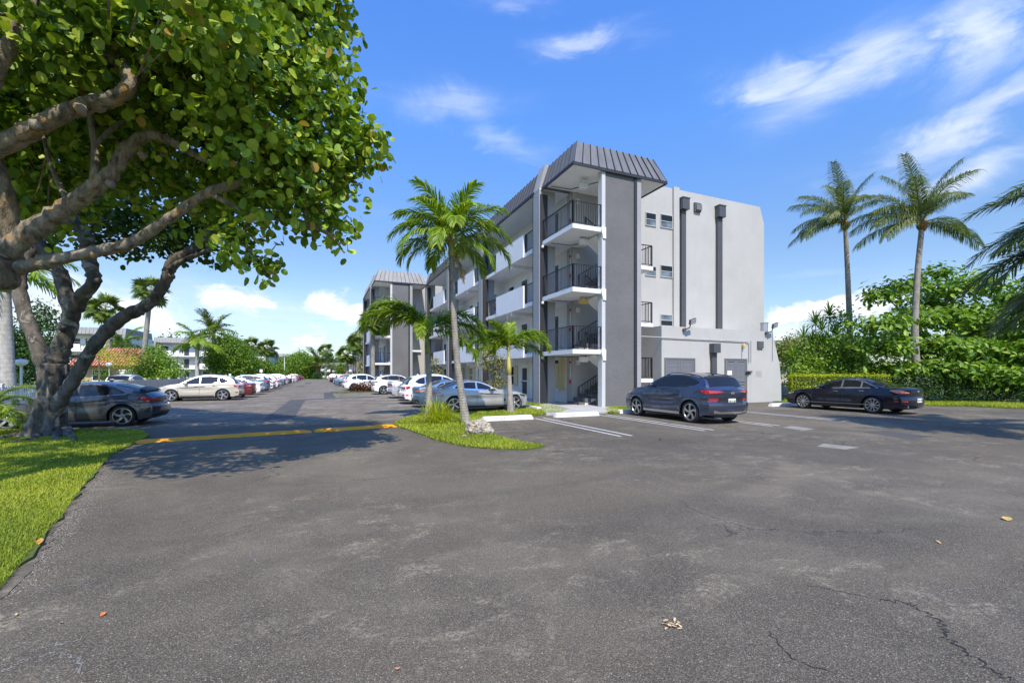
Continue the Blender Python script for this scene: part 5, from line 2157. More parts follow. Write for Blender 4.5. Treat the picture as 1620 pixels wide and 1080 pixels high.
HATCH = dict(SEDAN, L=4.52, W=1.80, WB=2.70, FO=0.88, Rw=0.335, crease=0.80, color='charcoal', chrome=False, tumble=0.40,
             top=[(0, 0.64), (0.12, 0.75), (0.5, 0.88), (1.15, 0.98), (1.35, 1.02), (1.75, 1.22), (2.15, 1.37), (2.6, 1.43), (3.1, 1.41), (3.6, 1.31), (4.0, 1.18), (4.25, 1.08), (4.40, 1.00), (4.52, 0.94)],
             belt=[(0, 0.60), (0.5, 0.78), (1.3, 0.90), (2.4, 0.94), (3.4, 1.0), (4.0, 1.02), (4.52, 0.86)],
             rp=[(0.2, -0.16), (0.32, -0.04), (0.45, 0.0), (0.62, 0.0), (0.70, -0.06), (0.86, -0.03), (0.98, -0.03)],
             ws=(1.37, 2.18), rw=(3.35, 4.12), rwm=(0.07, 0.10), doors=[(1.35, 2.45), (2.49, 3.35)], trim_sill='car_black', rim='twist',
             dlo=[([(1.50, 0.92), (2.4, 0.945), (3.3, 0.995), (3.62, 1.05)], [(1.50, 0.96), (1.85, 1.15), (2.2, 1.29), (2.6, 1.345), (3.0, 1.335), (3.35, 1.24), (3.62, 1.08)])],
             windows=[([(1.58, 0.94), (2.42, 0.96)], [(1.58, 0.98), (1.86, 1.13), (2.2, 1.265), (2.42, 1.31)]),
                      ([(2.50, 0.965), (3.22, 1.0)], [(2.50, 1.32), (2.9, 1.325), (3.22, 1.25)]),
                      ([(3.28, 1.005), (3.55, 1.06)], [(3.28, 1.23), (3.55, 1.085)])],
             patches=[('side', 'taillight', [(3.98, 0.86), (4.2, 0.82), (4.5, 0.76)], [(3.98, 0.90), (4.2, 0.93), (4.5, 0.88)], 'lens_red'),
                      ('rear', 'taillight', [(0.50, 0.80), (0.82, 0.77)], [(0.50, 0.86), (0.82, 0.90)], 'lens_red'),
                      ('rear_full', 'bumper_skirt', [(0.0, 0.26), (0.78, 0.30)], [(0.0, 0.40), (0.5, 0.40), (0.78, 0.34)], 'car_black'),
                      ('rear', 'bumper_vent', [(0.50, 0.46), (0.80, 0.43)], [(0.50, 0.60), (0.80, 0.62)], 'car_black'),
                      ('side', 'bumper_vent', [(4.24, 0.44), (4.48, 0.42)], [(4.24, 0.47), (4.48, 0.62)], 'car_black'),
                      ('side', 'headlight', [(0.10, 0.66), (0.6, 0.75)], [(0.10, 0.74), (0.6, 0.79)], 'lens_clear'),
                      ('front_full', 'grille', [(0.0, 0.4), (0.6, 0.5)], [(0.0, 0.68), (0.6, 0.66)], 'car_black')],
             plate=(0.70,), badge=0.86, spoiler=(3.98, 4.22, 0.05), pipes=())
CROSS = dict(SUV, L=4.77, W=1.885, WB=2.74, FO=0.96, Rw=0.37, crease=0.86, color='champagne', chrome=True,
             top=[(0, 0.76), (0.12, 0.90), (0.5, 1.01), (1.1, 1.09), (1.3, 1.13), (1.7, 1.36), (2.15, 1.58), (2.6, 1.68), (3.1, 1.685), (3.6, 1.64), (4.0, 1.56), (4.3, 1.36), (4.58, 1.10), (4.77, 1.0)],
             belt=[(0, 0.68), (0.5, 0.88), (1.3, 1.0), (2.5, 1.04), (3.7, 1.10), (4.3, 1.06), (4.77, 0.94)],
             ws=(1.32, 2.12), rw=(4.06, 4.56), rwm=(0.04, 0.07), doors=[(1.32, 2.44), (2.48, 3.42)], trim_sill='cladding', rim='five',
             dlo=[([(1.46, 1.03), (2.5, 1.05), (3.5, 1.09), (3.8, 1.12), (4.06, 1.24)], [(1.46, 1.06), (1.75, 1.26), (2.12, 1.47), (2.6, 1.58), (3.1, 1.585), (3.5, 1.53), (3.8, 1.44), (4.06, 1.27)])],
             windows=[([(1.54, 1.05), (2.42, 1.065)], [(1.54, 1.10), (1.77, 1.25), (2.12, 1.44), (2.42, 1.53)]),
                      ([(2.50, 1.07), (3.42, 1.10)], [(2.50, 1.545), (3.0, 1.56), (3.42, 1.52)]),
                      ([(3.48, 1.105), (3.8, 1.14), (4.0, 1.23)], [(3.48, 1.505), (3.75, 1.43), (4.0, 1.27)])],
             patches=[('side', 'taillight', [(4.32, 0.90), (4.74, 0.84)], [(4.32, 1.0), (4.74, 0.99)], 'lens_red'),
                      ('rear', 'taillight', [(0.40, 0.86), (0.86, 0.85)], [(0.40, 0.93), (0.86, 0.99)], 'lens_red'),
                      ('rear', 'reflector', [(0.6, 0.50), (0.84, 0.50)], [(0.6, 0.56), (0.84, 0.56)], 'lens_red'),
                      ('side', 'reflector', [(4.5, 0.49), (4.72, 0.49)], [(4.5, 0.55), (4.72, 0.55)], 'lens_red'),
                      ('rear_full', 'bumper_skirt', [(0.0, 0.30), (0.78, 0.32)], [(0.0, 0.42), (0.78, 0.44)], 'cladding'),
                      ('side', 'headlight', [(0.12, 0.72), (0.70, 0.86)], [(0.12, 0.80), (0.70, 0.90)], 'lens_clear'),
                      ('front_full', 'grille', [(0.0, 0.4), (0.5, 0.45)], [(0.0, 0.72), (0.5, 0.68)], 'car_black')],
             plate=(0.76,), badge=0.95, spoiler=(3.98, 4.14, 0.0), rails=False)
MUSCLE = dict(SEDAN, L=5.02, W=1.92, WB=2.95, FO=0.97, Rw=0.36, crease=0.80, color='pale_silver', chrome=False,
              top=[(0, 0.76), (0.1, 0.87), (0.6, 0.94), (1.6, 1.02), (1.85, 1.05), (2.2, 1.22), (2.55, 1.37), (2.95, 1.44), (3.3, 1.425), (3.65, 1.34), (4.0, 1.20), (4.3, 1.11), (4.7, 1.09), (4.92, 1.08), (5.02, 1.0)],
              belt=[(0, 0.68), (0.6, 0.84), (1.8, 0.93), (2.8, 0.96), (3.4, 1.02), (4.2, 1.02), (5.02, 0.92)],
              ws=(1.87, 2.58), rw=(3.55, 4.25), doors=[(1.75, 3.1)], rim='five', trim_sill='car_black',
              dlo=[([(2.0, 0.95), (3.0, 0.975), (3.46, 1.03)], [(2.0, 0.99), (2.3, 1.16), (2.6, 1.29), (2.95, 1.35), (3.25, 1.33), (3.46, 1.26)])],
              windows=[([(2.08, 0.97), (3.02, 0.99)], [(2.08, 1.01), (2.32, 1.15), (2.6, 1.265), (3.02, 1.325)]), ([(3.1, 1.0), (3.42, 1.04)], [(3.1, 1.32), (3.3, 1.30), (3.42, 1.24)])],
              patches=[('rear_full', 'taillight', [(0.0, 0.82), (0.86, 0.82)], [(0.0, 0.95), (0.86, 0.95)], 'lens_red'),
                       ('side', 'reflector', [(4.72, 0.62), (4.86, 0.62)], [(4.72, 0.66), (4.86, 0.66)], 'lens_red'),
                       ('rear_full', 'bumper_skirt', [(0.0, 0.26), (0.8, 0.28)], [(0.0, 0.42), (0.8, 0.42)], 'car_black'),
                       ('side', 'headlight', [(0.08, 0.70), (0.3, 0.72)], [(0.08, 0.82), (0.3, 0.80)], 'lens_clear'),
                       ('front_full', 'grille', [(0.0, 0.55), (0.8, 0.58)], [(0.0, 0.76), (0.8, 0.74)], 'car_black')],
              plate=(0.56,), badge=0.99, spoiler=(4.78, 4.96, 0.015), pipes=(0.6,))
PI2 = math.pi / 2

# near cars, each at its own bay
suv = build_car(SUV, 'dark slate-blue compact SUV parked nose-in beside the dark stucco tower wall', 'car', (11.92, 12.32, 0), PI2)
blk = build_car(SEDAN, 'glossy midnight-black sedan parked by the lime hedge at the far right bays', 'car', (21.3, 12.05, 0), R(91))
gen = build_car(COUPE, 'silver fastback sedan parked behind the three small palms of the grass island', 'car', (6.25, 18.5, 0), 0.0)
civ = build_car(HATCH, 'charcoal hatchback half hidden behind the trunk of the big tree', 'car', (-6.85, 17.85, 0), math.pi)
lex = build_car(CROSS, 'champagne beige crossover parked first in the left row by the beige fence', 'car', (-6.7, 32.0, 0), math.pi)


civ.scale = (0.955,) * 3
lex.scale = (0.925,) * 3
gen.scale = (0.965,) * 3


def car_copy(src, color, label, loc, rotz, group, cat='car'):
    c = copy_tree(src)
    c.location = loc
    c.rotation_euler = (0, 0, rotz)
    c['label'] = label
    c['category'] = cat
    c.scale = (0.945,) * 3
    if group:
        c['group'] = group
    new = MAT['paint_' + color]
    for ch in list(c.children) + [g_ for k in c.children for g_ in k.children]:
        if ch.data is not None and ch.material_slots and ch.material_slots[0].material and ch.material_slots[0].material.name.startswith('paint_'):
            ch.material_slots[0].link = 'OBJECT'
            ch.material_slots[0].material = new
    return c


GR, GL = 'cars parked in the right-hand row along the building', 'cars parked in the left-hand row along the fence'
mus = build_car(MUSCLE, 'pale silver two-door muscle coupe parked between two white SUVs on the right', 'car', (6.45, 30.1, 0), 0, GR)
car_copy(gen, 'steel_blue', 'dark blue sedan mostly hidden between the silver fastback and the white SUV', (6.15, 21.25, 0), 0, GR)
car_copy(lex, 'white', 'white SUV with long red tail lamp just behind the silver fastback sedan', (6.0, 24.0, 0), 0, GR)
car_copy(civ, 'black', 'black hatchback barely seen between the white SUV and the pale coupe', (6.3, 27.0, 0), 0, GR)
car_copy(suv, 'white', 'tall white SUV parked right beside the croton planting bed', (5.6, 36.0, 0), 0, GR)
car_copy(lex, 'white', 'white crossover parked just beyond the dark red croton bed', (4.0, 45.2, 0), 0, GR)
order = [(civ, 'maroon', 'dark red hatchback'), (gen, 'black', 'black sedan'), (lex, 'white', 'white crossover'), (gen, 'steel_blue', 'blue-grey sedan'), (civ, 'red', 'bright red hatchback'),
         (suv, 'white', 'white compact SUV'), (gen, 'black', 'black fastback'), (suv, 'pale_silver', 'silver compact SUV'), (gen, 'silver', 'silver sedan'), (lex, 'champagne', 'beige crossover'), (civ, 'white', 'white hatchback'),
         (suv, 'black', 'black compact SUV'), (gen, 'white', 'white sedan')]
ORD = ['first', 'second', 'third', 'fourth', 'fifth', 'sixth', 'seventh', 'eighth', 'ninth', 'tenth', 'eleventh', 'twelfth', 'thirteenth', 'fourteenth', 'fifteenth', 'sixteenth', 'seventeenth']
for i, (src, col, txt) in enumerate(order):
    L_ = {civ: 4.52, gen: 4.69, lex: 4.77, suv: 4.48}[src]
    car_copy(src, col, '%s, %s car past the white crossover beyond the croton bed' % (txt, ORD[i]), (0.9 + L_ / 2 + 0.35 * ((i * 7) % 3) + max(0, 1.3 - i * 0.35), 48.3 + i * (3.0 + 0.35 * i), 0), 0, GR)
car_copy(gen, 'maroon', 'dark red sedan tucked behind the champagne crossover', (-6.4, 34.9, 0), math.pi, GL)
car_copy(gen, 'white', 'white sedan third in the left row, past the dark red one', (-6.35, 39.0, 0), math.pi, GL)
car_copy(suv, 'steel_blue', 'blue-grey SUV with red tail lamps beyond the white sedan on the left', (-6.3, 44.0, 0), math.pi, GL)
car_copy(civ, 'white', 'white hatchback with bright red tail lamps after the blue-grey SUV', (-6.2, 47.5, 0), math.pi, GL)
order = [(lex, 'white', 'white crossover'), (suv, 'white', 'white compact SUV'), (gen, 'steel_blue', 'dark blue sedan'), (lex, 'silver', 'silver crossover'), (gen, 'black', 'black sedan'), (civ, 'white', 'white hatchback'),
         (gen, 'pale_silver', 'pale silver sedan'), (civ, 'red', 'red hatchback'), (suv, 'black', 'black compact SUV'), (gen, 'maroon', 'dark red sedan')]
for i, (src, col, txt) in enumerate(order):
    car_copy(src, col, '%s, %s car past the white hatchback in the left row' % (txt, ORD[i]), (-6.3, 52.0 + i * (3.4 + 0.45 * i), 0), math.pi, GL)
car_copy(suv, 'white', 'white SUV with blue glass parked behind the beige fence', (-13.2, 41.5, 0), R(88), None)
# ------------------------------------------------------------------ vegetation
LEAF = {
    'round': (np.array([(0.02, 0, 0), (0.14, -0.30, 0.05), (0.12, 0, 0.0), (0.14, 0.30, 0.05), (0.5, -0.50, 0.09), (0.5, 0, 0.01), (0.5, 0.50, 0.09), (0.86, -0.33, 0.04), (0.86, 0, -0.01), (0.86, 0.33, 0.04), (1.0, 0, -0.05)]),
              [(0, 1, 2), (0, 2, 3), (7, 10, 8), (8, 10, 9)], [(1, 4, 5, 2), (2, 5, 6, 3), (4, 7, 8, 5), (5, 8, 9, 6)]),
    'oval': (np.array([(0, 0, 0), (0.45, -0.26, 0.05), (0.45, 0.0, 0), (0.45, 0.26, 0.05), (0.8, -0.22, 0.02), (0.8, 0, -0.03), (0.8, 0.22, 0.02), (1, 0, -0.12)]),
             [(0, 1, 2), (0, 2, 3), (4, 7, 5), (5, 7, 6)], [(1, 4, 5, 2), (2, 5, 6, 3)]),
    'small': (np.array([(0, 0, 0), (0.5, -0.30, 0.04), (1, 0, -0.05), (0.5, 0.30, 0.04)]), [], [(0, 1, 2, 3)]),
}


def frames(rng, N, nrm):
    nrm = nrm / np.linalg.norm(nrm, axis=1, keepdims=True)
    d = rng.normal(size=(N, 3))
    d -= nrm * np.sum(d * nrm, axis=1, keepdims=True)
    d /= np.linalg.norm(d, axis=1, keepdims=True)
    s_ = np.cross(nrm, d)
    return d, s_, nrm


def leaf_mesh(name, rng, pos, size, kind, m_, up=0.8, out=None, outw=0.5, rnd=None):
    N = len(pos)
    T, tri, quad = LEAF[kind]
    nrm = rng.normal(size=(N, 3)) * 0.62
    nrm[:, 2] += up
    if out is not None:
        nrm += out * outw
    d, s_, n_ = frames(rng, N, nrm)
    d[:, 2] -= 0.25
    sz = np.asarray(size).reshape(-1, 1, 1)
    V = (d[:, None, :] * T[None, :, 0:1] + s_[:, None, :] * T[None, :, 1:2] + n_[:, None, :] * T[None, :, 2:3]) * sz + pos[:, None, :]
    k = len(T)
    off = (np.arange(N) * k)[:, None, None]
    F = []
    if tri:
        F.append((np.array(tri)[None] + off).reshape(-1, 3))
    F.append((np.array(quad)[None] + off).reshape(-1, 4))
    if rnd is None:
        rnd = rng.random(N)
    return np_mesh(name, V.reshape(-1, 3), F, m_, False, np.repeat(rnd, k))


def clump_points(rng, ells, dens, per=9, spread=0.16, shell=0.45):
    """twig clusters inside ellipsoids (x, y, z, rx, ry, rz); dens = twigs per square metre of radius"""
    P_, O_ = [], []
    for e in ells:
        c, r = np.array(e[:3]), np.array(e[3:6])
        n = max(4, int(dens * (r[0] * r[1] + r[0] * r[2] + r[1] * r[2]) / 3))
        v = rng.normal(size=(n, 3))
        v /= np.linalg.norm(v, axis=1, keepdims=True)
        rad = (shell + (1 - shell) * rng.random((n, 1)) ** 0.7) * (1 + 0.10 * rng.normal(size=(n, 1)))
        tw = c + v * rad * r
        pts = tw[:, None, :] + rng.normal(size=(n, per, 3)) * spread
        P_.append(pts.reshape(-1, 3))
        O_.append(np.repeat(v, per, axis=0))
    return np.concatenate(P_), np.concatenate(O_)


def branch(parent, name, pts, r0, r1, m_, n=9, seed=0, power=1.0, wob=0.10, samples=5):
    rng = np.random.default_rng(seed)
    c = curve(pts, samples)
    k = len(c)
    rad = [(r0 + (r1 - r0) * (i / (k - 1)) ** power) * (1 + wob * rng.normal() * 0.6) for i in range(k)]
    ph = rng.random(4) * 6.28

    def warp(t, th):
        return 1 + wob * (math.sin(2 * th + ph[0] + 5 * t) * 0.6 + math.sin(3 * th + ph[1] - 7 * t) * 0.5 + math.sin(5 * th + ph[2] + 19 * t) * 0.45 * math.sin(11 * t + ph[3]))
    mb = MB()
    mb.tube(c, rad, n, True, warp)
    me = mb.mesh(name, m_, True)
    return link(name, me, parent)


RNG = np.random.default_rng(11)


def fine_twigs(parent, off, pos, limbs, m_, count, seed, per):
    rng = np.random.default_rng(seed)
    L_ = np.array(limbs)
    mb = MB()
    ids = rng.choice(len(pos), min(count, len(pos)), replace=False)
    for i in ids:
        c = pos[i]
        d = np.linalg.norm(L_ - c, axis=1)
        q = L_[np.argmin(d)]
        v = q - c
        n = np.linalg.norm(v)
        if n < 0.15:
            continue
        l = min(n, rng.uniform(0.5, 1.5))
        e = c + v / n * l
        m1 = c + v / n * l * .5 + rng.normal(size=3) * 0.09 * l + np.array([0, 0, -.05 * l])
        mb.tube([tuple(e), tuple(m1), tuple(c)], [0.013, 0.009, 0.004], 4, False)
    o = mb.build('twigs', m_, parent, kind='stuff')
    o.location = off


def knots(parent, off, spots, m_, seed):
    rng = np.random.default_rng(seed)
    for (p, d, r) in spots:
        p, d = np.array(p), np.array(d)
        d = d / np.linalg.norm(d)
        mb = MB()
        mb.tube([tuple(p), tuple(p + d * r * 1.3), tuple(p + d * r * 2.1), tuple(p + d * r * 2.2)], [r * 1.5, r * 1.1, r * 0.95, r * 0.4], 9, True, lambda t, th: 1 + .12 * math.sin(3 * th + 4 * t))
        o = mb.build('knot', m_, parent, smooth=True)
        o.location = off


# --- near sea grape: trunk leans in from outside the frame on the left
def A(px, py, d):
    return at(px, d, py)


ta = thing('sea_grape_tree', 'near spreading sea grape tree with round glossy leaves and thick tan limbs overhead at left', 'tree', (-6.3, 4.4, 0))
ta_off = (6.3, -4.4, 0)
bk = MAT['bark_grape']
LIMB_A, LIMB_B = [], []


def bA(pts, r0, r1, seed, name='branch', power=1.0, n=10):
    o = branch(ta, name, pts, r0, r1, bk, 16 if r0 > 0.06 else n, seed, power, 0.15 if r0 > 0.06 else 0.1, 9 if r0 > 0.06 else 5)
    LIMB_A.extend([tuple(p) for p in curve(pts, 4)])
    o.location = ta_off
    return o


fork = A(10, 430, 6.3)
bA([(-6.3, 4.4, 0), (-6.2, 4.4, 1.2), (-5.9, 4.6, 2.2), fork], 0.36, 0.24, 1, 'trunk', 0.6, 14)
bA([fork, A(8, 380, 6.3), A(2, 300, 6.2), A(-40, 180, 6.0), A(-60, 40, 6)], 0.17, 0.08, 2)
bA([fork, A(70, 415, 6.3), A(150, 398, 6.4), A(205, 385, 6.5), A(260, 350, 6.5), A(330, 305, 6.6), A(400, 285, 6.8), A(450, 262, 7.0)], 0.105, 0.045, 3)
bA([A(-10, 420, 6.3), A(40, 375, 6.2), A(110, 325, 6.2), A(170, 280, 6.2), A(205, 232, 6.3), A(245, 214, 6.4), A(300, 240, 6.6), A(345, 262, 6.8)], 0.13, 0.05, 4)
bA([A(-160, 300, 5.4), A(-60, 255, 5.4), A(0, 232, 5.5), A(60, 200, 5.5), A(120, 170, 5.6), A(180, 155, 5.6), A(205, 130, 5.7), A(188, 85, 5.8), A(185, 40, 5.9), A(215, -20, 6), A(260, -120, 6.1)], 0.115, 0.075, 5)
bA([A(180, 100, 5.75), A(170, 40, 5.8), A(172, -30, 5.9)], 0.085, 0.06, 6)
bA([A(222, 116, 6.0), A(250, 104, 6.1), A(290, 86, 6.2), A(345, 60, 6.3)], 0.075, 0.04, 7)
bA([A(205, 130, 5.7), A(222, 116, 6.0), A(235, 112, 6.05)], 0.07, 0.07, 8)
bA([A(145, 300, 6.2), A(150, 270, 6.2), A(150, 230, 6.25), A(140, 170, 6.3)], 0.06, 0.035, 9)
bA([A(-60, 255, 5.4), A(-20, 150, 5.2), A(10, 80, 5.1), A(45, 20, 5.2), A(60, -60, 5.3)], 0.09, 0.05, 10)
for k, (a, b, c) in enumerate((((450, 262, 7.0), (490, 240, 7.1), (560, 225, 7.1)), ((345, 262, 6.8), (400, 250, 6.9), (480, 290, 7.1)), ((345, 60, 6.3), (420, 60, 6.8), (500, 90, 7.5)),
                               ((330, 305, 6.6), (400, 340, 6.7), (470, 350, 6.9)), ((250, 104, 6.1), (330, 140, 6.4), (430, 160, 6.8)), ((215, -20, 6), (320, -40, 6.4), (450, -20, 7.4)),
                               ((150, 230, 6.25), (200, 190, 6.5), (280, 180, 7)), ((400, 340, 6.7), (385, 380, 6.6), (420, 425, 6.5)), ((470, 350, 6.9), (520, 370, 7.0), (545, 400, 7.0)), ((110, 325, 6.2), (80, 260, 6.6), (60, 180, 7)))):
    bA([A(*a), A(*b), A(*c)], 0.045, 0.014, 20 + k, 'twig', 1.0, 6)

CA = [(560, 235, 7.0, .55), (595, 222, 6.9, .28), (505, 205, 7.2, .85), (520, 290, 7.1, .65), (535, 345, 7.0, .40), (545, 385, 7.0, .26), (500, 130, 7.7, .75), (505, 40, 8.0, .8),
      (440, 70, 6.6, 1.0), (400, 150, 6.3, 1.0), (435, 245, 6.5, .85), (445, 325, 6.8, .6), (380, 365, 6.6, .40), (405, 412, 6.5, .13), (430, 424, 6.5, .08), (368, 395, 6.5, .2),
      (350, 90, 6.2, 1.0), (300, 20, 5.8, 1.0), (285, 150, 6.8, .9), (330, 215, 7.1, .9), (370, 290, 7.4, .7), (220, 60, 6.0, .9), (120, 30, 5.6, 1.0), (110, 120, 6.6, .9), (200, 190, 7.4, 1.0),
      (40, 60, 5.8, .9), (20, 140, 7, 1.1), (130, 250, 7.6, 1.0), (280, 320, 7.4, .55), (60, 300, 7.8, 1.0), (240, 270, 7.6, .8),
      (530, 215, 8.2, .7), (470, 300, 8.0, .7), (500, -60, 8.0, 1.1), (420, -80, 7.2, 1.3), (310, -120, 6.8, 1.4), (190, -140, 6.6, 1.4), (60, -140, 6.6, 1.5), (-60, -60, 6.6, 1.5), (-120, 60, 6.6, 1.5), (-60, 200, 7.6, 1.3), (-200, 150, 7, 1.5),
      (380, -260, 8, 1.6), (220, -320, 8, 1.8), (60, -320, 8, 1.8), (-150, -250, 7, 1.8), (420, 10, 9, 1.4), (250, -20, 9, 1.6), (80, 0, 9, 1.7)]
EA = [(-5.5, 6.5, 5.6, .8, .8, .5), (-6.3, 8.0, 5.8, .9, .9, .5), (-4.6, 6.0, 5.8, .6, .6, .4), (-5.1, 8.6, 6.0, .8, .8, .5), (-4.2, 7.3, 5.9, .6, .6, .4), (-7.2, 6.6, 5.8, 1, 1, .6), (-6.2, 5.2, 5.6, .8, .8, .5), (-1.9, 4.9, 5.7, .8, .8, .6), (-2.8, 4.2, 5.6, .9, .9, .6), (-3.7, 3.9, 5.6, 1, 1, .7), (-4.8, 3.6, 5.8, 1.2, 1.2, .8), (-1.0, 5.7, 5.7, .75, .75, .5), (-3.2, 5.2, 6.2, 1.1, 1.1, .8)]
for (px, py, d, r) in CA:
    p = A(px, py, d)
    EA.append((p[0], p[1], p[2], r, r, r * 0.85))
pos, out = clump_points(RNG, EA, 92, 13, 0.095, 0.25)
def shade_ok(p, near=True):
    """keeps the crown within the reach that the shade on the drive shows"""
    xs, ys = p[:, 0] + 0.1375 * p[:, 2], p[:, 1] + 0.75 * p[:, 2]
    k = ys < 24.2 - 1.23 * (xs + 5.7) + RNG.normal(size=len(p)) * 0.4
    return k & (ys > 7.5 + 0.827 * (xs + 3) - 0.3 + RNG.normal(size=len(p)) * 0.35)


keep = (pos[:, 2] > 2.4) & shade_ok(pos)
dep = SY * pos[:, 0] + CY * pos[:, 1]
keep &= dep > 2.9
lp = dep * 0 + 810 + FPX * (CY * pos[:, 0] - SY * pos[:, 1]) / np.maximum(dep, 0.1)
pos, out, dep, lp = pos[keep], out[keep], dep[keep], lp[keep]
size = 0.055 + 0.10 * RNG.random(len(pos)) ** 0.8
# the leaves that show largest are objects of their own
ppy = HOR - FPX * (pos[:, 2] - HC) / dep
vis = (lp > 5) & (lp < 1615) & (ppy > 5) & (ppy < 560)
sunny = pos @ np.array(SUN_DIR)
score = np.where(vis, size / dep * (1 + 0.25 * (lp > 250)) + 0.004 * sunny / 10, -1)
idx = np.argsort(-score)[:300]
rest = np.ones(len(pos), bool)
rest[idx] = False
cr = link('crown', leaf_mesh('crown', RNG, pos[rest], size[rest], 'round', MAT['leaf_grape'], 0.55, out[rest], 0.45), ta, kind='stuff')
cr.location = ta_off
fine_twigs(ta, ta_off, pos, LIMB_A, bk, 420, 61, 13)
knots(ta, ta_off, [(A(222, 116, 5.95), (-.2, -.9, .2), .04), (A(128, 172, 5.5), (.3, -.5, -.8), .05), (A(60, 205, 5.4), (-.2, -.3, .9), .05), (A(175, 290, 6.1), (.4, -.5, -.6), .045), (A(228, 250, 6.25), (-.4, -.6, .6), .04), (A(150, 402, 6.3), (.1, -.6, -.8), .035), (A(300, 328, 6.5), (-.3, -.6, .7), .03), (A(186, 60, 5.7), (.6, -.7, .1), .045)], bk, 4)
singles = []
for k in range(8):
    singles.append(leaf_mesh('leaf', RNG, np.zeros((1, 3)), [1.0], 'round', MAT['leaf_grape'], 0.9, rnd=np.array([0.25 + 0.095 * k if k < 7 else 0.99])))
for k, i in enumerate(idx):
    o = link('leaf', singles[7 if k % 41 == 0 else k % 7], ta)
    o.location = Vector(pos[i]) + Vector(ta_off)
    o.scale = (size[i],) * 3
    o.rotation_euler = (RNG.normal() * 0.5 + 0.25, RNG.normal() * 0.5, RNG.random() * 6.28)

# --- second tree on the lawn with the fluted grey trunk
BB = gp(76, 690)
tb = thing('sea_grape_tree', 'old grey tree with fluted forked trunk on the lawn by the charcoal hatchback', 'tree', (BB[0], BB[1], 0))
tb_off = (-BB[0], -BB[1], 0)
bo = MAT['bark_old']
DB = SY * BB[0] + CY * BB[1]


def bB(pts, r0, r1, seed, name='branch', power=1.0, n=12, wob=0.11):
    o = branch(tb, name, pts, r0, r1, bo, 18, seed, power, wob * 1.25, 8)
    LIMB_B.extend([tuple(p) for p in curve(pts, 4)])
    o.location = tb_off
    return o


mb = MB()
cpts = curve([(BB[0], BB[1], -0.1), A(76, 672, DB), A(80, 640, DB), A(83, 605, DB), A(84, 575, DB)], 10)
rads = []
for i in range(len(cpts)):
    z = cpts[i][2]
    rads.append(0.265 + 0.21 * math.exp(-max(0, z) / 0.30) + 0.03 * math.exp(-((z - 1.6) / 0.5) ** 2))


def flute(t, th):
    k = math.exp(-t * 1.3)
    return 1 + k * (0.20 * math.sin(5 * th + 1.5 * t) + 0.13 * math.sin(9 * th + 2 - 3 * t)) + 0.06 * math.sin(3 * th + 6 * t) + 0.04 * math.sin(14 * th + 9 * t) + 0.025 * math.sin(21 * th - 17 * t)


mb.tube(cpts, rads, 44, True, flute)
o = mb.build('trunk', bo, tb, smooth=True)
o.location = tb_off
bB([A(84, 600, DB), A(86, 575, DB), A(98, 545, DB), A(112, 500, DB), A(103, 455, DB - .1), A(90, 420, DB - .2), A(60, 380, DB - .3), A(50, 320, DB)], 0.235, 0.12, 31, 'branch', 0.7)
bB([A(80, 608, DB + .05), A(72, 585, DB + .1), A(58, 545, DB + .1), A(38, 490, DB + .2), A(32, 440, DB + .3), A(50, 395, DB + .4), A(58, 340, DB + .5)], 0.175, 0.12, 32)
bB([A(84, 655, DB), A(97, 632, DB - .1), A(118, 600, DB - .2), A(150, 545, DB - .3), A(190, 505, DB - .3), A(235, 480, DB - .3), A(262, 445, DB - .3), A(272, 415, DB - .3), A(310, 390, DB - .2), A(340, 350, DB)], 0.18, 0.09, 33, 'branch', 0.8)
bB([A(268, 430, DB - .3), A(285, 415, DB - .3), A(330, 395, DB - .3)], 0.09, 0.05, 34)
bB([A(104, 525, DB), A(112, 502, DB), A(128, 470, DB - .1), A(148, 445, DB - .2), A(140, 405, DB - .2), A(135, 370, DB - .3), A(110, 340, DB - .2), A(90, 290, DB)], 0.18, 0.13, 35)
bB([A(135, 372, DB - .3), A(122, 355, DB - .4), A(105, 345, DB - .5)], 0.10, 0.08, 36)
bB([A(300, 395, DB - .2), A(340, 370, DB), A(380, 340, DB + .2)], 0.08, 0.04, 37)
for k, (pts) in enumerate(([(60, 684, 0), (30, 690, 0), (0, 697, .0), (-40, 704, 0)], [(70, 688, 0), (50, 698, 0), (20, 703, 0)], [(100, 690, 0), (112, 694, 0), (120, 700, 0)], [(90, 692, 0), (88, 700, 0)])):
    P_ = []
    for (px, py, z) in pts:
        g_ = gp(px, py)
        P_.append((g_[0], g_[1], 0.045))
    o = branch(tb, 'root', P_, 0.13, 0.03, bo, 8, 50 + k, 0.8, 0.12, 4)
    o.location = tb_off
CB = [(300, 375, DB + .2, .8), (245, 355, DB + .4, .9), (335, 335, DB + .6, 1.0), (185, 335, DB + .6, 1.1), (110, 320, DB + 1, 1.2), (40, 310, DB + 1, 1.3), (20, 390, DB + 1, .7), (65, 375, DB + .9, .5), (120, 230, DB + 1.5, 1.7), (220, 260, DB + 1.5, 1.5),
      (310, 270, DB + 1, 1.3), (40, 200, DB + 1.5, 1.9), (270, 385, DB, .55), (220, 395, DB + .3, .45), (150, 385, DB + .5, .5), (370, 330, DB + 1, .7), (380, 355, DB + 1.5, .45), (150, 130, DB + 2, 2), (280, 150, DB + 2, 1.8), (-60, 300, DB + 1, 1.6), (-80, 180, DB + 1, 2), (50, 60, DB + 2, 2), (240, 40, DB + 2.5, 2), (350, 225, DB + 1.6, 1.1), (330, 410, DB + .4, .28)]
EB = [(*A(px, py, d), r, r, r * .7) for (px, py, d, r) in CB]
pos, out = clump_points(RNG, EB, 78, 12, 0.11, 0.3)
k_ = shade_ok(pos)
pos, out = pos[k_], out[k_]
size = RNG.uniform(0.08, 0.15, len(pos))
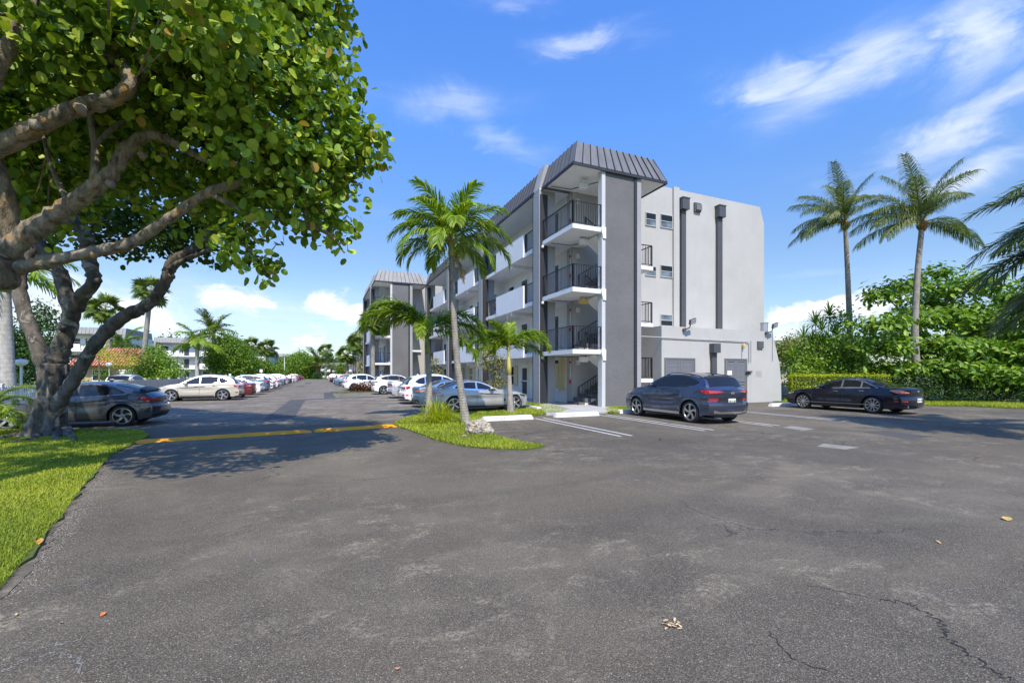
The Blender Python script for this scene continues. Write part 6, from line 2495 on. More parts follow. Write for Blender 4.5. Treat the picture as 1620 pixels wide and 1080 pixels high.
fine_twigs(tb, tb_off, pos, LIMB_B, bo, 320, 62, 12)
knots(tb, tb_off, [(A(150, 445, DB - .25), (.8, -.4, .2), .07), (A(146, 425, DB - .3), (.9, -.3, -.2), .05), (A(268, 436, DB - .3), (.8, -.5, -.3), .06), (A(225, 492, DB - .35), (.2, -.6, -.8), .05), (A(100, 520, DB - .3), (-.3, -.9, .2), .06)], bo, 5)
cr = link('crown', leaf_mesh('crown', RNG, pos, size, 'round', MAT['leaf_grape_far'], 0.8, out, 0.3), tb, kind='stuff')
cr.location = tb_off


# --- palms
def frond_mesh(name, rng, L, elev, droop, n=46, ll=0.55, m_='frond_green', plume=0.0, hang=0.5, wid=0.034, swp=0.75, curl=0.0, twist=0.0):
    """pinnate frond in the xz plane, base at the origin, azimuth +x"""
    K = 26
    pts, tan = [], []
    x = z = y = 0.0
    for i in range(K + 1):
        t = i / K
        a = elev - droop * t ** 1.35
        pts.append((x, y, z))
        tan.append((math.cos(a), curl * t, math.sin(a)))
        x += math.cos(a) * L / K
        z += math.sin(a) * L / K
        y += curl * t * L / K
    pts, tan = np.array(pts), np.array(tan)
    V, Q, T, rn = [], [], [], []

    def lerp(a, t):
        f = t * K
        i = min(K - 1, int(f))
        return a[i] + (a[i + 1] - a[i]) * (f - i)
    for k in range(n):
        t = 0.13 + 0.87 * (k + rng.random() * 0.5) / n
        p = lerp(pts, t)
        tg = lerp(tan, t)
        tg = tg / np.linalg.norm(tg)
        s0 = np.array([-tg[1], tg[0], 0.0]) if abs(tg[2]) < 0.98 else np.array([0, 1.0, 0])
        s0 = np.array([0, 1.0, 0]) if np.linalg.norm(s0) < 1e-4 else s0
        side = np.array([0.0, 1.0, 0.0])
        side -= tg * side.dot(tg)
        side /= np.linalg.norm(side)
        upv = np.cross(tg, side)
        if upv[2] < 0:
            upv = -upv
        l = ll * (0.30 + 0.70 * math.sin(math.pi * min(1, (t * 0.80 + 0.16))) ** 0.8) * rng.uniform(0.85, 1.12)
        for sg in (-1, 1):
            roll = rng.normal() * plume + twist
            b = side * sg * math.cos(roll) + upv * (math.sin(roll) + 0.30 * (1 - plume))
            ang = swp + 0.25 * t + rng.normal() * 0.07
            dr = b * math.cos(ang) + tg * math.sin(ang)
            dr /= np.linalg.norm(dr)
            w = wid * rng.uniform(0.8, 1.15)
            wv = np.cross(dr, upv * 1.0 + rng.normal(size=3) * 0.25)
            wv /= max(1e-6, np.linalg.norm(wv))
            g_ = np.array([0, 0, -1.0])
            p1 = p + dr * l * 0.45 + g_ * l * 0.06 * hang
            d2 = dr + g_ * hang * rng.uniform(0.8, 1.3)
            d2 /= np.linalg.norm(d2)
            p2 = p1 + d2 * l * 0.33
            d3 = d2 + g_ * hang * 0.9
            d3 /= np.linalg.norm(d3)
            p3 = p2 + d3 * l * 0.24
            o = len(V)
            V += [p - wv * w * 0.35, p + wv * w * 0.35, p1 + wv * w * 0.5, p1 - wv * w * 0.5, p2 + wv * w * 0.38, p2 - wv * w * 0.38, p3]
            Q += [(o, o + 1, o + 2, o + 3), (o + 3, o + 2, o + 4, o + 5)]
            T += [(o + 5, o + 4, o + 6)]
            rn += [rng.random()] * 7
    nf = len(Q)
    # rachis
    o = len(V)
    for i in range(0, K + 1, 2):
        r = 0.022 * L / 2 * (1 - 0.85 * i / K) + 0.003
        c = pts[i]
        V += [c + np.array([0, r, 0]), c + np.array([0, 0, r * .8]), c + np.array([0, -r, 0]), c - np.array([0, 0, r * .8])]
        rn += [0.85] * 4
    Q2 = []
    for i in range(K // 2):
        for k in range(4):
            Q2.append((o + i * 4 + k, o + i * 4 + (k + 1) % 4, o + (i + 1) * 4 + (k + 1) % 4, o + (i + 1) * 4 + k))
    return np_mesh(name, np.array(V), [np.array(Q), np.array(Q2), np.array(T)], [MAT[m_], MAT['rachis']], False, np.array(rn), fm=[0] * nf + [1] * len(Q2) + [0] * len(T))


def fan_mesh(name, rng, L, elev, m_='frond_sabal', n=26, pet=0.55):
    """fan leaf: petiole then a costapalmate spray of narrow segments"""
    V, Q, T, rn = [], [], [], []
    a = elev
    base = np.array([math.cos(a), 0, math.sin(a)]) * L * pet
    tg = np.array([math.cos(a - 0.35), 0, math.sin(a - 0.35)])
    side = np.array([0, 1.0, 0])
    up = np.cross(tg, side)
    if up[2] < 0:
        up = -up
    ro = rng.uniform(-0.9, 0.9)
    side, up = side * math.cos(ro) + up * math.sin(ro), up * math.cos(ro) - side * math.sin(ro)
    for k in range(n):
        th = -1.9 + 3.8 * (k + 0.5) / n + rng.normal() * 0.03
        l = L * (1 - pet) * 1.25 * (1 - 0.25 * abs(th) / 1.9) * rng.uniform(0.9, 1.1)
        dr = tg * math.cos(th) + side * math.sin(th) + up * (0.12 * abs(math.sin(th)) - 0.05)
        dr /= np.linalg.norm(dr)
        wv = np.cross(dr, up)
        wv /= np.linalg.norm(wv)
        w = l * 0.075
        p1 = base + dr * l * 0.5
        d2 = dr + np.array([0, 0, -1]) * rng.uniform(0.25, 0.6)
        d2 /= np.linalg.norm(d2)
        p2 = p1 + d2 * l * 0.5
        o = len(V)
        V += [base - wv * w * .2, base + wv * w * .2, p1 + wv * w, p1 - wv * w, p2]
        Q += [(o, o + 1, o + 2, o + 3)]
        T += [(o + 3, o + 2, o + 4)]
        rn += [rng.random()] * 5
    nf = len(Q)
    o = len(V)
    r = 0.018
    for c in (np.zeros(3), base):
        V += [c + np.array([0, r, 0]), c + np.array([0, 0, r]), c + np.array([0, -r, 0]), c - np.array([0, 0, r])]
        rn += [0.8] * 4
    Q2 = [(o + k, o + (k + 1) % 4, o + 4 + (k + 1) % 4, o + 4 + k) for k in range(4)]
    return np_mesh(name, np.array(V), [np.array(Q), np.array(Q2), np.array(T)], [MAT[m_], MAT['rachis']], False, np.array(rn), fm=[0] * nf + [1] * 4 + [0] * len(T))


def palm(name, label, base, top, r0, r1, fronds, tm='palm_trunk', group=None, shaft=None, boot=None, bulge=0.0, mid=None, cat='palm tree', nseg=12):
    """fronds: list of (mesh, azimuth, scale[, dz])"""
    root = thing(name, label, cat, (base[0], base[1], 0), 0, group)
    b = Vector((base[0], base[1], 0))
    t = Vector(top)
    pts = [b + Vector((0, 0, -0.05)), b.lerp(t, 0.33) + (Vector(mid) if mid else Vector((0, 0, 0))), b.lerp(t, 0.66) + (Vector(mid) * 0.8 if mid else Vector((0, 0, 0))), t]
    c = curve(pts, 12)
    k = len(c)
    rad = []
    for i in range(k):
        f = i / (k - 1)
        rad.append((r0 + (r1 - r0) * f + bulge * math.exp(-f * 9)) * (1 + (0.008 if i % 2 else -0.008)))
    mb = MB()
    mb.tube([tuple(np.array(p) - np.array([b.x, b.y, 0])) for p in c], rad, nseg)
    mb.build('trunk', MAT[tm], root, smooth=True)
    tl = t - b
    if shaft:
        h, mm = shaft
        dn = (t - Vector(c[-6])).normalized()
        mb = MB()
        mb.tube([tl - dn * 0.02, tl + dn * h * 0.25, tl + dn * h * 0.6, tl + dn * h], [r1 * 1.05, r1 * 1.25, r1 * 0.95, r1 * 0.45], 12)
        mb.build('crownshaft', MAT[mm], root, smooth=True)
        tl = tl + dn * h * 0.85
    if boot:
        mb = MB()
        h, rb = boot
        mb.tube([tl - Vector((0, 0, h)), tl - Vector((0, 0, h * .5)), tl, tl + Vector((0, 0, 0.15))], [r1 * 1.05, rb, rb * 0.9, rb * 0.3], 14, True, lambda q, th: 1 + 0.16 * math.sin(7 * th + 9 * q))
        mb.build('boot', MAT['palm_boot'], root)
    for f in fronds:
        o = link('frond', f[0], root, loc=tl + Vector((0, 0, f[3] if len(f) > 3 else 0)), rotz=R(f[1]))
        o.scale = (f[2],) * 3
    return root


rp = np.random.default_rng(21)
# island palm 1 (tall, leaning)
F1 = [frond_mesh('frond', rp, 2.15, R(e), R(dr), 62, 0.74, 'frond_green', 0.14, hg, 0.042) for e, dr, hg in ((80, 60, .5), (62, 85, .6), (45, 105, .7), (25, 105, .8), (5, 90, .8), (68, 100, .6))]
b1, t1 = gp(738, 671), (3.80, 13.8, 5.35)
fr = [(F1[1], 157, 1.0), (F1[2], 170, 1.0), (F1[3], 150, .95), (F1[2], -23, 1.0), (F1[1], -35, 1.0), (F1[3], -15, 1.05), (F1[0], 100, .9), (F1[0], -60, .95), (F1[5], 130, 1.0), (F1[5], 20, 1), (F1[2], 65, .95),
      (F1[2], -100, .9), (F1[3], 200, 1.0), (F1[4], -40, .85), (F1[3], 240, .9), (F1[1], 215, .95), (F1[5], -75, .9), (F1[4], 165, .8), (F1[3], 100, .9), (F1[0], 190, 1.0), (F1[4], 20, .8)]
p1 = palm('palm_tree', 'tall slim leaning palm with cream flower sprays on the grass island', b1, t1, 0.115, 0.085, fr, group='palms on the grass island', shaft=(0.55, 'shaft_yellow'), bulge=0.05, mid=(-0.10, 0.05, 0))
pos = np.array(t1) - np.array([b1[0], b1[1], 0]) + np.array([0, 0, 0.05])
pp = np.concatenate([pos + RNG.normal(size=(160, 3)) * np.array([.07, .07, .16]) + np.array([CY * a, -SY * a, b]) for a, b in ((.12, -.15), (-.14, -.2), (.02, -.3), (.26, -.08), (-.24, .0))])
link('flower_spray', leaf_mesh('flower_spray', RNG, pp, RNG.uniform(.03, .06, len(pp)), 'small', MAT['flower_cream']), p1)
dry = frond_mesh('dry_frond', rp, 1.0, R(-60), R(25), 26, 0.32, 'frond_dry', 0.4, 0.9, 0.03)
o = link('dry_frond', dry, p1, loc=tuple(pos + np.array([.08, 0, .1])), rotz=R(-30))
o = link('dry_frond', dry, p1, loc=tuple(pos + np.array([.08, 0, .1])), rotz=R(0))
o.scale = (.85,) * 3
# island palms 2 and 3 : plumy arching fronds
F2 = [frond_mesh('frond', rp, 2.5, R(e), R(dr), 140, 0.62, 'frond_green', 0.45, 0.40, 0.044, 0.55) for e, dr in ((66, 120), (48, 120), (30, 105), (0, 70), (78, 70))]
spear = MB().tube([(0, 0, 0), (0.06, 0, 0.8), (0.2, 0.02, 1.5)], [0.035, 0.025, 0.006], 6).mesh('spear_leaf', MAT['shaft_yellow'], True)
b2, t2 = gp(677, 664), (3.46, 15.7, 2.3)
p2 = palm('palm_tree', 'young palm with bushy arching fronds beside the spiky grass clump', b2, t2, 0.13, 0.085, [(F2[0], 158, 1.05), (F2[1], 168, 1.1), (F2[0], 145, .9), (F2[1], -25, 1.0), (F2[3], -35, .9), (F2[2], -12, 1.0), (F2[1], 80, .9), (F2[2], 250, .7), (F2[1], 140, .85)],
          'palm_trunk', 'palms on the grass island', (1.0, 'shaft_green'), bulge=0.03, mid=(0.05, 0, 0))
o = link('spear_leaf', spear, p2, loc=Vector(t2) - Vector((b2[0], b2[1], 0)) + Vector((0, 0, .75)), rotz=R(-20))
o.scale = (1, 1, 1.15)
b3, t3 = gp(808, 653.5), (7.12, 16.9, 1.55)
p3 = palm('palm_tree', 'smallest palm with yellow shaft in front of the silver car front wheel', b3, t3, 0.14, 0.085, [(F2[0], 150, .85), (F2[1], 162, .82), (F2[2], 175, .7), (F2[0], -20, .82), (F2[1], -32, .85), (F2[2], -15, .7), (F2[4], 60, .7), (F2[1], 95, .75), (F2[4], 200, .65), (F2[0], 125, .75), (F2[0], 10, .75)],
          'palm_trunk', 'palms on the grass island', (1.25, 'shaft_yellow'), bulge=0.04)
o = link('spear_leaf', spear, p3, loc=Vector(t3) - Vector((b3[0], b3[1], 0)) + Vector((0, 0, .95)), rotz=R(120))
o.scale = (.5, .5, 1.0)
# coconut palms on the right
FC = [frond_mesh('frond', rp, 3.8, R(e), R(dr), 120, 1.05, 'frond_coco', 0.16, hg * 1.7, 0.026, 0.6, cu) for e, dr, hg, cu in ((78, 40, .6, .2), (55, 70, .8, .3), (38, 80, .9, .2), (20, 70, 1.0, .1), (2, 55, 1.0, .1), (-25, 40, 1.0, .0), (48, 45, .6, .1))]


def coco(lab, base, top, azs, mid, sc):
    fr = []
    for i, (k, az) in enumerate(azs):
        fr.append((FC[k], az, sc * rp.uniform(.92, 1.05), 0))
    return palm('coconut_palm', lab, base, top, 0.20, 0.12, fr, 'palm_trunk', 'coconut palms by the hedge', None, (0.5, 0.26), 0.10, mid, nseg=14)


cb = at(1345, 29.0)
ct = at(1337, 29.0, 352)
AZ1 = [(0, 60), (1, 150), (2, 165), (3, 150), (4, 172), (4, 140), (1, 120), (1, 200), (6, -10), (2, 220), (0, -40), (3, 190), (2, 70), (0, 180)]
coco('coconut palm with slim straight trunk rising behind the black sedan windscreen', cb[:2], ct, AZ1, (0.15, 0, 0), 1.0)
cb = gp(1455, 636)
ct = at(1459, SY * cb[0] + CY * cb[1], 352)
AZ2 = [(0, 90), (6, -18), (4, -24), (3, -10), (2, 160), (3, 168), (4, 150), (4, 175), (1, 140), (1, 190), (2, 120), (0, -50), (2, 225), (1, 60), (1, 235), (0, 170), (2, 95)]
coco('coconut palm with curved base rising right behind the black sedan trunk', cb[:2], ct, AZ2, (-0.35, 0.1, 0), 1.0)
# big date palm just outside the right edge, its fronds hang into view
FD = [frond_mesh('frond', rp, 4.1, R(e), R(dr), 130, 0.72, 'frond_coco', 0.40, 0.25, 0.034, 0.72) for e, dr in ((55, 95), (35, 95), (15, 75), (-10, 55), (72, 70))]
palm('date_palm', 'stiff spiky palm fronds reaching in at the right edge', (18.45, 3.3), (18.45, 3.3, 4.85), 0.26, 0.24,
     [(FD[k], az, rp.uniform(.94, 1.04)) for k, az in ((0, 150), (1, 158), (2, 148), (1, 140), (2, 165), (3, 152), (0, 170), (3, 140), (0, 120), (1, 115), (2, 125), (4, 60), (0, 30), (1, 0), (2, -30), (1, -60), (2, 200), (1, 215), (0, 250), (3, 180), (2, 260), (3, 100), (0, 300), (2, 60), (3, 30), (4, 150), (0, 144), (1, 151), (2, 156), (1, 166), (3, 160), (0, 162), (4, 170), (3, 146), (2, 141), (1, 146), (0, 156), (2, 172), (3, 168), (1, 174))],
     'palm_boot', None, None, (0.6, 0.4))

# --- left side palms
FS = [fan_mesh('frond', rp, 1.65, R(e)) for e in (85, 65, 45, 28, 12, -5, -20, -38, 55, 20, 70)]


def sabal(lab, px, d, py, r=0.16, sc=1.0, tm='palm_trunk', group='fan palms across the drive', lean=0.0, n=30):
    b = at(px - lean, d)
    t = at(px, d, py)
    fr = []
    for i in range(n):
        k = (i * 4 + 1) % 11
        fr.append((FS[k], i * 137.5 + 20, sc * rp.uniform(.9, 1.1)))
    return palm('fan_palm', lab, b[:2], t, r * 1.25, r, fr, tm, group, None, (0.55 * sc, r * 1.7), 0.05, nseg=8)


sabal('tall fan palm standing clear of the low roofs left of the beige car', 238, 44, 462, 0.20, 1.0, lean=16)
sabal('shorter fan palm peeping over the long sloping limb', 166, 46, 492, 0.20, 1.15, lean=-12)
sabal('distant fan palm with rust trunk before the dark-piered block', 398, 112, 548, 0.3, 1.6)
sabal('distant fan palm right of the rust-trunked one', 423, 112, 553, 0.3, 1.7)
sabal('tiny tall fan palm on the horizon above the road end', 516, 190, 556, 0.3, 2.2)
sabal('fan palm nearest the shaded wing on the right of the drive', 572, 66, 548, 0.22, 1.2, group='fan palms by the wing')
sabal('fan palm left of the dark piers on the right of the drive', 549, 82, 562, 0.22, 1.3, group='fan palms by the wing')
sabal('fan palm with tall crown against the dark piers', 566, 78, 542, 0.22, 1.3, group='fan palms by the wing')
sabal('fan palm at the front of the wing beside the white pillar', 590, 45, 512, 0.2, 1.0, group='fan palms by the wing')
FR = [frond_mesh('frond', rp, 2.6, R(e), R(dr), 40, 0.75, 'frond_green', 0.3, 0.5, 0.06) for e, dr in ((75, 60), (50, 80), (28, 85), (5, 60))]
FRD = [frond_mesh('frond', rp, 2.6, R(e), R(dr), 40, 0.6, 'frond_coco', 0.3, 0.35, 0.05) for e, dr in ((70, 40), (45, 55), (20, 55), (-5, 40))]


def feather(lab, px, d, py, r, sc, tm, fset, n=16, shaft=None, boot=None, group='feather palms across the drive', lean=0.0):
    b = at(px - lean, d)
    t = at(px, d, py)
    fr = [(fset[(i * 3) % 4], i * 137.5, sc * rp.uniform(.9, 1.1)) for i in range(n)]
    return palm('feather_palm', lab, b[:2], t, r * 1.2, r, fr, tm, group, shaft, boot, nseg=8)


feather('palm with a smooth white trunk and drooping fronds behind the beige car', 312, 70, 553, 0.27, 1.6, 'palm_pale', FR, 14, (1.2, 'shaft_green'))
feather('dark green bushy palm beyond the white-trunked palm', 338, 84, 526, 0.3, 2.0, 'palm_trunk', FRD, 30)
feather('bright green short palm behind the clubhouse roof', 194, 50, 545, 0.22, 1.1, 'palm_boot', FR, 16)
feather('distant date palm centred at the end of the drive', 505, 135, 577, 0.4, 2.4, 'palm_boot', FRD, 22, None, (0.8, 0.7))
feather('dark palm at the road end beside the date palm', 524, 150, 583, 0.3, 1.8, 'palm_boot', FRD, 14)
b = at(14, 20.0)
t = at(4, 20.0, 462)
palm('royal_palm', 'thick smooth grey royal palm trunk at the left edge behind the lamp globe', b[:2], t, 0.27, 0.27, [(FR[k], az, 1.1) for k, az in ((0, 0), (1, -20), (1, 40), (2, -40), (2, 10), (1, 160), (2, 200), (1, 100), (2, 130), (0, 220), (3, -20), (3, 60), (2, 250), (1, 290))],
     'palm_pale', None, (1.0, 'shaft_green'), None, 0.06)
FP = [frond_mesh('frond', rp, 1.15, R(e), R(dr), 40, 0.26, 'frond_green', 0.15, 0.35, 0.016) for e, dr in ((70, 110), (45, 110), (20, 95), (0, 70))]
b = gp(-12, 692)
palm('pygmy_palm', 'low weeping palm at the left edge in front of the charcoal hatchback wheel', b, (b[0], b[1], 0.75), 0.09, 0.08, [(FP[(i * 3) % 4], i * 137.5, rp.uniform(.9, 1.1)) for i in range(20)], 'palm_boot', None, None, (0.3, 0.12))


# --- broad-leaved trees and shrubs
def leafy_tree(name, label, base, ells, m_, size, dens, kind='oval', trunks=(), bark_m='bark_small', group=None, cat='tree', per=9, spread=0.2, shell=0.4, up=0.7, part='crown'):
    root = thing(name, label, cat, (base[0], base[1], 0), 0, group)
    off = np.array([base[0], base[1], 0])
    for k, (pts, r0, r1) in enumerate(trunks):
        branch(root, 'trunk' if k == 0 else 'branch', [tuple(np.array(p) - off) for p in pts], r0, r1, MAT[bark_m], 8, 70 + k, 1.0, 0.08, 5)
    pos, out = clump_points(RNG, ells, dens, per, spread, shell)
    pos = pos[pos[:, 2] > 0.02]
    out = out[:len(pos)]
    sz = RNG.uniform(size * 0.7, size * 1.2, len(pos))
    link(part, leaf_mesh(part, RNG, pos - off, sz, kind, MAT[m_], up, out, 0.4), root, kind='stuff')
    return root


def E(px, py, d, r, f=1.0):
    p = at(px, d, py)
    return (p[0], p[1], p[2], r, r, r * f)


# spreading almond tree on the right, in flat tiers
TR = [(1400, 465, 26, 1.3, .42), (1440, 452, 27, 1.4, .4), (1500, 455, 27, 1.5, .42), (1560, 452, 27, 1.4, .4), (1600, 475, 26, 1.4, .5), (1390, 512, 25, 1.4, .4), (1440, 505, 26, 1.6, .42), (1500, 500, 26, 1.6, .42), (1560, 510, 26, 1.7, .5), (1620, 520, 25, 1.8, .6),
      (1395, 548, 25, 1.5, .4), (1450, 545, 26, 1.7, .42), (1510, 548, 25, 1.6, .42), (1570, 555, 25, 1.7, .5), (1630, 560, 24, 1.8, .6), (1410, 582, 25, 1.3, .4), (1470, 580, 25, 1.6, .42), (1530, 588, 24.5, 1.6, .45), (1590, 595, 24, 1.6, .5), (1380, 590, 25.5, 1.0, .5),
      (1480, 430, 28, 1.0, .4), (1540, 440, 29, 1.2, .4), (1470, 480, 29, 1.8, .5), (1540, 500, 29, 2.2, .6), (1420, 540, 29, 2.0, .6), (1590, 540, 29, 2.4, .8), (1680, 500, 26, 2.2, .8)]
bs = at(1500, 27.5)
ft = at(1500, 27.5, 560)
trn = [([(bs[0], bs[1], 0), (bs[0] + .1, bs[1], 1.2), ft], 0.24, 0.18)]
for q in TR[:20:2]:
    trn.append(([at(1495 + 0.2 * (q[0] - 1495), 27.3, 590), at((q[0] + 1495) / 2, 27, (q[1] + 565) / 2), at(q[0], q[2], q[1] + 4)], 0.09, 0.03))
leafy_tree('almond_tree', 'broad almond tree with big glossy leaves in flat tiers behind the black sedan', bs, [E(a, b, c, r, f * .72) for a, b, c, r, f in TR], 'leaf_almond', 0.34, 60, 'oval', trn, per=7, spread=0.2, shell=0.2, up=1.3)
# dark hedge below it
HP = []
for i in range(26):
    px = 1372 + i * 16
    HP.append(E(px, 611 + (i % 3) * 2, 24.7 - 0.07 * i + 0.35 * (i % 2), 0.68, 1.05))
leafy_tree('hedge', 'dark shaggy hedge along the verge under the almond tree', at(1500, 25)[:2], HP, 'leaf_dark', 0.11, 150, 'oval', cat='hedge', per=9, spread=0.13, shell=0.45, part='foliage')
# clipped lime hedge
LH = thing('hedge', 'clipped lime-yellow hedge beside the low concrete wall', 'hedge', (24.95, 17.1, 0), R(-45))
n = 7000
u = RNG.random((n, 3))
face = RNG.integers(0, 4, n)
p = u * np.array([4.6, 1.0, 1.52])
p[face == 0, 2] = 1.52
p[face == 1, 1] = 0.0
p[face == 2, 0] = 0.0
p[face == 1, 1] += RNG.random((face == 1).sum()) * 0.1
p += RNG.normal(size=p.shape) * 0.035
MB().box((.12, .14, 0), (4.5, .9, 1.42)).build('hedge_fill', MAT['hedge_core'], LH)  # solid dark block added inside the hedge to close gaps between leaves
link('foliage', leaf_mesh('foliage', RNG, p, RNG.uniform(.05, .10, n), 'oval', MAT['leaf_lime'], 0.5), LH, kind='stuff')
n = 260
p = np.stack([RNG.random(n) * 4.6, RNG.random(n), 1.5 + RNG.random(n) ** 2 * 0.35], 1)
link('shoots', leaf_mesh('shoots', RNG, p, RNG.uniform(.06, .11, n), 'oval', MAT['leaf_lime'], 0.3), LH, kind='stuff')


def rosette_mesh(rng, n, L, w, m_, droop=0.9):
    V, Q, T, rn = [], [], [], []
    for k in range(n):
        az = k * 2.39996
        e = R(85) - R(105) * (k / n) ** 0.8 + rng.normal() * 0.1
        d = np.array([math.cos(az) * math.cos(e), math.sin(az) * math.cos(e), math.sin(e)])
        s_ = np.array([-math.sin(az), math.cos(az), 0]) * w / 2
        l = L * rng.uniform(.8, 1.1)
        g_ = np.array([0, 0, -1.0])
        p0 = d * 0.03
        p1 = d * l * .5
        d2 = d + g_ * droop * .35
        d2 /= np.linalg.norm(d2)
        p2 = p1 + d2 * l * .3
        d3 = d2 + g_ * droop * .6
        d3 /= np.linalg.norm(d3)
        p3 = p2 + d3 * l * .25
        o = len(V)
        V += [p0 - s_ * .5, p0 + s_ * .5, p1 + s_, p1 - s_, p2 + s_ * .8, p2 - s_ * .8, p3]
        Q += [(o, o + 1, o + 2, o + 3), (o + 3, o + 2, o + 4, o + 5)]
        T += [(o + 5, o + 4, o + 6)]
        rn += [rng.random()] * 7
    return np_mesh('rosette', np.array(V), [np.array(Q), np.array(T)], MAT[m_], False, np.array(rn))


RO = [rosette_mesh(rp, 46, 0.75, 0.06, 'leaf_bright'), rosette_mesh(rp, 46, 0.7, 0.055, 'leaf_almond')]
dr_b = at(1298, 28)
dra = thing('dracaena', 'tall spiky dracaena clump with sword leaves left of the slim coconut trunk', 'shrub', (dr_b[0], dr_b[1], 0))
for i, (px, py, k) in enumerate(((1290, 512, 0), (1272, 535, 1), (1312, 500, 0), (1300, 545, 1), (1322, 530, 0), (1283, 570, 0), (1265, 580, 1), (1310, 575, 1), (1330, 560, 1), (1255, 566, 0), (1275, 590, 1), (1320, 590, 0), (1300, 522, 1), (1285, 545, 0))):
    e = Vector(at(px, 28 + 0.25 * (i % 3), py)) - Vector((dr_b[0], dr_b[1], 0))
    mb = MB()
    mb.tube([(e.x * .3, e.y * .3, 0), (e.x * .7, e.y * .7, e.z * .5), e], [0.035, 0.03, 0.022], 6)
    mb.build('stem', MAT['bark_small'], dra, smooth=True)
    o = link('rosette', RO[k], dra, loc=e, rotz=i * 1.3)
    o.scale = (1.4,) * 3
leafy_tree('shrub', 'leafy bushes filling between dracaena and coconut trunk', at(1320, 27)[:2], [E(1340, 545, 27, 1.0), E(1350, 575, 27, 1.0), E(1315, 585, 27, .9), E(1290, 588, 27.5, .8), E(1335, 505, 28, .8), E(1262, 592, 27, .7), E(1365, 600, 26, .7), E(1270, 565, 28, .9), E(1295, 560, 28, 1.1), E(1325, 560, 28, 1.1), E(1250, 580, 28.5, .8), E(1282, 600, 26.5, .7), E(1310, 605, 26.5, .7), E(1340, 605, 26.5, .7), E(1268, 592, 26.9, .65), E(1290, 580, 26.9, .7), E(1312, 590, 26.8, .7), E(1335, 585, 26.8, .75), E(1350, 600, 26.6, .65), E(1300, 603, 26.8, .6), E(1258, 603, 27, .5)], 'leaf_almond', 0.18, 80, 'oval', cat='shrub', part='foliage')
leafy_tree('background_tree', 'soft olive tree beyond the low wall left of the dracaena', at(1262, 60)[:2], [E(1245, 560, 60, 2.0), E(1262, 556, 62, 2.2), E(1285, 562, 60, 2.4), E(1232, 565, 64, 2), E(1275, 580, 58, 1.8)], 'leaf_olive', 0.35, 60, 'oval', [([(*at(1262, 60)[:2], 0), (*at(1262, 60)[:2], 2.5)], .2, .15)], per=9, spread=.4)
leafy_tree('background_tree', 'dark far tree top behind the olive one at right', at(1320, 75)[:2], [E(1300, 555, 75, 3), E(1340, 560, 75, 3.5), E(1255, 560, 78, 2.4)], 'leaf_dark', 0.4, 50, 'oval', [([(*at(1320, 75)[:2], 0), (*at(1320, 75)[:2], 2.5)], .25, .2)], per=9, spread=.5)

# variegated shrubs against the facade
for lab, px, d, pyt, w in (('pale variegated shrub with loose hanging sprays behind the silver fastback', 782, 26.5, 548, 1.0), ('pale variegated shrub against the second pier behind the white SUV', 688, 40, 560, 1.25)):
    b = at(px, d)
    zt = at(px, d, pyt)[2]
    el = []
    rr = np.random.default_rng(int(px))
    for k in range(14):
        a = rr.random() * 6.28
        q = rr.random()
        el.append((b[0] + math.cos(a) * w * .75 * rr.random(), b[1] + math.sin(a) * w * .6 * rr.random(), 0.5 + (zt - .6) * q, .30, .30, .32))
    leafy_tree('variegated_shrub', lab, b, el, 'leaf_varieg', 0.15, 120, 'oval', [([(b[0], b[1], 0), (b[0] + .1, b[1], zt * .5), (b[0] + .2, b[1], zt * .9)], .035, .015), ([(b[0], b[1], 0), (b[0] - .3, b[1], zt * .45), (b[0] - .5, b[1], zt * .8)], .03, .012)], cat='shrub', group='variegated shrubs by the facade', per=6, spread=.14, part='foliage')
leafy_tree('variegated_shrub', 'loose pale shrub between the fan palms by the wing', at(580, 62)[:2], [E(575, 578, 62, 1.2), E(583, 590, 60, 1.1), E(588, 575, 60, 1.0)], 'leaf_varieg', 0.2, 80, 'oval', cat='shrub', part='foliage')
leafy_tree('clipped_bush', 'round clipped green bush beside the fan palm trunks on the right', at(541, 92)[:2], [E(541, 588, 92, 1.2, 1.5), E(541, 582, 92, 1.1)], 'leaf_bright', 0.25, 90, 'oval', cat='bush', part='foliage')
cb_ = (3.6, 40.5)
leafy_tree('croton_bush', 'dark red croton bush in the small planting bed beside the white SUV', cb_, [(3.1, 40.4, .45, .55, .5, .42), (3.9, 40.6, .5, .6, .5, .45), (2.5, 40.5, .35, .4, .4, .3), (4.6, 40.5, .45, .5, .5, .4)], 'leaf_croton', 0.16, 220, 'oval', cat='bush', per=8, spread=.1, part='foliage')
# grassy spiky clump on the island
gb = gp(690, 671)
gc = thing('spiky_grass_clump', 'spiky yellow-green grass clump at the foot of the bushy young palm', 'plant', (gb[0], gb[1], 0))
ro2 = rosette_mesh(rp, 190, 0.92, 0.018, 'leaf_lime', 1.0)
for dx, dy, s_ in ((0, 0, 1.0), (.22, -.05, .9), (-.2, .08, .85), (.38, -.1, .6)):
    o = link('leaf_tuft', ro2, gc, loc=(dx, dy, .02), rotz=dx * 9)
    o.scale = (s_,) * 3

